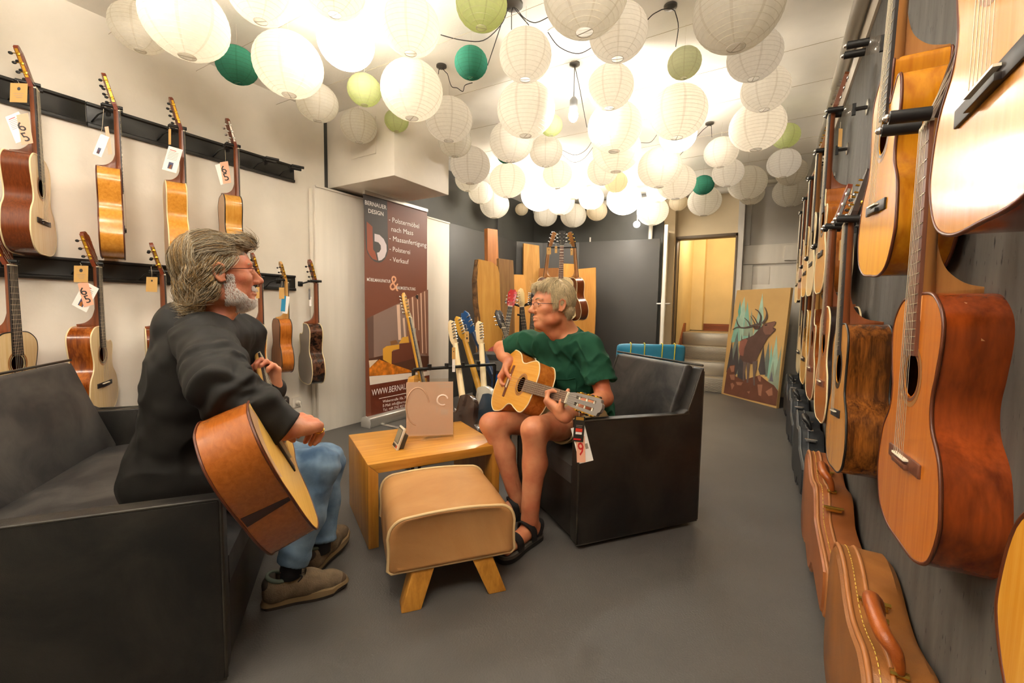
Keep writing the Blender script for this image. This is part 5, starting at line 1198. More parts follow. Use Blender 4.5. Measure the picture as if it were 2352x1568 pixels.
# ------------------------------------------------------------------ smooth implicit bodies (one continuous surface per part)
class Body:
    def __init__(s): s.ops = []
    def cap(s, a, b, ra, rb=None, k=.02, sub=False):
        s.ops.append(('c', np.asarray(a, float), np.asarray(b, float), ra, ra if rb is None else rb, k, sub)); return s
    def chain(s, pts, rad, k=.02):
        for i in range(len(pts) - 1): s.cap(pts[i], pts[i + 1], rad[i], rad[i + 1], k)
        return s
    def ell(s, c, r, ax=None, k=.02, sub=False):
        s.ops.append(('e', np.asarray(c, float), np.eye(3) if ax is None else np.asarray(ax, float), np.asarray(r, float), None, k, sub)); return s
    def cut(s, P, n, k=.002):      # removes everything on the side n points to
        s.ops.append(('p', np.asarray(P, float), nrm(n), None, None, k, True)); return s
    def cutbox(s, P, n, R, k=.002):  # plane cut only inside a ball of radius R round P
        s.ops.append(('q', np.asarray(P, float), nrm(n), R, None, k, True)); return s
    def inflated(s, g):
        b = Body()
        for o in s.ops:
            if o[0] == 'c': b.ops.append((o[0], o[1], o[2], o[3] + g, o[4] + g, o[5], o[6]))
            elif o[0] == 'e': b.ops.append((o[0], o[1], o[2], o[3] + g, None, o[5], o[6]))
        return b
    def bounds(s):
        lo, hi = [], []
        for o in s.ops:
            if o[6]: continue
            if o[0] == 'c': r = max(o[3], o[4]); lo += [o[1] - r, o[2] - r]; hi += [o[1] + r, o[2] + r]
            else: r = o[3].max(); lo.append(o[1] - r); hi.append(o[1] + r)
        return np.min(lo, 0), np.max(hi, 0)
    def field(s, h):
        lo, hi = s.bounds(); lo = lo - 4 * h; hi = hi + 4 * h
        n = np.ceil((hi - lo) / h).astype(int) + 1
        F = np.full(n, 1.0, np.float32)
        ax = [lo[i] + h * np.arange(n[i]) for i in range(3)]
        for o in s.ops:
            t, k = o[0], o[5]
            if t == 'c': r = max(o[3], o[4]); a0, b0 = np.minimum(o[1], o[2]) - r, np.maximum(o[1], o[2]) + r
            elif t == 'e': r = o[3].max(); a0, b0 = o[1] - r, o[1] + r
            elif t == 'q': a0, b0 = o[1] - o[3], o[1] + o[3]
            else: a0, b0 = lo, hi
            m = k + 3 * h if t in 'ce' else 0
            i0 = np.clip(np.floor((a0 - m - lo) / h).astype(int), 0, n - 1); i1 = np.clip(np.ceil((b0 + m - lo) / h).astype(int) + 1, 1, n)
            if (i1 <= i0).any(): continue
            X, Y, Z = np.meshgrid(ax[0][i0[0]:i1[0]], ax[1][i0[1]:i1[1]], ax[2][i0[2]:i1[2]], indexing='ij', sparse=True)
            if t == 'c':
                ba = o[2] - o[1]; L2 = max(ba @ ba, 1e-12)
                px, py, pz = X - o[1][0], Y - o[1][1], Z - o[1][2]
                tt = np.clip((px * ba[0] + py * ba[1] + pz * ba[2]) / L2, 0, 1)
                d = np.sqrt((px - tt * ba[0]) ** 2 + (py - tt * ba[1]) ** 2 + (pz - tt * ba[2]) ** 2) - (o[3] + (o[4] - o[3]) * tt)
            elif t == 'e':
                px, py, pz = X - o[1][0], Y - o[1][1], Z - o[1][2]; A = o[2]; r = o[3]
                q = [(px * A[0][j] + py * A[1][j] + pz * A[2][j]) for j in range(3)]
                k0 = np.sqrt(sum((q[j] / r[j]) ** 2 for j in range(3))); k1 = np.sqrt(sum((q[j] / r[j] ** 2) ** 2 for j in range(3))) + 1e-9
                d = k0 * (k0 - 1) / k1
            else:
                d = -((X - o[1][0]) * o[2][0] + (Y - o[1][1]) * o[2][1] + (Z - o[1][2]) * o[2][2])
                if t == 'q': d = np.maximum(d, np.sqrt((X - o[1][0]) ** 2 + (Y - o[1][1]) ** 2 + (Z - o[1][2]) ** 2) - o[3] * .98)
            G = F[i0[0]:i1[0], i0[1]:i1[1], i0[2]:i1[2]]
            if o[6]: hh = np.clip(.5 - .5 * (G + d) / k, 0, 1); R = G * (1 - hh) + (-d) * hh + k * hh * (1 - hh)
            else: hh = np.clip(.5 + .5 * (G - d) / k, 0, 1); R = G * (1 - hh) + d * hh - k * hh * (1 - hh)
            F[i0[0]:i1[0], i0[1]:i1[1], i0[2]:i1[2]] = R
        return F, lo
    def surface(s, h):
        F, lo = s.field(h); return nets(F, lo, h)
def nets(F, lo, h):
    S = F < 0; nx, ny, nz = F.shape
    cnt = np.zeros((nx - 1, ny - 1, nz - 1), np.int8)
    offs = [(a, b, c) for a in (0, 1) for b in (0, 1) for c in (0, 1)]
    for a, b, c in offs: cnt += S[a:nx - 1 + a, b:ny - 1 + b, c:nz - 1 + c]
    I, J, K = np.nonzero((cnt > 0) & (cnt < 8))
    idx = np.full(cnt.shape, -1, np.int32); idx[I, J, K] = np.arange(len(I))
    val = {o: F[I + o[0], J + o[1], K + o[2]] for o in offs}
    P = np.zeros((len(I), 3)); W_ = np.zeros(len(I))
    for o in offs:
        for a in range(3):
            if o[a] == 0:
                q = list(o); q[a] = 1; q = tuple(q); fa, fb = val[o], val[q]
                m = (fa < 0) != (fb < 0); t = np.where(m, fa / np.where(m, fa - fb, 1), 0)
                p = np.zeros((len(I), 3)); p[:] = o; p[:, a] = t; P[m] += p[m]; W_[m] += 1
    P = (P / W_[:, None] + np.stack([I, J, K], 1)) * h + lo
    fs = []
    for a in range(3):
        sl0 = [slice(None)] * 3; sl1 = [slice(None)] * 3; sl0[a] = slice(0, -1); sl1[a] = slice(1, None)
        ch = S[tuple(sl0)] != S[tuple(sl1)]; e = np.array(np.nonzero(ch)).T
        b, c = (a + 1) % 3, (a + 2) % 3
        e = e[(e[:, b] > 0) & (e[:, c] > 0) & (e[:, b] < F.shape[b] - 1) & (e[:, c] < F.shape[c] - 1)]
        q = []
        for db, dc in ((-1, -1), (0, -1), (0, 0), (-1, 0)):
            z = e.copy(); z[:, b] += db; z[:, c] += dc; q.append(idx[z[:, 0], z[:, 1], z[:, 2]])
        q = np.stack(q, 1); fl = ~S[e[:, 0], e[:, 1], e[:, 2]]
        q[fl] = q[fl][:, ::-1]; fs.append(q)
    Q = np.concatenate(fs); Q = Q[(Q >= 0).all(1)]
    return P, Q
def vnormals(P, Q):
    n = np.cross(P[Q[:, 2]] - P[Q[:, 0]], P[Q[:, 3]] - P[Q[:, 1]]); N = np.zeros_like(P)
    for i in range(4): np.add.at(N, Q[:, i], n)
    return N / (np.linalg.norm(N, axis=1)[:, None] + 1e-12)
def relax(P, Q, it=2, lam=.5):
    E = np.concatenate([Q[:, [0, 1]], Q[:, [1, 2]], Q[:, [2, 3]], Q[:, [3, 0]]])
    for _ in range(it):
        A = np.zeros_like(P); c = np.zeros(len(P))
        np.add.at(A, E[:, 0], P[E[:, 1]]); np.add.at(A, E[:, 1], P[E[:, 0]]); np.add.at(c, E[:, 0], 1); np.add.at(c, E[:, 1], 1)
        P = P + lam * (A / np.maximum(c, 1)[:, None] - P)
    return P
_LAT = np.random.default_rng(3).random((32, 32, 32)).astype(np.float32) * 2 - 1
def vnoise(P):
    f = np.floor(P).astype(int); t = P - f; t = t * t * (3 - 2 * t); f &= 31; g = (f + 1) & 31
    r = 0
    for a in (0, 1):
        for b in (0, 1):
            for c in (0, 1):
                w = (t[:, 0] if a else 1 - t[:, 0]) * (t[:, 1] if b else 1 - t[:, 1]) * (t[:, 2] if c else 1 - t[:, 2])
                r = r + w * _LAT[(g if a else f)[:, 0], (g if b else f)[:, 1], (g if c else f)[:, 2]]
    return r
def qmesh(P, Q, name, mat, parent, loc):
    me = bpy.data.meshes.new(name)
    me.vertices.add(len(P)); me.vertices.foreach_set('co', (P - loc).astype(np.float32).ravel())
    me.loops.add(Q.size); me.loops.foreach_set('vertex_index', Q.astype(np.int32).ravel())
    me.polygons.add(len(Q)); me.polygons.foreach_set('loop_start', np.arange(0, Q.size, 4, dtype=np.int32))
    try: me.polygons.foreach_set('loop_total', np.full(len(Q), 4, np.int32))
    except Exception: pass
    me.update(calc_edges=True); me.validate()
    return finish(me, name, mat, parent, smooth=True)
def strands(paths, r0, name, mat, parent, loc, tints, seg=3):
    """paths (N,K,3): thin tapering hairs joined as one part"""
    N, K, _ = paths.shape
    T = np.gradient(paths, axis=1); T /= np.linalg.norm(T, axis=2)[..., None] + 1e-9
    ref = np.array([.31, .47, .83]); A = np.cross(T, ref); A /= np.linalg.norm(A, axis=2)[..., None] + 1e-9; Bv = np.cross(T, A)
    w = (r0 * (1 - .8 * np.linspace(0, 1, K) ** 2))[None, :, None]
    V = np.stack([paths + w * (math.cos(2 * PI * q / seg) * A + math.sin(2 * PI * q / seg) * Bv) for q in range(seg)], 2)  # N,K,seg,3
    V = V.reshape(-1, 3); b = (np.arange(N) * K * seg)[:, None, None]; k = (np.arange(K - 1) * seg)[None, :, None]; q = np.arange(seg)[None, None, :]; q2 = (q + 1) % seg
    Q = np.stack([b + k + q, b + k + q2, b + k + seg + q2, b + k + seg + q], -1).reshape(-1, 4)
    o = qmesh(V, Q, name, mat, parent, loc)
    ca = o.data.color_attributes.new('tint', 'FLOAT_COLOR', 'POINT')
    col = np.ones((N, K * seg, 4), np.float32); col[:, :, :3] = tints[:, None, :]; ca.data.foreach_set('color', col.ravel()) if len(o.data.vertices) == N * K * seg else None
    return tag(o, kind='stuff')
def tinted(name, rough=.5):
    k = NT(name); a = k.n('ShaderNodeAttribute'); a.attribute_name = 'tint'; k.l(a, 'Color', k.b, 'Base Color'); k.b.inputs['Roughness'].default_value = rough; k.b.inputs['Specular IOR Level'].default_value = .35; return k.m
def skin_mat(name, col, red):
    k = NT(name); mp = k.coords()
    a = k.n('ShaderNodeTexNoise'); a.inputs['Scale'].default_value = 14; a.inputs['Detail'].default_value = 6; k.l(mp, 'Vector', a, 'Vector')
    r = k.ramp([(.32, lin(red)), (.62, lin(col))]); k.l(a, 'Fac', r, 'Fac'); k.l(r, 'Color', k.b, 'Base Color')
    f = k.n('ShaderNodeTexNoise'); f.inputs['Scale'].default_value = 240; f.inputs['Detail'].default_value = 3; k.l(mp, 'Vector', f, 'Vector')
    b = k.n('ShaderNodeBump'); b.inputs['Strength'].default_value = .25; b.inputs['Distance'].default_value = .002; k.l(f, 'Fac', b, 'Height'); k.l(b, 'Normal', k.b, 'Normal')
    k.b.inputs['Roughness'].default_value = .48; k.b.inputs['Subsurface Weight'].default_value = .12; k.b.inputs['Subsurface Radius'].default_value = (.012, .004, .002)
    return k.m
def cloth_mat(name, col, rough=.8, weave=700, vary=.12):
    k = NT(name); mp = k.coords(); c = lin(col)
    a = k.n('ShaderNodeTexNoise'); a.inputs['Scale'].default_value = 12; a.inputs['Detail'].default_value = 6; k.l(mp, 'Vector', a, 'Vector')
    r = k.ramp([(.3, tuple(v * (1 - vary) for v in c[:3]) + (1,)), (.7, tuple(min(1, v * (1 + vary)) for v in c[:3]) + (1,))]); k.l(a, 'Fac', r, 'Fac'); k.l(r, 'Color', k.b, 'Base Color')
    f = k.n('ShaderNodeTexNoise'); f.inputs['Scale'].default_value = weave; k.l(mp, 'Vector', f, 'Vector')
    b = k.n('ShaderNodeBump'); b.inputs['Strength'].default_value = .2; b.inputs['Distance'].default_value = .002; k.l(f, 'Fac', b, 'Height'); k.l(b, 'Normal', k.b, 'Normal')
    k.b.inputs['Roughness'].default_value = rough; k.b.inputs['Specular IOR Level'].default_value = .22
    return k.m
# ---- anatomy helpers
def frame_from(fwd, up=(0, 0, 1)):
    f = nrm(fwd); l = nrm(np.cross(up, f)); u = np.cross(f, l)
    return np.stack([l, f, u], 1)          # columns left, forward, up
def head_ops(b, H, R, neck_base, s=1.0, fat=0.0):
    """H centre between the ears at eye level; R columns left, forward, up"""
    L = lambda x, y, z: H + R @ (np.array([x, y, z]) * s)
    e = lambda c, r, k=.02, sub=False: b.ell(L(*c), np.array(r) * s, R, k * s, sub)
    c = lambda p, q, r0, r1, k=.012, sub=False: b.cap(L(*p), L(*q), r0 * s, r1 * s, k * s, sub)
    e((0, -.014, .032), (.075, .097, .084)); e((0, .034, -.012), (.062, .060, .083), .03)
    e((0, .032, -.072), (.053 + fat, .054, .043), .03); e((0, .074, -.104), (.024, .020, .019), .025)
    for q in (-1, 1):
        e((q * .044, .056, -.026), (.023, .027, .021), .02)
        e((q * .050, .018, -.078), (.016 + fat, .030, .026), .02)
    c((-.040, .080, .019), (.040, .080, .019), .0105, .0105, .015)
    for q in (-1, 1): e((q * .034, .099, -.003), (.018, .017, .0125), .012, True)
    c((0, .086, .014), (0, .110, -.030), .0085, .0115, .010); e((0, .114, -.035), (.0125, .0135, .012), .008)
    for q in (-1, 1): e((q * .0125, .101, -.040), (.0085, .011, .0085), .006); e((q * .007, .112, -.048), (.0035, .005, .003), .003, True)
    for q in (-1, 1):                                                                   # lids
        c((q * .046, .080, -.002), (q * .033, .0895, .006), .004, .0048, .004); c((q * .033, .0895, .006), (q * .019, .084, .001), .0048, .004, .004)
        c((q * .046, .080, -.004), (q * .033, .0880, -.011), .0035, .0042, .004); c((q * .033, .0880, -.011), (q * .019, .083, -.003), .0042, .0035, .004)
    c((-.023, .084, -.069), (0, .095, -.0655), .0045, .0062, .006); c((.023, .084, -.069), (0, .095, -.0655), .0045, .0062, .006)
    c((-.021, .083, -.076), (0, .0935, -.0785), .0045, .0075, .006); c((.021, .083, -.076), (0, .0935, -.0785), .0045, .0075, .006)
    c((-.025, .088, -.0725), (0, .1025, -.0720), .0022, .0026, .003, True); c((.025, .088, -.0725), (0, .1025, -.0720), .0022, .0026, .003, True)
    for q in (-1, 1):
        c((q * .021, .098, -.044), (q * .034, .082, -.082), .0028, .0022, .007, True)    # cheek fold
        E_ = lambda y, z, x=.0: (q * (.075 + x * .9), -.010 + (y + .010) * .88, -.008 + (z + .008) * .86)
        b.ell(L(*E_(-.012, -.012, .004)), np.array([.007, .0165, .0265]) * s, R, .006 * s)   # ear
        pts = [E_(.004, -.002, .007), E_(.002, .016, .010), E_(-.012, .024, .013), E_(-.027, .016, .014), E_(-.031, -.004, .013), E_(-.024, -.026, .010), E_(-.010, -.040, .007), E_(.002, -.036, .005)]
        for i in range(len(pts) - 1): c(pts[i], pts[i + 1], .0042, .0046, .003)
        b.ell(L(*E_(-.010, -.006, .014)), np.array([.008, .010, .014]) * s, R, .004 * s, True)
    b.cap(L(0, -.032, -.065), neck_base, .054 * s, .064 * s, .03)
    c((0, .045, -.105), (0, -.01, -.15), .025, .03, .03)
    return L
FJ = []
def hand_ops(b, wrist, d, palm, thumb_side, curls, spread=.10, s=1.0, thumb=None, k=.006, flen=(.074, .082, .076, .060)):
    """d wrist->knuckles, palm = normal out of the palm; curls: 4 x (mcp, pip, dip) in radians towards the palm; thumb: 3 points relative (d, thumb_side, palm)"""
    d = nrm(d); palm = nrm(np.asarray(palm) - d * np.dot(palm, d)); t = nrm(np.cross(d, palm)); t = t if np.dot(t, thumb_side) > 0 else -t
    X = lambda a, b_, c: wrist + (d * a + t * b_ + palm * c) * s
    tips = []; FJ.clear()
    b.cap(X(-.015, 0, 0), X(.02, 0, 0), .026 * s, .028 * s, .02)
    for i, (kd, kt) in enumerate(((.088, .031), (.094, .010), (.090, -.011), (.080, -.030))):
        kn = X(kd, kt, -.002); b.cap(X(.012, kt * .55, .0), kn, .0165 * s, .0128 * s, .012)
        ang = 0.0; p = kn; sp = (1.5 - i) * spread; b.cap(X(.02, kt * .45, -.0135), X(kd - .006, kt, -.0115), .0035 * s, .0042 * s, .006); b.ell(X(kd, kt, -.006), np.array([.0105, .0095, .0085]) * s, np.stack([d, t, palm], 1), .006); FJ.append([kn])
        for j, (fr, r0, r1) in enumerate(((.50, .0100, .0088), (.30, .0088, .0078), (.20, .0078, .0066))):
            ang += curls[i][j]
            v = (d * math.cos(sp) + t * math.sin(sp)) * math.cos(ang) + palm * math.sin(ang)
            q = p + v * flen[i] * fr * s; b.cap(p, q, r0 * s, r1 * s, k if j else .008); p = q; FJ[-1].append(q)
        tips.append(p)
    b.ell(X(.055, 0, .010), np.array([.040, .034, .014]) * s, np.stack([d, t, palm], 1), .012)
    tp = thumb or [(.022, .030, .006), (.052, .050, .018), (.078, .052, .026), (.100, .046, .030)]
    tp = [X(*q) for q in tp]
    for i, (r0, r1) in enumerate(((.0165, .0125), (.0120, .0100), (.0100, .0082))): b.cap(tp[i], tp[i + 1], r0 * s, r1 * s, .010 if i == 0 else k)
    return tips, tp
# ------------------------------------------------------------------ the two held guitars
R1 = np.array([[-.0791, -.4931, -.8664], [.4897, -.7762, .3971], [-.8683, -.3928, .3028]]); T1 = np.array([-1.0359, .5136, .5882])
R2 = np.array([[-.1836, .5516, .8137], [-.3316, .7445, -.5795], [-.9254, -.3762, .0462]]); T2 = np.array([-1.286, 2.158, .665])
g1, i1 = guitar('amber acoustic guitar with red brown sides held by bearded man', top='gold', side='warm', kind='steel', L=.505, wl=.20, ww=.128, wu=.148, d=.115, bind=M_bind_w, neck='light', head='black', fb='d', dots=True)
place(g1, R1, T1, (0, 0, 0))
MB().prism([(-.006, -.110), (.006, -.110), (.016, -.006), (-.016, -.006)], 'Z', -.0012, .002).build('end_graft', plain('dark end graft', '3A1C0C', .3), g1)
bw_ = [(-x, z) for x, z in body_outline(.505, .20, .128, .148)[4:22]]
pl_ = [(x, -.1195, z) for x, z in bw_] + [(x * .80, -.1210, z * .92 + .012) for x, z in bw_[::-1]]
nb = len(bw_); MB().add(pl_, [(i, i + 1, 2 * nb - 2 - i, 2 * nb - 1 - i) for i in range(nb - 1)]).build('arm_bevel', W('pale arm bevel', 'D9B48E', 'C79C72', rough=.3), g1, smooth='sharp')
g2, i2 = guitar('amber classical guitar played by the man in green', top='amber', side='orange', kind='classic', bind=M_bind_c, neck='tan', head='grey', fb='r', fb_mat=plain('brown fingerboard', '6B5344', .4), bridge_mat=plain('brown bridge', '6E3F2A', .4))
place(g2, R2, T2, (0, 0, 0), .95)
def G(R, T, sc, w, n, s): return T + R @ (np.array([w, -n, s]) * sc)     # point on a held guitar
# ------------------------------------------------------------------ man in green
H2 = at(1268, 697, 2.22); tc_ = nrm((CAM - H2) * np.array([1, 1, 0])); il = np.array([-CR[0], -CR[1], 0]); il = nrm(il - tc_ * (il @ tc_))
f2 = math.cos(math.radians(64)) * tc_ + math.sin(math.radians(64)) * il
RH2 = frame_from(f2 + np.array([0, 0, -.02]))
J = {k: at(*v) for k, v in dict(neck=(1303, 772, 2.32), LS=(1358, 797, 2.17), RS=(1214, 787, 2.44), LE=(1388, 914, 2.12), RE=(1151, 800, 2.60), RW=(1169, 834, 2.43), pel=(1340, 952, 2.50), LH=(1350, 962, 2.38), RH=(1300, 957, 2.54), LK=(1227, 987, 2.0), RK=(1129, 974, 2.28), LA=(1217, 1192, 2.03), RA=(1188, 1142, 2.27)).items()}
u2, n2, w2 = R2[:, 2], -R2[:, 1], R2[:, 0]
Np = G(R2, T2, .95, 0, .105, .715)
K2 = Np + w2 * .045 + n2 * .004 - u2 * .02
dL = nrm(-u2 * .55 + n2 * .45 - w2 * .25); LW2 = K2 - dL * .085
root2 = thing('person', 'seated man in green t-shirt and beige shorts playing classical guitar', 'person', (J['pel'][0], J['pel'][1], 0)); loc2 = np.array(root2.location)
b = Body()
sk2 = head_ops(b, H2, RH2, J['neck'] + np.array([.01, .01, -.02]), 1.04, .004)
chest = (J['LS'] + J['RS']) / 2 * .62 + J['pel'] * .38
lat = nrm(J['LS'] - J['RS']); upv = nrm(J['neck'] - J['pel']); fwd = nrm(np.cross(lat, upv)); fwd = fwd if fwd @ tc_ > 0 else -fwd; TR2 = np.stack([lat, fwd, upv], 1)
b.ell(chest, (.155, .105, .17), TR2, .04).ell(J['pel'] + upv * .04, (.155, .115, .12), TR2, .05).cap(J['LS'] - lat * .03, J['RS'] + lat * .03, .055, .055, .05).cap(J['neck'] - np.array([0, 0, .02]), chest, .06, .09, .05)
b.chain([J['LS'], J['LE']], [.050, .041], .03).chain([J['LE'], J['LE'] * .6 + LW2 * .4, LW2], [.041, .041, .026], .02)
b.chain([J['RS'], J['RE']], [.050, .042], .03).chain([J['RE'], J['RE'] * .6 + J['RW'] * .4, J['RW']], [.042, .043, .027], .02)
for q in 'LR':
    h, k_, a_ = J[q + 'H'], J[q + 'K'], J[q + 'A']
    b.chain([h, h * .4 + k_ * .6, k_], [.085, .072, .056], .03)
    sd = nrm(np.cross(k_ - a_, fwd)); bk = -nrm((k_ - h) * np.array([1, 1, 0]))
    calf = k_ * .62 + a_ * .38 + bk * .022
    b.chain([k_, calf, a_ * .85 + k_ * .15], [.054, .052, .035], .035).cap(k_, a_, .042, .033, .03).cap(a_ * .85 + k_ * .15, a_, .034, .036, .02)
    b.ell(k_ + nrm(k_ - h) * .018 + np.array([0, 0, .004]), (.034, .034, .036), None, .03)
def foot(b, ank, toe_dir, s=1.0, toes=True):
    d = nrm([toe_dir[0], toe_dir[1], 0]); sd = np.array([-d[1], d[0], 0]); z0 = .035
    X = lambda a, c, z: np.array([ank[0], ank[1], 0]) + d * a * s + sd * c * s + np.array([0, 0, z])
    b.cap(ank, X(-.03, 0, z0 + .03), .036, .033, .02).cap(X(-.035, 0, z0 + .028), X(-.03, 0, z0 + .025), .032, .03, .02)
    b.cap(X(-.005, 0, .085), X(.10, .008, .058), .030, .024, .02).cap(X(.0, -.01, .065), X(.12, -.022, .050), .027, .018, .02).cap(X(.02, .012, .062), X(.135, .018, .053), .026, .020, .02)
    for (c, L_, r_) in ((.030, .195, .0125), (.011, .198, .0095), (-.006, .190, .0090), (-.021, .178, .0085), (-.034, .162, .0080)):
        b.cap(X(.125, c * .9, .05), X(L_ - .02, c, .05), r_ * 1.05, r_ * .95, .006); b.cap(X(L_ - .02, c, .05), X(L_, c, .047), r_ * .95, r_, .003)
    return X
ftL = nrm((onz(1195, 1262) - J['LA']) * np.array([1, 1, 0])); ftL = nrm((onz(1188, 1256) - onz(1236, 1226)) * np.array([1, 1, 0]))
FX = foot(b, J['LA'], ftL); ftR = nrm([-.62, -.78, 0]); FXr = foot(b, J['RA'], ftR)
# hands
dR = nrm(at(1150, 884, 2.43) - at(1170, 838, 2.43))
tipsR, thR = hand_ops(b, J['RW'], dR, u2 * .75 - n2 * .55, n2, [(.75, .75, .4), (.7, .8, .45), (.65, .85, .5), (.6, .85, .5)], .06, 1.0, [(.022, .028, .008), (.045, .045, .030), (.060, .050, .058), (.075, .046, .082)])
tipsL, thL = hand_ops(b, LW2, dL, -w2 * .8 - n2 * .35, u2, [(.95, 1.15, .7), (.85, 1.2, .75), (.9, 1.2, .8), (1.0, 1.15, .8)], .10, 1.0, [(.018, .030, .004), (.028, .050, .030), (.035, .052, .062), (.045, .046, .088)])
M_skin2 = skin_mat('ruddy tanned skin', 'CE8A63', 'B96A48')
P, Q = b.surface(.0032); P = relax(P, Q, 1, .4)
qmesh(P, Q, 'body', M_skin2, root2, loc2)
def eyes(sk, R, root, loc, s):
    for q in (-1, 1):
        c = sk(q * .033, .0755, -.0025) - loc
        e = MB().ball((0, 0, 0), .0122 * s, 16, 12); e.v = [tuple(np.array(v) + c) for v in e.v]; e.build('eye', plain('eye white', 'E6DED4', .2), root, smooth=True)
        i_ = MB().ball((0, 0, 0), .0058 * s, 12, 8); cc = sk(q * .033, .0824, -.0025) - loc; i_.v = [tuple(np.array(v) + cc) for v in i_.v]; i_.build('iris', plain('grey blue iris', '4E5A60', .15), root, smooth=True)
        br = [sk(q * x, y, z) - loc for x, y, z in ((.015, .0945, .0195), (.030, .0935, .0250), (.045, .0835, .0235), (.053, .0745, .018))]
        m = MB().tube(smoothcurve(br, 4), [.0035] * 4 + [.004] * 5 + [.003] * 4, 6); m.build('eyebrow', plain('grey brow', '9C8468', .8), root, smooth=True)
eyes(sk2, RH2, root2, loc2, 1.04)
def glasses(sk, root, loc, col, metal, tiny=False, half=True, drop=0.0):
    t = bpy.data.objects.new('eyeglasses', None); link(t, root)
    Lp = lambda x, y, z: sk(x, y, z - drop) - loc
    m = plain(col[0], col[1], .3, metal)
    for q in (-1, 1):
        rim = [(q * (.033 + .023 * math.cos(a)), .108 - .010 * abs(math.cos(a) + .0) * (1 if math.cos(a) > 0 else .3), -.008 + .0145 * math.sin(a) * (1.0 if math.sin(a) > 0 else .9)) for a in np.linspace(0, 2 * PI, 28, endpoint=False)]
        rim = [(x, y, max(min(z, .0045), -.021)) for x, y, z in rim]
        MB().add([Lp(*p) for p in rim], [tuple(range(28))]).build('lens', M_glass, t)
        pr = rim[:15] if half else rim
        MB().tube([Lp(*p) for p in pr], .0011, 6, closed=not half).build('rim', m, t, smooth=True)
        MB().tube([Lp(q * .056, .100, .0), Lp(q * .066, .085, .001), Lp(q * .076, .03, .0), Lp(q * .080, -.012, -.004), Lp(q * .080, -.03, -.018)], .0016, 6).build('temple', m, t, smooth=True)
    MB().tube(smoothcurve([Lp(-.011, .107, -.004), Lp(0, .109, .001), Lp(.011, .107, -.004)], 4), .0013, 6).build('bridge', m, t, smooth=True)
glasses(sk2, root2, loc2, ('dark blue spectacle metal', '2B2E3C'), .5)
# t-shirt
sh = Body()
sh.ell(chest, (.180, .127, .185), TR2, .05).ell(J['pel'] * .6 + chest * .4, (.178, .135, .16), TR2, .05).ell(J['pel'] + upv * .03, (.185, .142, .12), TR2, .05).cap(J['LS'] - lat * .03, J['RS'] + lat * .03, .068, .068, .05).cap(J['neck'] - upv * .022, chest, .084, .11, .05)
hemL = J['LS'] * .30 + J['LE'] * .70; hemR = J['RS'] * .42 + J['RE'] * .58
sh.chain([J['LS'] - lat * .01, hemL + (J['LE'] - J['LS']) * .10], [.070, .076], .04).chain([J['RS'] + lat * .01, hemR + (J['RE'] - J['RS']) * .10], [.070, .074], .04)
sh.cutbox(hemL, J['LE'] - J['LS'], .13).cutbox(hemR, J['RE'] - J['RS'], .12)
sh.cap(hemL - nrm(J['LE'] - J['LS']) * .03, hemL + nrm(J['LE'] - J['LS']) * .06, .058, .066, .004, True).cap(hemR - nrm(J['RE'] - J['RS']) * .03, hemR + nrm(J['RE'] - J['RS']) * .06, .057, .064, .004, True)
nk = J['neck'] + fwd * .005 + np.array([0, 0, .012]); sh.cap(nk - upv * .03, nk + upv * .12 + fwd * .02, .064, .085, .006, True)
sh.cut(J['pel'] - upv * .075, -upv, .01)
P, Q = sh.surface(.005); N = vnormals(P, Q)
rel = P - chest; fold = 1 - np.abs(vnoise(np.stack([(rel @ lat) * 15 + (rel @ upv) * 8, (rel @ upv) * 5 - (rel @ lat) * 5, (rel @ fwd) * 9], 1)))
f3 = 1 - np.abs(vnoise(np.stack([(rel @ lat) * 22 - (rel @ upv) * 14 + 7, (rel @ upv) * 9 + (rel @ lat) * 5, (rel @ fwd) * 10], 1)))
P = P + N * (.017 * (fold ** 4 - .35) + .008 * (f3 ** 5 - .3))[:, None]
M_green = cloth_mat('dark green cotton', '1C4A35', .85)
shirt = qmesh(relax(P, Q, 2, .4), Q, 't_shirt', M_green, root2, loc2)
ring = [nk + upv * .004 + lat * math.cos(a) * .071 + fwd * math.sin(a) * .069 - upv * (.014 * math.sin(a) + .006) for a in np.linspace(0, 2 * PI, 30, endpoint=False)]
MB().tube([p - loc2 for p in ring], .0085, 8, closed=True).build('collar', M_green, shirt, smooth=True)
SV = np.array([v.co[:] for v in shirt.data.vertices]) + loc2; sr = SV - chest; sl, su, sf = sr @ lat, sr @ upv, sr @ fwd
pv = []
for j in range(9):
    for i in range(9):
        a_, b_ = .025 + .090 * i / 8, .035 - .105 * j / 8; m_ = (np.hypot(sl - a_, su - b_) < .014) & (sf > 0); f_ = sf[m_].max() if m_.any() else .12
        pv.append(chest + lat * a_ + upv * b_ + fwd * (f_ + .0025) - loc2)
MB().add(pv, [(j * 9 + i, j * 9 + i + 1, (j + 1) * 9 + i + 1, (j + 1) * 9 + i) for j in range(8) for i in range(8)]).build('chest_pocket', M_green, shirt, smooth=True)
MB().tube([p + fwd * .002 for p in pv[:9]], .0022, 6).build('pocket_seam', M_green, shirt, smooth=True)
MB().tube([pv[9 * j] + fwd * .001 for j in range(9)] + [pv[72 + i] + fwd * .001 for i in range(9)] + [pv[9 * j + 8] + fwd * .001 for j in range(8, -1, -1)], .0016, 6).build('pocket_seam', M_green, shirt, smooth=True)
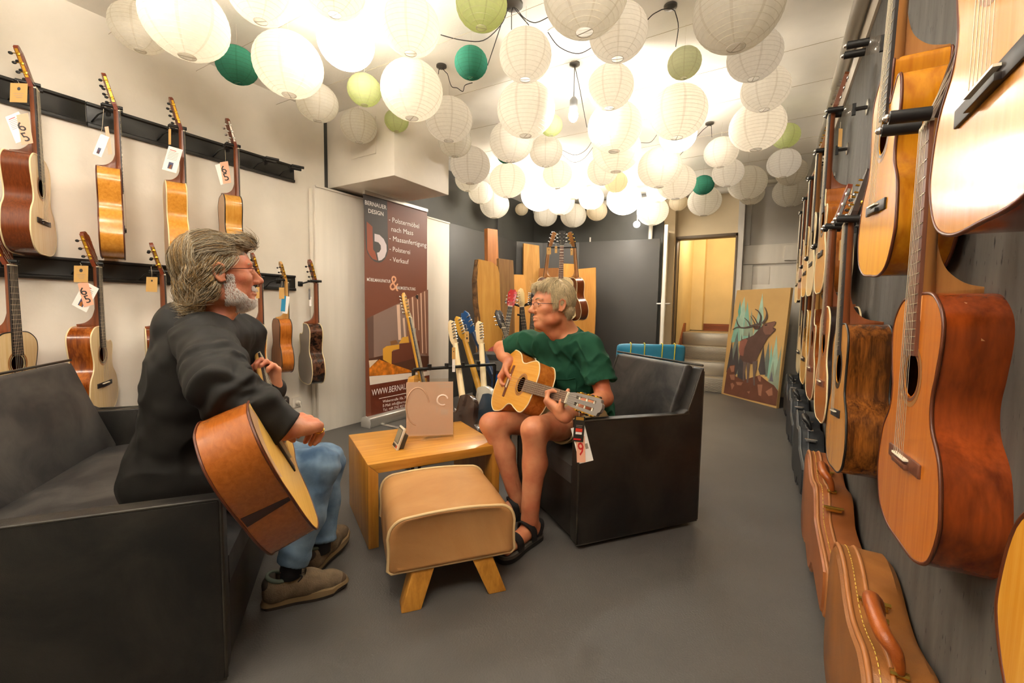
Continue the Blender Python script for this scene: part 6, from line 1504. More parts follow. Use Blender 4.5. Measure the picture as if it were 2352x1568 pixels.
# shorts
so_ = Body(); so_.ell(J['pel'] + upv * .01, (.180, .140, .12), TR2, .05)
for q in 'LR':
    h, k_ = J[q + 'H'], J[q + 'K']; e_ = h * .42 + k_ * .58; ax_ = nrm(k_ - h)
    so_.chain([h, e_ + ax_ * .03], [.105, .096], .04); so_.cutbox(e_, ax_, .16); so_.cap(e_ - ax_ * .03, e_ + ax_ * .07, .080, .088, .005, True)
P, Q = so_.surface(.005); N = vnormals(P, Q); P = P + N * (.005 * vnoise(P * 16) + .003 * vnoise(P * 34))[:, None]
qmesh(relax(P, Q, 2, .4), Q, 'shorts', cloth_mat('beige cotton', 'B59E74', .85), root2, loc2)
# sandals
def sandal(X, ank, s=1.0):
    d_ = nrm(X(1, 0, 0) - X(0, 0, 0)); sd = nrm(X(0, 1, 0) - X(0, 0, 0))
    t = bpy.data.objects.new('sandal', None); link(t, root2)
    o = [(-.075, .0), (-.065, .032), (-.02, .038), (.06, .040), (.13, .050), (.18, .050), (.212, .030), (.216, .0), (.205, -.028), (.17, -.052), (.12, -.056), (.04, -.045), (-.03, -.038), (-.065, -.03)]
    o = [(float(p[0]), float(p[1])) for p in smoothcurve(o, 3, closed=True)]; n = len(o)
    for z0, z1, g, m, nm in ((.002, .020, 1.02, plain('black rubber', '1E1D1C', .7), 'outsole'), (.020, .034, 1.0, plain('grey footbed', '5A574F', .7), 'footbed')):
        vs = [X(a * g, c * g, z0) - loc2 for a, c in o] + [X(a * g, c * g, z1) - loc2 for a, c in o]
        MB().add(vs, [tuple(range(n))[::-1], tuple(range(n, 2 * n))] + [(i, (i + 1) % n, n + (i + 1) % n, n + i) for i in range(n)]).build(nm, m, t, smooth='sharp')
    M_s = plain('black strap', '1C1B1A', .55, bump=.3, bscale=200)
    def strap(pts, w):
        c = [np.array(X(*p)) for p in smoothcurve(pts, 6)]; vs = []
        for i, p in enumerate(c):
            up_ = nrm(p - X(smoothcurve(pts, 6)[i][0], 0, .035)); vs += [p + d_ * w - loc2 + up_ * .003, p - d_ * w - loc2 + up_ * .003, p - d_ * w - loc2 - up_ * .003, p + d_ * w - loc2 - up_ * .003]
        fs = [(4 * i + j, 4 * i + (j + 1) % 4, 4 * i + 4 + (j + 1) % 4, 4 * i + 4 + j) for i in range(len(c) - 1) for j in range(4)]
        MB().add(vs, fs).build('strap', M_s, t, smooth='sharp')
    strap([(.12, .050, .03), (.12, .044, .070), (.12, .012, .090), (.12, -.026, .080), (.12, -.054, .03)], .019)
    strap([(.015, .042, .03), (.025, .044, .085), (.040, .012, .116), (.032, -.032, .104), (.01, -.046, .03)], .017)
    strap([(-.03, .034, .03), (-.05, .036, .075), (-.078, .0, .085), (-.05, -.036, .075), (-.03, -.034, .03)], .014)
    MB().tube([X(.0, -.046, .03) - loc2, X(.06, -.052, .055) - loc2, X(.11, -.053, .035) - loc2], .008, 8).build('side_strap', plain('grey webbing', '6A6257', .7), t, smooth=True)
sandal(FX, J['LA']); sandal(FXr, J['RA'])
# hair of the man in green: silver blond, combed forward over the brow and down to the collar
def hair(sk, R, root, loc, sc, spec, seed, n, tint):
    rg = np.random.default_rng(seed); cen = np.array([0, -.014, .032]); rad = np.array([.0755, .0975, .0845])
    V = rg.normal(size=(n * 6, 3)); V /= np.linalg.norm(V, axis=1)[:, None]
    p = cen + V * rad
    keep = spec['mask'](p, V); p, V = p[keep][:n], V[keep][:n]; N_ = len(p); K = spec.get('K', 9)
    out = np.zeros((N_, K, 3)); q = p.copy(); st = spec['len'](p, V, rg) / (K - 1)
    lift = spec['lift'](p, V, rg)
    for i in range(K):
        nn = (q - cen) / rad; nl = np.linalg.norm(nn, axis=1)[:, None]; u_ = nn / nl
        f = i / (K - 1); need = 1.0 + (lift * math.sin(min(1, f * 2.2) * PI / 2))[:, None] / .09
        low = q[:, 2] < -.03
        q2 = np.where((nl < need) & ~(low[:, None]), cen + u_ * need * rad, q); q = np.where(f == 0, q, q2)
        out[:, i] = q
        d = spec['flow'](q, u_, f, rg); d = d - (np.sum(d * u_, 1) * .85)[:, None] * u_ * (~low)[:, None]; d /= np.linalg.norm(d, axis=1)[:, None] + 1e-9
        q = q + d * st[:, None]
    W3 = np.array([sk(*v) for v in out.reshape(-1, 3)]).reshape(N_, K, 3)
    T_ = tint(p, V, rg)
    strands(W3, spec.get('r', .0016), 'hair_strands', tinted('hair ' + root.name), root, loc, T_)
def hair_cap(sk, R, root, loc, s, add, cuts, mat, disp=.004):
    b = Body()
    for c, r in add: b.ell(sk(*c), np.array(r) * s, R, .02)
    for c, r in cuts: b.ell(sk(*c), np.array(r) * s, R, .012, True)
    P, Q = b.surface(.0035); N = vnormals(P, Q); rel = (P - sk(0, 0, 0)) @ R
    P = P + N * (disp * (1 - np.abs(vnoise(np.stack([rel[:, 0] * 60, rel[:, 1] * 22, rel[:, 2] * 30], 1)))) - disp * .6)[:, None]
    qmesh(P, Q, 'hair', mat, root, loc)
    return P, vnormals(P, Q)
def cap_strands(PN, sk, R, root, loc, s, flow, n, ln, r0, tint, seed, lift=.005):
    P, N = PN; rg = np.random.default_rng(seed); ids = rg.choice(len(P), n); p, nn = P[ids], N[ids]; lc = (p - sk(0, 0, 0)) @ R / s; ul = nn @ R
    ok = (ul[:, 2] > -.75) & ~((lc[:, 1] > .045) & (lc[:, 2] < .072)) & ~((np.abs(lc[:, 0]) > .045) & (lc[:, 1] > .022) & (lc[:, 2] < .045)) & ~((ul[:, 1] > .75) & (lc[:, 2] < .06)); p, nn, lc, ul = p[ok], nn[ok], lc[ok], ul[ok]; m = len(p)
    d = flow(lc, ul, .35, rg); d = d @ R.T; d = d - (d * nn).sum(1)[:, None] * nn; d /= np.linalg.norm(d, axis=1)[:, None] + 1e-9
    K = 7; L_ = rg.uniform(*ln, m)[:, None]; side_ = np.cross(nn, d); cv = rg.normal(size=(m, 1)) * .12; lf = rg.uniform(.4, 1.3, (m, 1)) * lift
    path = np.stack([p + d * L_ * t + side_ * cv * L_ * t * t + nn * (-.002 + lf * math.sin(PI * min(1, t * 1.1)) - (L_ * t) ** 2 / .20) for t in np.linspace(0, 1, K)], 1)
    strands(path, r0, 'hair_strands', tinted('hair lock ' + root.name), root, loc, tint(lc, ul, rg))
CP2 = hair_cap(sk2, RH2, root2, loc2, 1.04, [((0, -.015, .034), (.0785, .0995, .0865)), ((0, -.06, -.03), (.066, .052, .055)), ((.058, -.02, .03), (.022, .05, .05)), ((-.058, -.02, .03), (.022, .05, .05)), ((0, .055, .085), (.055, .035, .022))],
         [((0, .12, -.02), (.085, .085, .085)), ((.086, .0, -.022), (.024, .030, .036)), ((-.086, .0, -.022), (.024, .030, .036)), ((0, .03, -.12), (.12, .07, .10)), ((.06, .075, .04), (.03, .045, .035)), ((-.06, .075, .04), (.03, .045, .035))], plain('silver blond hair', 'C8B391', .55, bump=.5, bscale=30, vary=.25, vscale=40, scale=(3, 1, 1)))
def flow2(q, u_, f, rg):
    d = np.zeros_like(q); fr = q[:, 1] > -.03
    d[:, 1] = np.where(fr, .9, -.25); d[:, 2] = np.where(fr, -.35 - .8 * f, -1.0); d[:, 0] = np.where(fr, .55 * np.sign(q[:, 0] + .01) * (np.abs(q[:, 0]) > .02), .15 * np.sign(q[:, 0]))
    side = np.abs(q[:, 0]) > .055; d[side, 1] = np.where(q[side, 1] > -.03, .25, -.25); d[side, 2] = -1
    return d + rg.normal(size=q.shape) * .10
hair(sk2, RH2, root2, loc2, 1.04, dict(mask=lambda p, V: (p[:, 2] > -.01 - .07 * (p[:, 1] < -.045)) & ~((p[:, 1] > .055) & (p[:, 2] < .088)) & ~((np.abs(p[:, 0]) > .045) & (p[:, 1] > .035) & (p[:, 2] < .07)) & ~((np.abs(p[:, 0]) > .06) & (p[:, 1] > -.035) & (p[:, 2] < .015)),
     len=lambda p, V, rg: np.where(p[:, 1] > .03, .035, .055) * rg.uniform(.7, 1.2, len(p)), lift=lambda p, V, rg: rg.uniform(.006, .015, len(p)), flow=flow2, K=8, r=.0010), 5, 6000,
     lambda p, V, rg: np.array(lin('DAC6A0')[:3])[None] * rg.uniform(.55, 1.25, (len(p), 1)) * np.array([1, .98, .92])[None])
cap_strands(CP2, sk2, RH2, root2, loc2, 1.04, flow2, 7000, (.025, .05), .0009, lambda p, V, rg: np.array(lin('DCC9A4')[:3])[None] * rg.uniform(.5, 1.2, (len(p), 1)) * np.array([1, .98, .92])[None], 8)
# ------------------------------------------------------------------ bearded man in the black jacket
H1 = at(503, 622, 1.46); tc1 = nrm((CAM - H1) * np.array([1, 1, 0])); ir = np.array([CR[0], CR[1], 0]); ir = nrm(ir - tc1 * (ir @ tc1))
f1 = math.cos(math.radians(98)) * tc1 + math.sin(math.radians(98)) * ir
RH1 = frame_from(f1 + np.array([0, 0, .07]))
A = {k: at(*v) for k, v in dict(neck=(452, 722, 1.52), RS=(468, 778, 1.36), RE=(512, 893, 1.14), RW=(656, 984, 1.20), pel=(405, 1085, 1.56), RH=(440, 1105, 1.50), RK=(738, 1068, 1.66), RA=(668, 1305, 1.60), LA=(738, 1250, 1.80), LW=(630, 892, 1.66)).items()}
A['LS'] = at(556, 768, 1.73); A['LH'] = A['RH'] + np.array([-.154, .128, 0]); A['LK'] = at(752, 1058, 1.86); A['LE'] = (A['LS'] + A['LW']) / 2 + np.array([-.04, -.02, -.13])
u1, n1, w1_ = R1[:, 2], -R1[:, 1], R1[:, 0]
root1 = thing('person', 'seated bearded man in black jacket and jeans playing steel string guitar', 'person', (A['pel'][0], A['pel'][1], 0)); loc1 = np.array(root1.location)
b = Body()
sk1 = head_ops(b, H1, RH1, A['neck'] + np.array([0, 0, -.01]), 1.03, -.002)
lat1 = nrm(A['LS'] - A['RS']); up1 = nrm(A['neck'] - A['pel']); fw1 = nrm(np.cross(lat1, up1)); fw1 = fw1 if fw1 @ ir > 0 else -fw1; TR1 = np.stack([lat1, fw1, up1], 1)
ch1 = (A['LS'] + A['RS']) / 2 * .60 + A['pel'] * .40
b.ell(ch1, (.155, .105, .19), TR1, .04).ell(A['pel'] + up1 * .03, (.15, .11, .12), TR1, .05).cap(A['neck'] - up1 * .03, ch1, .06, .09, .05).cap(A['LS'], A['RS'], .05, .05, .05)
b.chain([A['RE'], A['RW']], [.038, .027], .02).chain([A['LE'], A['LW']], [.038, .027], .02)
for q in 'LR': b.chain([A[q + 'H'], A[q + 'K']], [.075, .05], .03).chain([A[q + 'K'], A[q + 'A']], [.048, .036], .03)
dH = nrm(at(704, 972, 1.29) - A['RW'])
tR, thR1 = hand_ops(b, A['RW'] + dH * .012, dH, -n1 * .45 - np.array([0, 0, .85]), u1, [(.75, .75, .5), (.8, .8, .5), (.85, .85, .5), (.9, .85, .5)], .12, 1.12, [(.022, .028, .010), (.050, .046, .030), (.074, .044, .052), (.094, .036, .066)])
FJ1 = [list(q) for q in FJ]
Nq = G(R1, T1, 1.0, 0, .122, .735)
dl = nrm(at(624, 850, 1.64) - A['LW'])
tL, thL1 = hand_ops(b, A['LW'], dl, nrm(Nq - (A['LW'] + dl * .07)) * 1.0, -ir, [(.9, 1.2, .8), (.8, 1.25, .8), (.75, 1.2, .8), (.7, 1.2, .8)], .10, 1.0)
M_skin1 = skin_mat('weathered ruddy skin', 'CF8E6B', 'B5654A')
P, Q = b.surface(.0030); P = relax(P, Q, 1, .4); N1 = vnormals(P, Q)
qmesh(P, Q, 'body', M_skin1, root1, loc1); SKP, SKN = P, N1
eyes(sk1, RH1, root1, loc1, 1.03)
glasses(sk1, root1, loc1, ('red brown spectacle metal', '5E2A1C'), .5, drop=-.004)
for i_ in (1, 3):   # gold rings
    a0, a1 = FJ1[i_][0], FJ1[i_][1]; c0 = a0 * .45 + a1 * .55; ax_ = nrm(a1 - a0); e1 = nrm(np.cross(ax_, (0, 0, 1))); e2 = np.cross(ax_, e1)
    MB().tube([c0 + (e1 * math.cos(z) + e2 * math.sin(z)) * .0112 - loc1 for z in np.linspace(0, 2 * PI, 20, endpoint=False)], .0022, 8, closed=True).build('gold_ring', M_gold, root1, smooth=True)
# jacket
jk = Body()
jk.ell(ch1 - fw1 * .02, (.195, .150, .205), TR1, .05).ell(ch1 * .45 + A['pel'] * .55, (.190, .148, .19), TR1, .06).ell(A['pel'] + up1 * .0, (.205, .150, .14), TR1, .06).ell((A['LS'] + A['RS']) / 2 - up1 * .07 - fw1 * .075, (.18, .115, .15), TR1, .06).cap(A['RH'], A['RH'] * .62 + A['RK'] * .38 + np.array([0, 0, .01]), .125, .115, .05).cap(A['LH'], A['LH'] * .75 + A['LK'] * .25, .12, .11, .05).cap(A['neck'] - up1 * .055, ch1, .095, .12, .05)
jk.cap(A['LS'] - lat1 * .03, A['RS'] + lat1 * .03, .074, .076, .06).ell(A['neck'] - up1 * .04 - fw1 * .05, (.12, .06, .07), TR1, .05)
aR = A['RS'] * .35 + A['RE'] * .65
jk.chain([A['RS'], aR, A['RE'] + nrm(A['RE'] - A['RS']) * .0], [.082, .076, .068], .04).chain([A['RE'], A['RE'] * .5 + A['RW'] * .5, A['RW'] + (A['RW'] - A['RE']) * .06], [.068, .062, .052], .035)
jk.chain([A['LS'], A['LE']], [.080, .066], .04).chain([A['LE'], A['LW'] - (A['LW'] - A['LE']) * .12], [.064, .050], .03)
cf = A['RW']; ca_ = nrm(A['RW'] - A['RE']); jk.cutbox(cf + ca_ * .006, ca_, .09); jk.cap(cf - ca_ * .04, cf + ca_ * .06, .036, .042, .004, True)
ck1 = A['neck'] + fw1 * .03; jk.cap(ck1 - up1 * .04, ck1 + up1 * .14 + fw1 * .02, .062, .080, .008, True)
jk.cut(A['pel'] - up1 * .10, -up1 + .0 * fw1, .01); eR = A['RH'] * .68 + A['RK'] * .32; jk.cutbox(eR, A['RK'] - A['RH'], .17, .01)
P, Q = jk.surface(.005); N = vnormals(P, Q); rel = P - ch1
def folds(P, axis_a, axis_b, cen, freq, amp, rr):
    ax = nrm(axis_b - axis_a); t_ = (P - axis_a) @ ax; L_ = np.linalg.norm(axis_b - axis_a); dist = np.linalg.norm(P - axis_a - np.clip(t_, 0, L_)[:, None] * ax, axis=1)
    w_ = np.exp(-((P - cen) ** 2).sum(1) / rr ** 2) * (dist < .11); ph = t_ * freq + 2.2 * vnoise(P * 12) + 1.5 * vnoise(P * 5 + 3)
    return amp * w_ * (np.sin(ph) * .6 + .4 * np.sin(1.7 * ph + 1))
D_ = folds(P, A['RS'], A['RE'], A['RE'], 75, .010, .17) + folds(P, A['RE'], A['RW'], A['RE'], 70, .010, .17) + folds(P, A['RS'], A['RE'], A['RS'], 60, .006, .14)
g_ = np.stack([(rel @ lat1) * 9 + (rel @ up1) * 5, (rel @ up1) * 3.2 - (rel @ lat1) * 5, (rel @ fw1) * 6 + (rel @ up1) * 3], 1)
torso = np.clip(1.4 - np.linalg.norm(rel, axis=1) / .35, 0, 1)
D_ = D_ + .016 * ((1 - np.abs(vnoise(g_))) ** 4 - .3) * torso + .004 * vnoise(P * 24)
P = P + N * D_[:, None]
M_jack = cloth_mat('black soft shell cloth', '1B1916', .6, 900, .10)
jack = qmesh(relax(P, Q, 2, .4), Q, 'jacket', M_jack, root1, loc1)
# standing collar
cr = []
for z_, g in ((-.02, .014), (.030, .006), (.072, -.006), (.075, -.013), (.0, -.006)):
    cr.append([A['neck'] - up1 * .035 + up1 * z_ * (1.0 - .35 * math.sin(a)) + lat1 * math.cos(a) * (.086 + g) + fw1 * (math.sin(a) * (.083 + g) + .015) for a in np.linspace(PI * .62, PI * 2.38, 30)])
vs = [p - loc1 for r_ in cr for p in r_]; MB().add(vs, [(j * 30 + i, j * 30 + i + 1, (j + 1) * 30 + i + 1, (j + 1) * 30 + i) for j in range(4) for i in range(29)]).build('collar', M_jack, jack, smooth=True)
# jeans
jn = Body(); jn.ell(A['pel'] - up1 * .01, (.175, .135, .11), TR1, .05)
for q in 'LR':
    h, k_, a_ = A[q + 'H'], A[q + 'K'], A[q + 'A']; hem = a_ + (k_ - a_) * .05; ax_ = nrm(a_ - k_)
    jn.chain([h, h * .4 + k_ * .6, k_], [.092, .078, .064], .04).chain([k_, k_ * .5 + a_ * .5, a_], [.063, .058, .056], .04)
    jn.cutbox(hem, ax_, .11); jn.cap(hem - ax_ * .03, hem + ax_ * .06, .047, .052, .004, True)
P, Q = jn.surface(.0045); N = vnormals(P, Q)
D_ = .004 * vnoise(P * 14) + .002 * vnoise(P * 38)
for q in 'LR': D_ = D_ + folds(P, A[q + 'H'], A[q + 'K'], A[q + 'K'], 80, .004, .11) + folds(P, A[q + 'K'], A[q + 'A'], A[q + 'K'], 70, .004, .11) + folds(P, A[q + 'K'], A[q + 'A'], A[q + 'A'], 85, .004, .12)
P = relax(P + N * D_[:, None], Q, 2, .4)
kd = NT('washed blue denim'); mp = kd.coords(); a_ = kd.n('ShaderNodeTexNoise'); a_.inputs['Scale'].default_value = 9; a_.inputs['Detail'].default_value = 7; kd.l(mp, 'Vector', a_, 'Vector')
r_ = kd.ramp([(.32, lin('34516F')), (.70, lin('7F9AB2'))]); kd.l(a_, 'Fac', r_, 'Fac'); kd.l(r_, 'Color', kd.b, 'Base Color'); kd.b.inputs['Roughness'].default_value = .85
wv = kd.n('ShaderNodeTexWave'); wv.inputs['Scale'].default_value = 260; kd.l(mp, 'Vector', wv, 'Vector'); bp = kd.n('ShaderNodeBump'); bp.inputs['Strength'].default_value = .15; bp.inputs['Distance'].default_value = .002; kd.l(wv, 'Fac', bp, 'Height'); kd.l(bp, 'Normal', kd.b, 'Normal')
qmesh(P, Q, 'jeans', kd.m, root1, loc1)
# shoes
def shoe(heel, toe, lift, label_parent, loc):
    t = bpy.data.objects.new('shoe', None); link(t, label_parent)
    d = nrm(np.array([*(np.array(toe) - heel)[:2], 0])); L = .30; pitch = lift; dd = nrm(d + np.array([0, 0, pitch])); sd = np.cross((0, 0, 1), d); up_ = np.cross(dd, sd); up_ = up_ if up_[2] > 0 else -up_
    X = lambda a, c, z: np.array([heel[0], heel[1], 0]) + dd * a + sd * c + up_ * z
    R = np.stack([dd, sd, up_], 1)
    o = smoothcurve([(0, 0), (.012, .028), (.06, .036), (.12, .036), (.19, .047), (.245, .046), (.288, .026), (.298, 0), (.285, -.026), (.24, -.046), (.18, -.050), (.11, -.038), (.05, -.036), (.012, -.028)], 3, closed=True); n = len(o)
    def slab_(z0, z1, g0, g1, nm, m, wave=0):
        vs = [X(.15 + (p[0] - .15) * g0, p[1] * g0, z0 + (.012 if p[0] > .25 else 0)) - loc for p in o] + [X(.15 + (p[0] - .15) * g1, p[1] * g1, z1 + (.008 if p[0] > .25 else 0) + wave * math.sin(p[0] * 42)) - loc for p in o]
        MB().add(vs, [tuple(range(n))[::-1], tuple(range(n, 2 * n))] + [(i, (i + 1) % n, n + (i + 1) % n, n + i) for i in range(n)]).build(nm, m, t, smooth='sharp')
    slab_(.0, .012, .98, 1.0, 'outsole', plain('dark rubber', '3A322A', .7)); slab_(.012, .030, 1.02, .98, 'midsole', plain('tan midsole', '8A7350', .7), .004)
    b = Body(); b.cap(X(.045, 0, .05), X(.04, 0, .085), .037, .034, .02).cap(X(.05, 0, .05), X(.16, 0, .052), .038, .040, .03).cap(X(.16, 0, .046), X(.235, .0, .040), .042, .036, .03).cap(X(.235, 0, .038), X(.262, 0, .034), .036, .028, .02).cap(X(.06, 0, .075), X(.15, 0, .064), .032, .036, .03)
    b.cut(X(0, 0, .026), -up_, .003); b.cutbox(X(.06, 0, .107), up_ + dd * .15, .09, .003); b.cap(X(.055, 0, .075), X(.05, 0, .14), .030, .034, .004, True)
    P, Q = b.surface(.003); qmesh(P, Q, 'upper', plain('taupe suede', '7C6A52', .85, bump=.5, bscale=220, vary=.2, vscale=40), t, loc)
    tc = Body(); tc.cap(X(.236, 0, .036), X(.263, 0, .033), .0375, .0298, .02); tc.cut(X(0, 0, .028), -up_, .003); tc.cut(X(.245, 0, 0), -dd, .004); P, Q = tc.surface(.003); qmesh(P, Q, 'toe_cap', plain('brown toe cap', '5B4936', .8), t, loc)
    ht = Body(); ht.cap(X(.043, 0, .05), X(.038, 0, .082), .039, .036, .02); ht.cut(X(0, 0, .028), -up_, .003); ht.cut(X(.048, 0, 0), dd, .004); P, Q = ht.surface(.003); qmesh(P, Q, 'heel_counter', plain('dark heel', '3F372D', .8), t, loc)
    MB().tube([X(.055 + .034 * math.cos(a), .033 * math.sin(a), .104 - .010 * math.cos(a)) - loc for a in np.linspace(0, 2 * PI, 22, endpoint=False)], .0075, 8, closed=True).build('padded_collar', plain('grey green lining', '5F6A5C', .8), t, smooth=True)
    for i in range(4):
        a = .105 + .024 * i; z = .099 - .007 * i
        MB().tube([X(a, -.022, z - .010) - loc, X(a + .010, 0, z + .003) - loc, X(a + .004, .022, z - .010) - loc], .0028, 6).build('lace', M_blk, t, smooth=True)
    for q in (-1, 1): MB().tube(smoothcurve([X(.105, 0, .103) - loc, X(.115, q * .02, .112) - loc, X(.135, q * .032, .100) - loc, X(.12, q * .036, .085) - loc], 4), .0024, 6).build('lace_bow', M_blk, t, smooth=True)
shoe(onz(600, 1396), onz(774, 1350), .0, root1, loc1)
shoe(onz(706, 1326), onz(790, 1244), .10, root1, loc1)
for q in 'LR':
    a_ = A[q + 'A']; MB().tube([a_ + (A[q + 'K'] - a_) * .25 - loc1, a_ - loc1, a_ - np.array([0, 0, .03]) - loc1], [.040, .038, .036], 14).build('sock', plain('dark sock', '24262A', .9), root1, smooth=True)
# hair: grey brown, swept back and curling on the collar
M_h1 = plain('grey brown hair', '7A6448', .5, bump=.6, bscale=26, vary=.35, vscale=30, scale=(1, 3, 1))
CP1 = hair_cap(sk1, RH1, root1, loc1, 1.03, [((0, -.018, .036), (.081, .102, .089)), ((0, -.072, -.035), (.074, .052, .075)), ((.068, -.045, -.01), (.020, .052, .065)), ((-.068, -.045, -.01), (.020, .052, .065)), ((0, .066, .089), (.056, .050, .026)), ((0, -.078, -.095), (.066, .036, .040))],
         [((0, .128, -.03), (.10, .085, .095)), ((.090, .0, -.025), (.026, .028, .034)), ((-.090, .0, -.025), (.026, .028, .034)), ((0, .05, -.12), (.12, .085, .11)), ((.075, .085, .02), (.034, .05, .04)), ((-.075, .085, .02), (.034, .05, .04))], M_h1, .006)
def flow1(q, u_, f, rg):
    d = np.zeros_like(q); d[:, 1] = -.75; d[:, 2] = np.where(q[:, 2] > .05, .05 - .5 * f, -.85); d[:, 0] = .25 * np.sign(q[:, 0])
    fr = q[:, 1] > .06; d[fr, 2] = .25; d[fr, 0] = .45 * np.sign(q[fr, 0])
    lo_ = q[:, 2] < -.095; d[lo_, 1] = -.55; d[lo_, 2] = -.55 + .5 * f; d[lo_, 0] += rg.normal(size=lo_.sum()) * .35
    bk_ = (q[:, 1] < -.07) & ~lo_; d[bk_, 1] = -.12; d[bk_, 2] = -1
    return d + rg.normal(size=q.shape) * .12
def tint1(p, V, rg):
    c = np.array(lin('94774C')[:3])[None] * rg.uniform(.35, 1.5, (len(p), 1)); g = np.array(lin('B3A68E')[:3])[None] * rg.uniform(.6, 1.2, (len(p), 1))
    m = (rg.random((len(p), 1)) < .35 + .4 * (p[:, 1:2] > .0)); return np.where(m, g, c)
hair(sk1, RH1, root1, loc1, 1.03, dict(mask=lambda p, V: (p[:, 2] > -.03 - .05 * (p[:, 1] < -.02)) & ~((p[:, 1] > .05) & (p[:, 2] < .080)) & ~((np.abs(p[:, 0]) > .05) & (p[:, 1] > .025) & (p[:, 2] < .04)) & ~((np.abs(p[:, 0]) > .06) & (p[:, 1] > -.03) & (p[:, 2] < .012)),
     len=lambda p, V, rg: np.where(p[:, 1] > .045, .055, np.clip(.11 + .7 * (p[:, 2] + .02), .10, .185)) * rg.uniform(.8, 1.15, len(p)), lift=lambda p, V, rg: rg.uniform(.010, .024, len(p)) - .006 * (p[:, 1] > .04), flow=flow1, K=14, r=.00085), 11, 6000, tint1)
cap_strands(CP1, sk1, RH1, root1, loc1, 1.03, flow1, 10000, (.035, .075), .0009, tint1, 9, .007)
# beard and moustache
loc_ = (SKP - H1) @ RH1 / 1.03; x, y, z = loc_.T
jaw = (z < -.040) & (z > -.150) & (y > .0) & (np.abs(x) < .09) & ~((np.abs(x) < .023) & (z > -.082) & (z < -.064) & (y > .07))
line = z < (-.040 - .055 * np.clip((y - .015) / .06, 0, 1)); mous = (z < -.052) & (z > -.067) & (np.abs(x) < .034) & (y > .075); side = (y < .03) & (z < -.012) & (z > -.06) & (y > .008) & (np.abs(x) > .05)
ok = ((jaw & line & (z > -.135 - .0 * y) & ((y > .03) | (z > -.11))) | mous | side); rg = np.random.default_rng(2); ids = rg.choice(np.nonzero(ok)[0], 9000)
pr, nr = SKP[ids] + rg.normal(size=(9000, 3)) * .0012, SKN[ids]; dn = RH1 @ np.array([0, .25, -1.0]); K = 4; ln = rg.uniform(.003, .0075, 9000)[:, None]
path = np.stack([pr - nr * .001, pr + nr * ln * .30 + dn * ln * .15, pr + nr * ln * .45 + dn * ln * .5, pr + nr * ln * .5 + dn * ln * .95], 1)
tt = np.array(lin('FBF2EA')[:3])[None] * rg.uniform(.8, 1.1, (9000, 1)); dk = rg.random((9000, 1)) < .12; tt = np.where(dk, np.array(lin('8A7868')[:3])[None], tt)
strands(path, .00055, 'beard', tinted('beard hair'), root1, loc1, tt)
# ------------------------------------------------------------------ price tags hanging from the guitars
KR, PK, WH, BL = plain('kraft card', 'C79B57', .7), plain('salmon card', 'E9AD8E', .6), plain('white card', 'EFE9E2', .5), plain('blue card', '1F86B0', .5)
INK = plain('dark ink', '2A2624', .6); REDI = plain('red ink', 'C41E1A', .5); LINE = plain('grey ink', '9A8C7C', .6); PIC1 = plain('printed picture blue', '3C3F66', .5); PIC2 = plain('printed picture orange', 'C97A2A', .5)
def quad_px(c, w, h, rot):
    a = math.radians(rot); ca, sa = math.cos(a), math.sin(a)
    return [(c[0] + x * ca - y * sa, c[1] + x * sa + y * ca) for x, y in ((-w / 2, h / 2), (w / 2, h / 2), (w / 2, -h / 2), (-w / 2, -h / 2))]
def tagset(label, attach_px, depth_pt, cards, group='price tags hanging from guitars', name='price_tag'):
    P0 = np.array(depth_pt, float); n = nrm((CAM - P0) * np.array([1, 1, 0])); base = onplane(*attach_px, P0, n)
    t = thing(name, label, 'price tag', base, None, group)
    for i, (c, w, h, rot, m, prints) in enumerate(cards):
        e = -.0022 * i
        flat('card', quad_px(c, w, h, rot), P0, n, e, m, t, .0007)
        a = math.radians(rot); rx = np.array([math.cos(a), math.sin(a)]); ry = np.array([-math.sin(a), math.cos(a)])
        for pr in prints:
            k = pr[0]
            loc_ = lambda u, v: tuple(np.array(c) + rx * u * w / 2 + ry * v * h / 2)
            if k == 'box': _, u0, v0, u1, v1, mm = pr; flat('print', [loc_(u0, v1), loc_(u1, v1), loc_(u1, v0), loc_(u0, v0)], P0, n, e + .0005, mm, t)
            elif k == 'disc': _, u, v, r_, mm = pr; q = loc_(u, v); flat('print', [(q[0] + r_ * math.cos(-z), q[1] + r_ * math.sin(-z)) for z in np.linspace(0, 2 * PI, 16, endpoint=False)], P0, n, e + .0005, mm, t)
            elif k == 'txt': _, s_, u0, u1, v, hp, mm = pr; write(s_, loc_(u0, v), loc_(u1, v), hp, P0, n, e + .0005, mm, t, .008, 'lettering')
    top = onplane(cards[0][0][0], cards[0][0][1] - cards[0][2] / 2, P0, n)
    MB().tube([np.zeros(3), (top - base) * .6 + np.array([0, .002, 0]), top - base], .0009, 4).build('string', plain('cotton string', 'D8CBB0', .8), t, smooth=True)
LN = [('box', -.6, .05, .6, .09, LINE), ('box', -.5, .28, .5, .32, LINE), ('box', -.3, .48, .4, .52, LINE)]
LOGO = [('disc', 0, -.42, 4.0, INK)] + LN
TXT = [('box', -.7, -.75, .2, -.70, REDI)] + [('box', -.75, -.6 + .12 * k, .6, -.57 + .12 * k, LINE) for k in range(6)]
PICT = [('box', -.35, .25, .3, .8, PIC1), ('box', -.2, .45, .15, .8, PIC2)]
N65 = [('txt', '6', -.75, .45, .10, 22, INK), ('txt', '5', -.25, .75, .82, 22, INK)]
def gp(key, s=.95):
    t, inf, sc = GUITARS[key]; return np.array(t.matrix_world @ Vector((0, -inf['d'] * .5, inf['sn'] * s)))
def front(P, k=.10): return P + nrm((CAM - P) * np.array([1, 1, 0])) * k
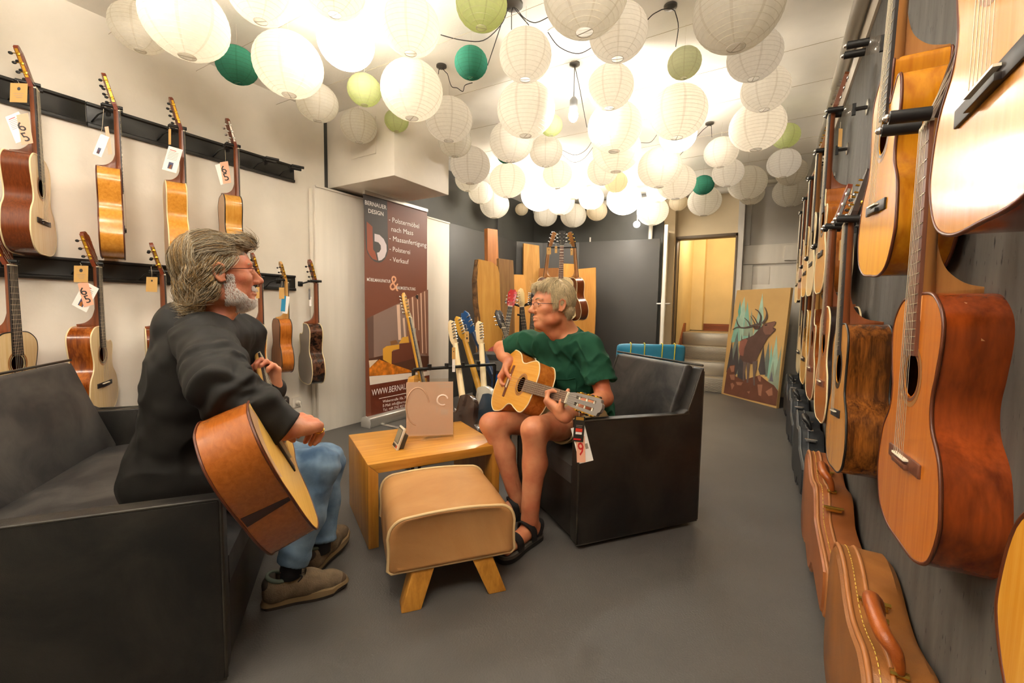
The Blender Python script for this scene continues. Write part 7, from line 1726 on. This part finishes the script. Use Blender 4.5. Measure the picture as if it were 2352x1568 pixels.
tagset('kraft tag over a salmon 65 tag on the glossy mahogany guitar', (40, 185), front(gp('left0')), [((43, 213), 40, 44, 2, KR, LOGO), ((57, 296), 27, 70, -10, PK, N65), ((40, 292), 34, 66, -22, WH, TXT)])
tagset('white and brown tags hanging sideways on the edge-on maple guitar', (238, 250), front(gp('left1')), [((232, 334), 22, 50, 22, WH, PICT), ((249, 322), 9, 64, -8, PK, [])])
tagset('plain white card with a small picture on the striped maple guitar', (388, 292), front(gp('left2')), [((390, 314), 6, 36, 0, KR, []), ((396, 366), 34, 56, 16, WH, TXT + PICT)])
tagset('salmon 65 tag on the black edged honey guitar', (517, 345), front(gp('left3')), [((518, 396), 19, 50, -9, PK, [('txt', '6', -.7, .5, .05, 18, INK), ('txt', '5', -.4, .75, .75, 18, INK)]), ((513, 398), 26, 48, -16, WH, [])])
tagset('kraft tag over salmon 65 and white cards on the koa guitar', (184, 604), front(gp('left5')), [((186, 629), 33, 38, 1, KR, LOGO), ((197, 675), 24, 56, -15, PK, [('txt', '6', -.75, .45, .05, 19, INK), ('txt', '5', -.25, .75, .75, 19, INK)]), ((196, 681), 38, 62, 28, WH, TXT + PICT)])
tagset('kraft tag with a dark printed block on the half hidden guitar', (347, 612), front(gp('left6')), [((348.5, 653), 26, 34, 2, KR, [('disc', 0, -.5, 2.2, INK)])])
tagset('small kraft tag on the guitar behind the bearded man', (592, 648), front(gp('left7')), [((592, 672), 8, 26, 0, KR, [])])
tagset('kraft, blue and white tags on the small striped guitar', (648, 645), front(gp('left8')), [((647, 673), 12, 26, 0, KR, []), ((651, 697), 10, 36, 4, BL, []), ((657, 700), 12, 40, 8, WH, [])])
tagset('thin grey and white tags on the dark ebony guitar', (712, 652), front(gp('left9')), [((711, 676), 4, 24, 0, plain('grey card', '6E6A68', .5), []), ((713, 692), 5, 22, 0, WH, [])])
tagset('narrow kraft tag on the orange cutaway guitar', (1931, 280), np.array([.26, 2.55, 1.95]), [((1930, 316), 9, 42, 3, KR, [])])
tagset('narrow kraft tag on the dark sided cedar guitar', (1934, 548), np.array([.27, 2.28, 1.40]), [((1931, 575), 7, 46, 3, KR, [])])
for lb, c in (('kraft tag on the far brown acoustic of the tall stand', (1260.5, 576)), ('thin kraft tag on the pale spruce acoustic of the tall stand', (1277, 573)), ('kraft tag on the rosewood acoustic of the tall stand', (1313, 578))):
    tagset(lb, (c[0], c[1] - 14), at(c[0], c[1], 4.75), [(c, 10 if c[0] < 1270 else 5.5, 16, 0, KR, [('disc', 0, -.3, 1.0, INK)])])
tagset('kraft and white tags on the pale neck electric in the rack', (1043, 780), at(1043, 800, 2.9), [((1042, 811), 8, 27, 0, KR, [('disc', 0, -.3, 1.2, INK)]), ((1042, 839), 6.5, 30, 0, WH, LN)])
tagset('kraft tag hanging from the blue electric guitar', (1071, 745), at(1071, 760, 3.1), [((1072.5, 773), 9.5, 24, -2, KR, [('disc', 0, -.3, 1.2, INK), ('box', -.4, .1, .4, .5, INK)])])
hp = np.array(g2.matrix_world @ Vector((.04, -.09, .90)))
tagset('black tag with red shield over cards on the classical guitar held up', (1330, 945), hp, [((1330, 985), 24, 58, 5, plain('black card', '26211A', .5), [('box', -.75, -.95, .75, -.70, plain('gold card band', '9A6E22', .5)), ('box', -.6, -.30, .6, -.26, LINE), ('box', -.6, -.18, .5, -.14, LINE), ('box', -.65, -.05, .65, .22, plain('red shield', 'D93A1E', .4)), ('box', -.6, .24, .6, .42, WH), ('box', -.9, .75, .5, .88, REDI)]),
        ((1334, 1032), 20, 60, -2, PK, [('txt', '9', -.6, .75, .45, 30, REDI)]), ((1337, 1021), 33, 84, -14, WH, [('box', -.8, -.4, -.5, .3, LINE), ('box', .35, 0, .75, .3, LINE)])])
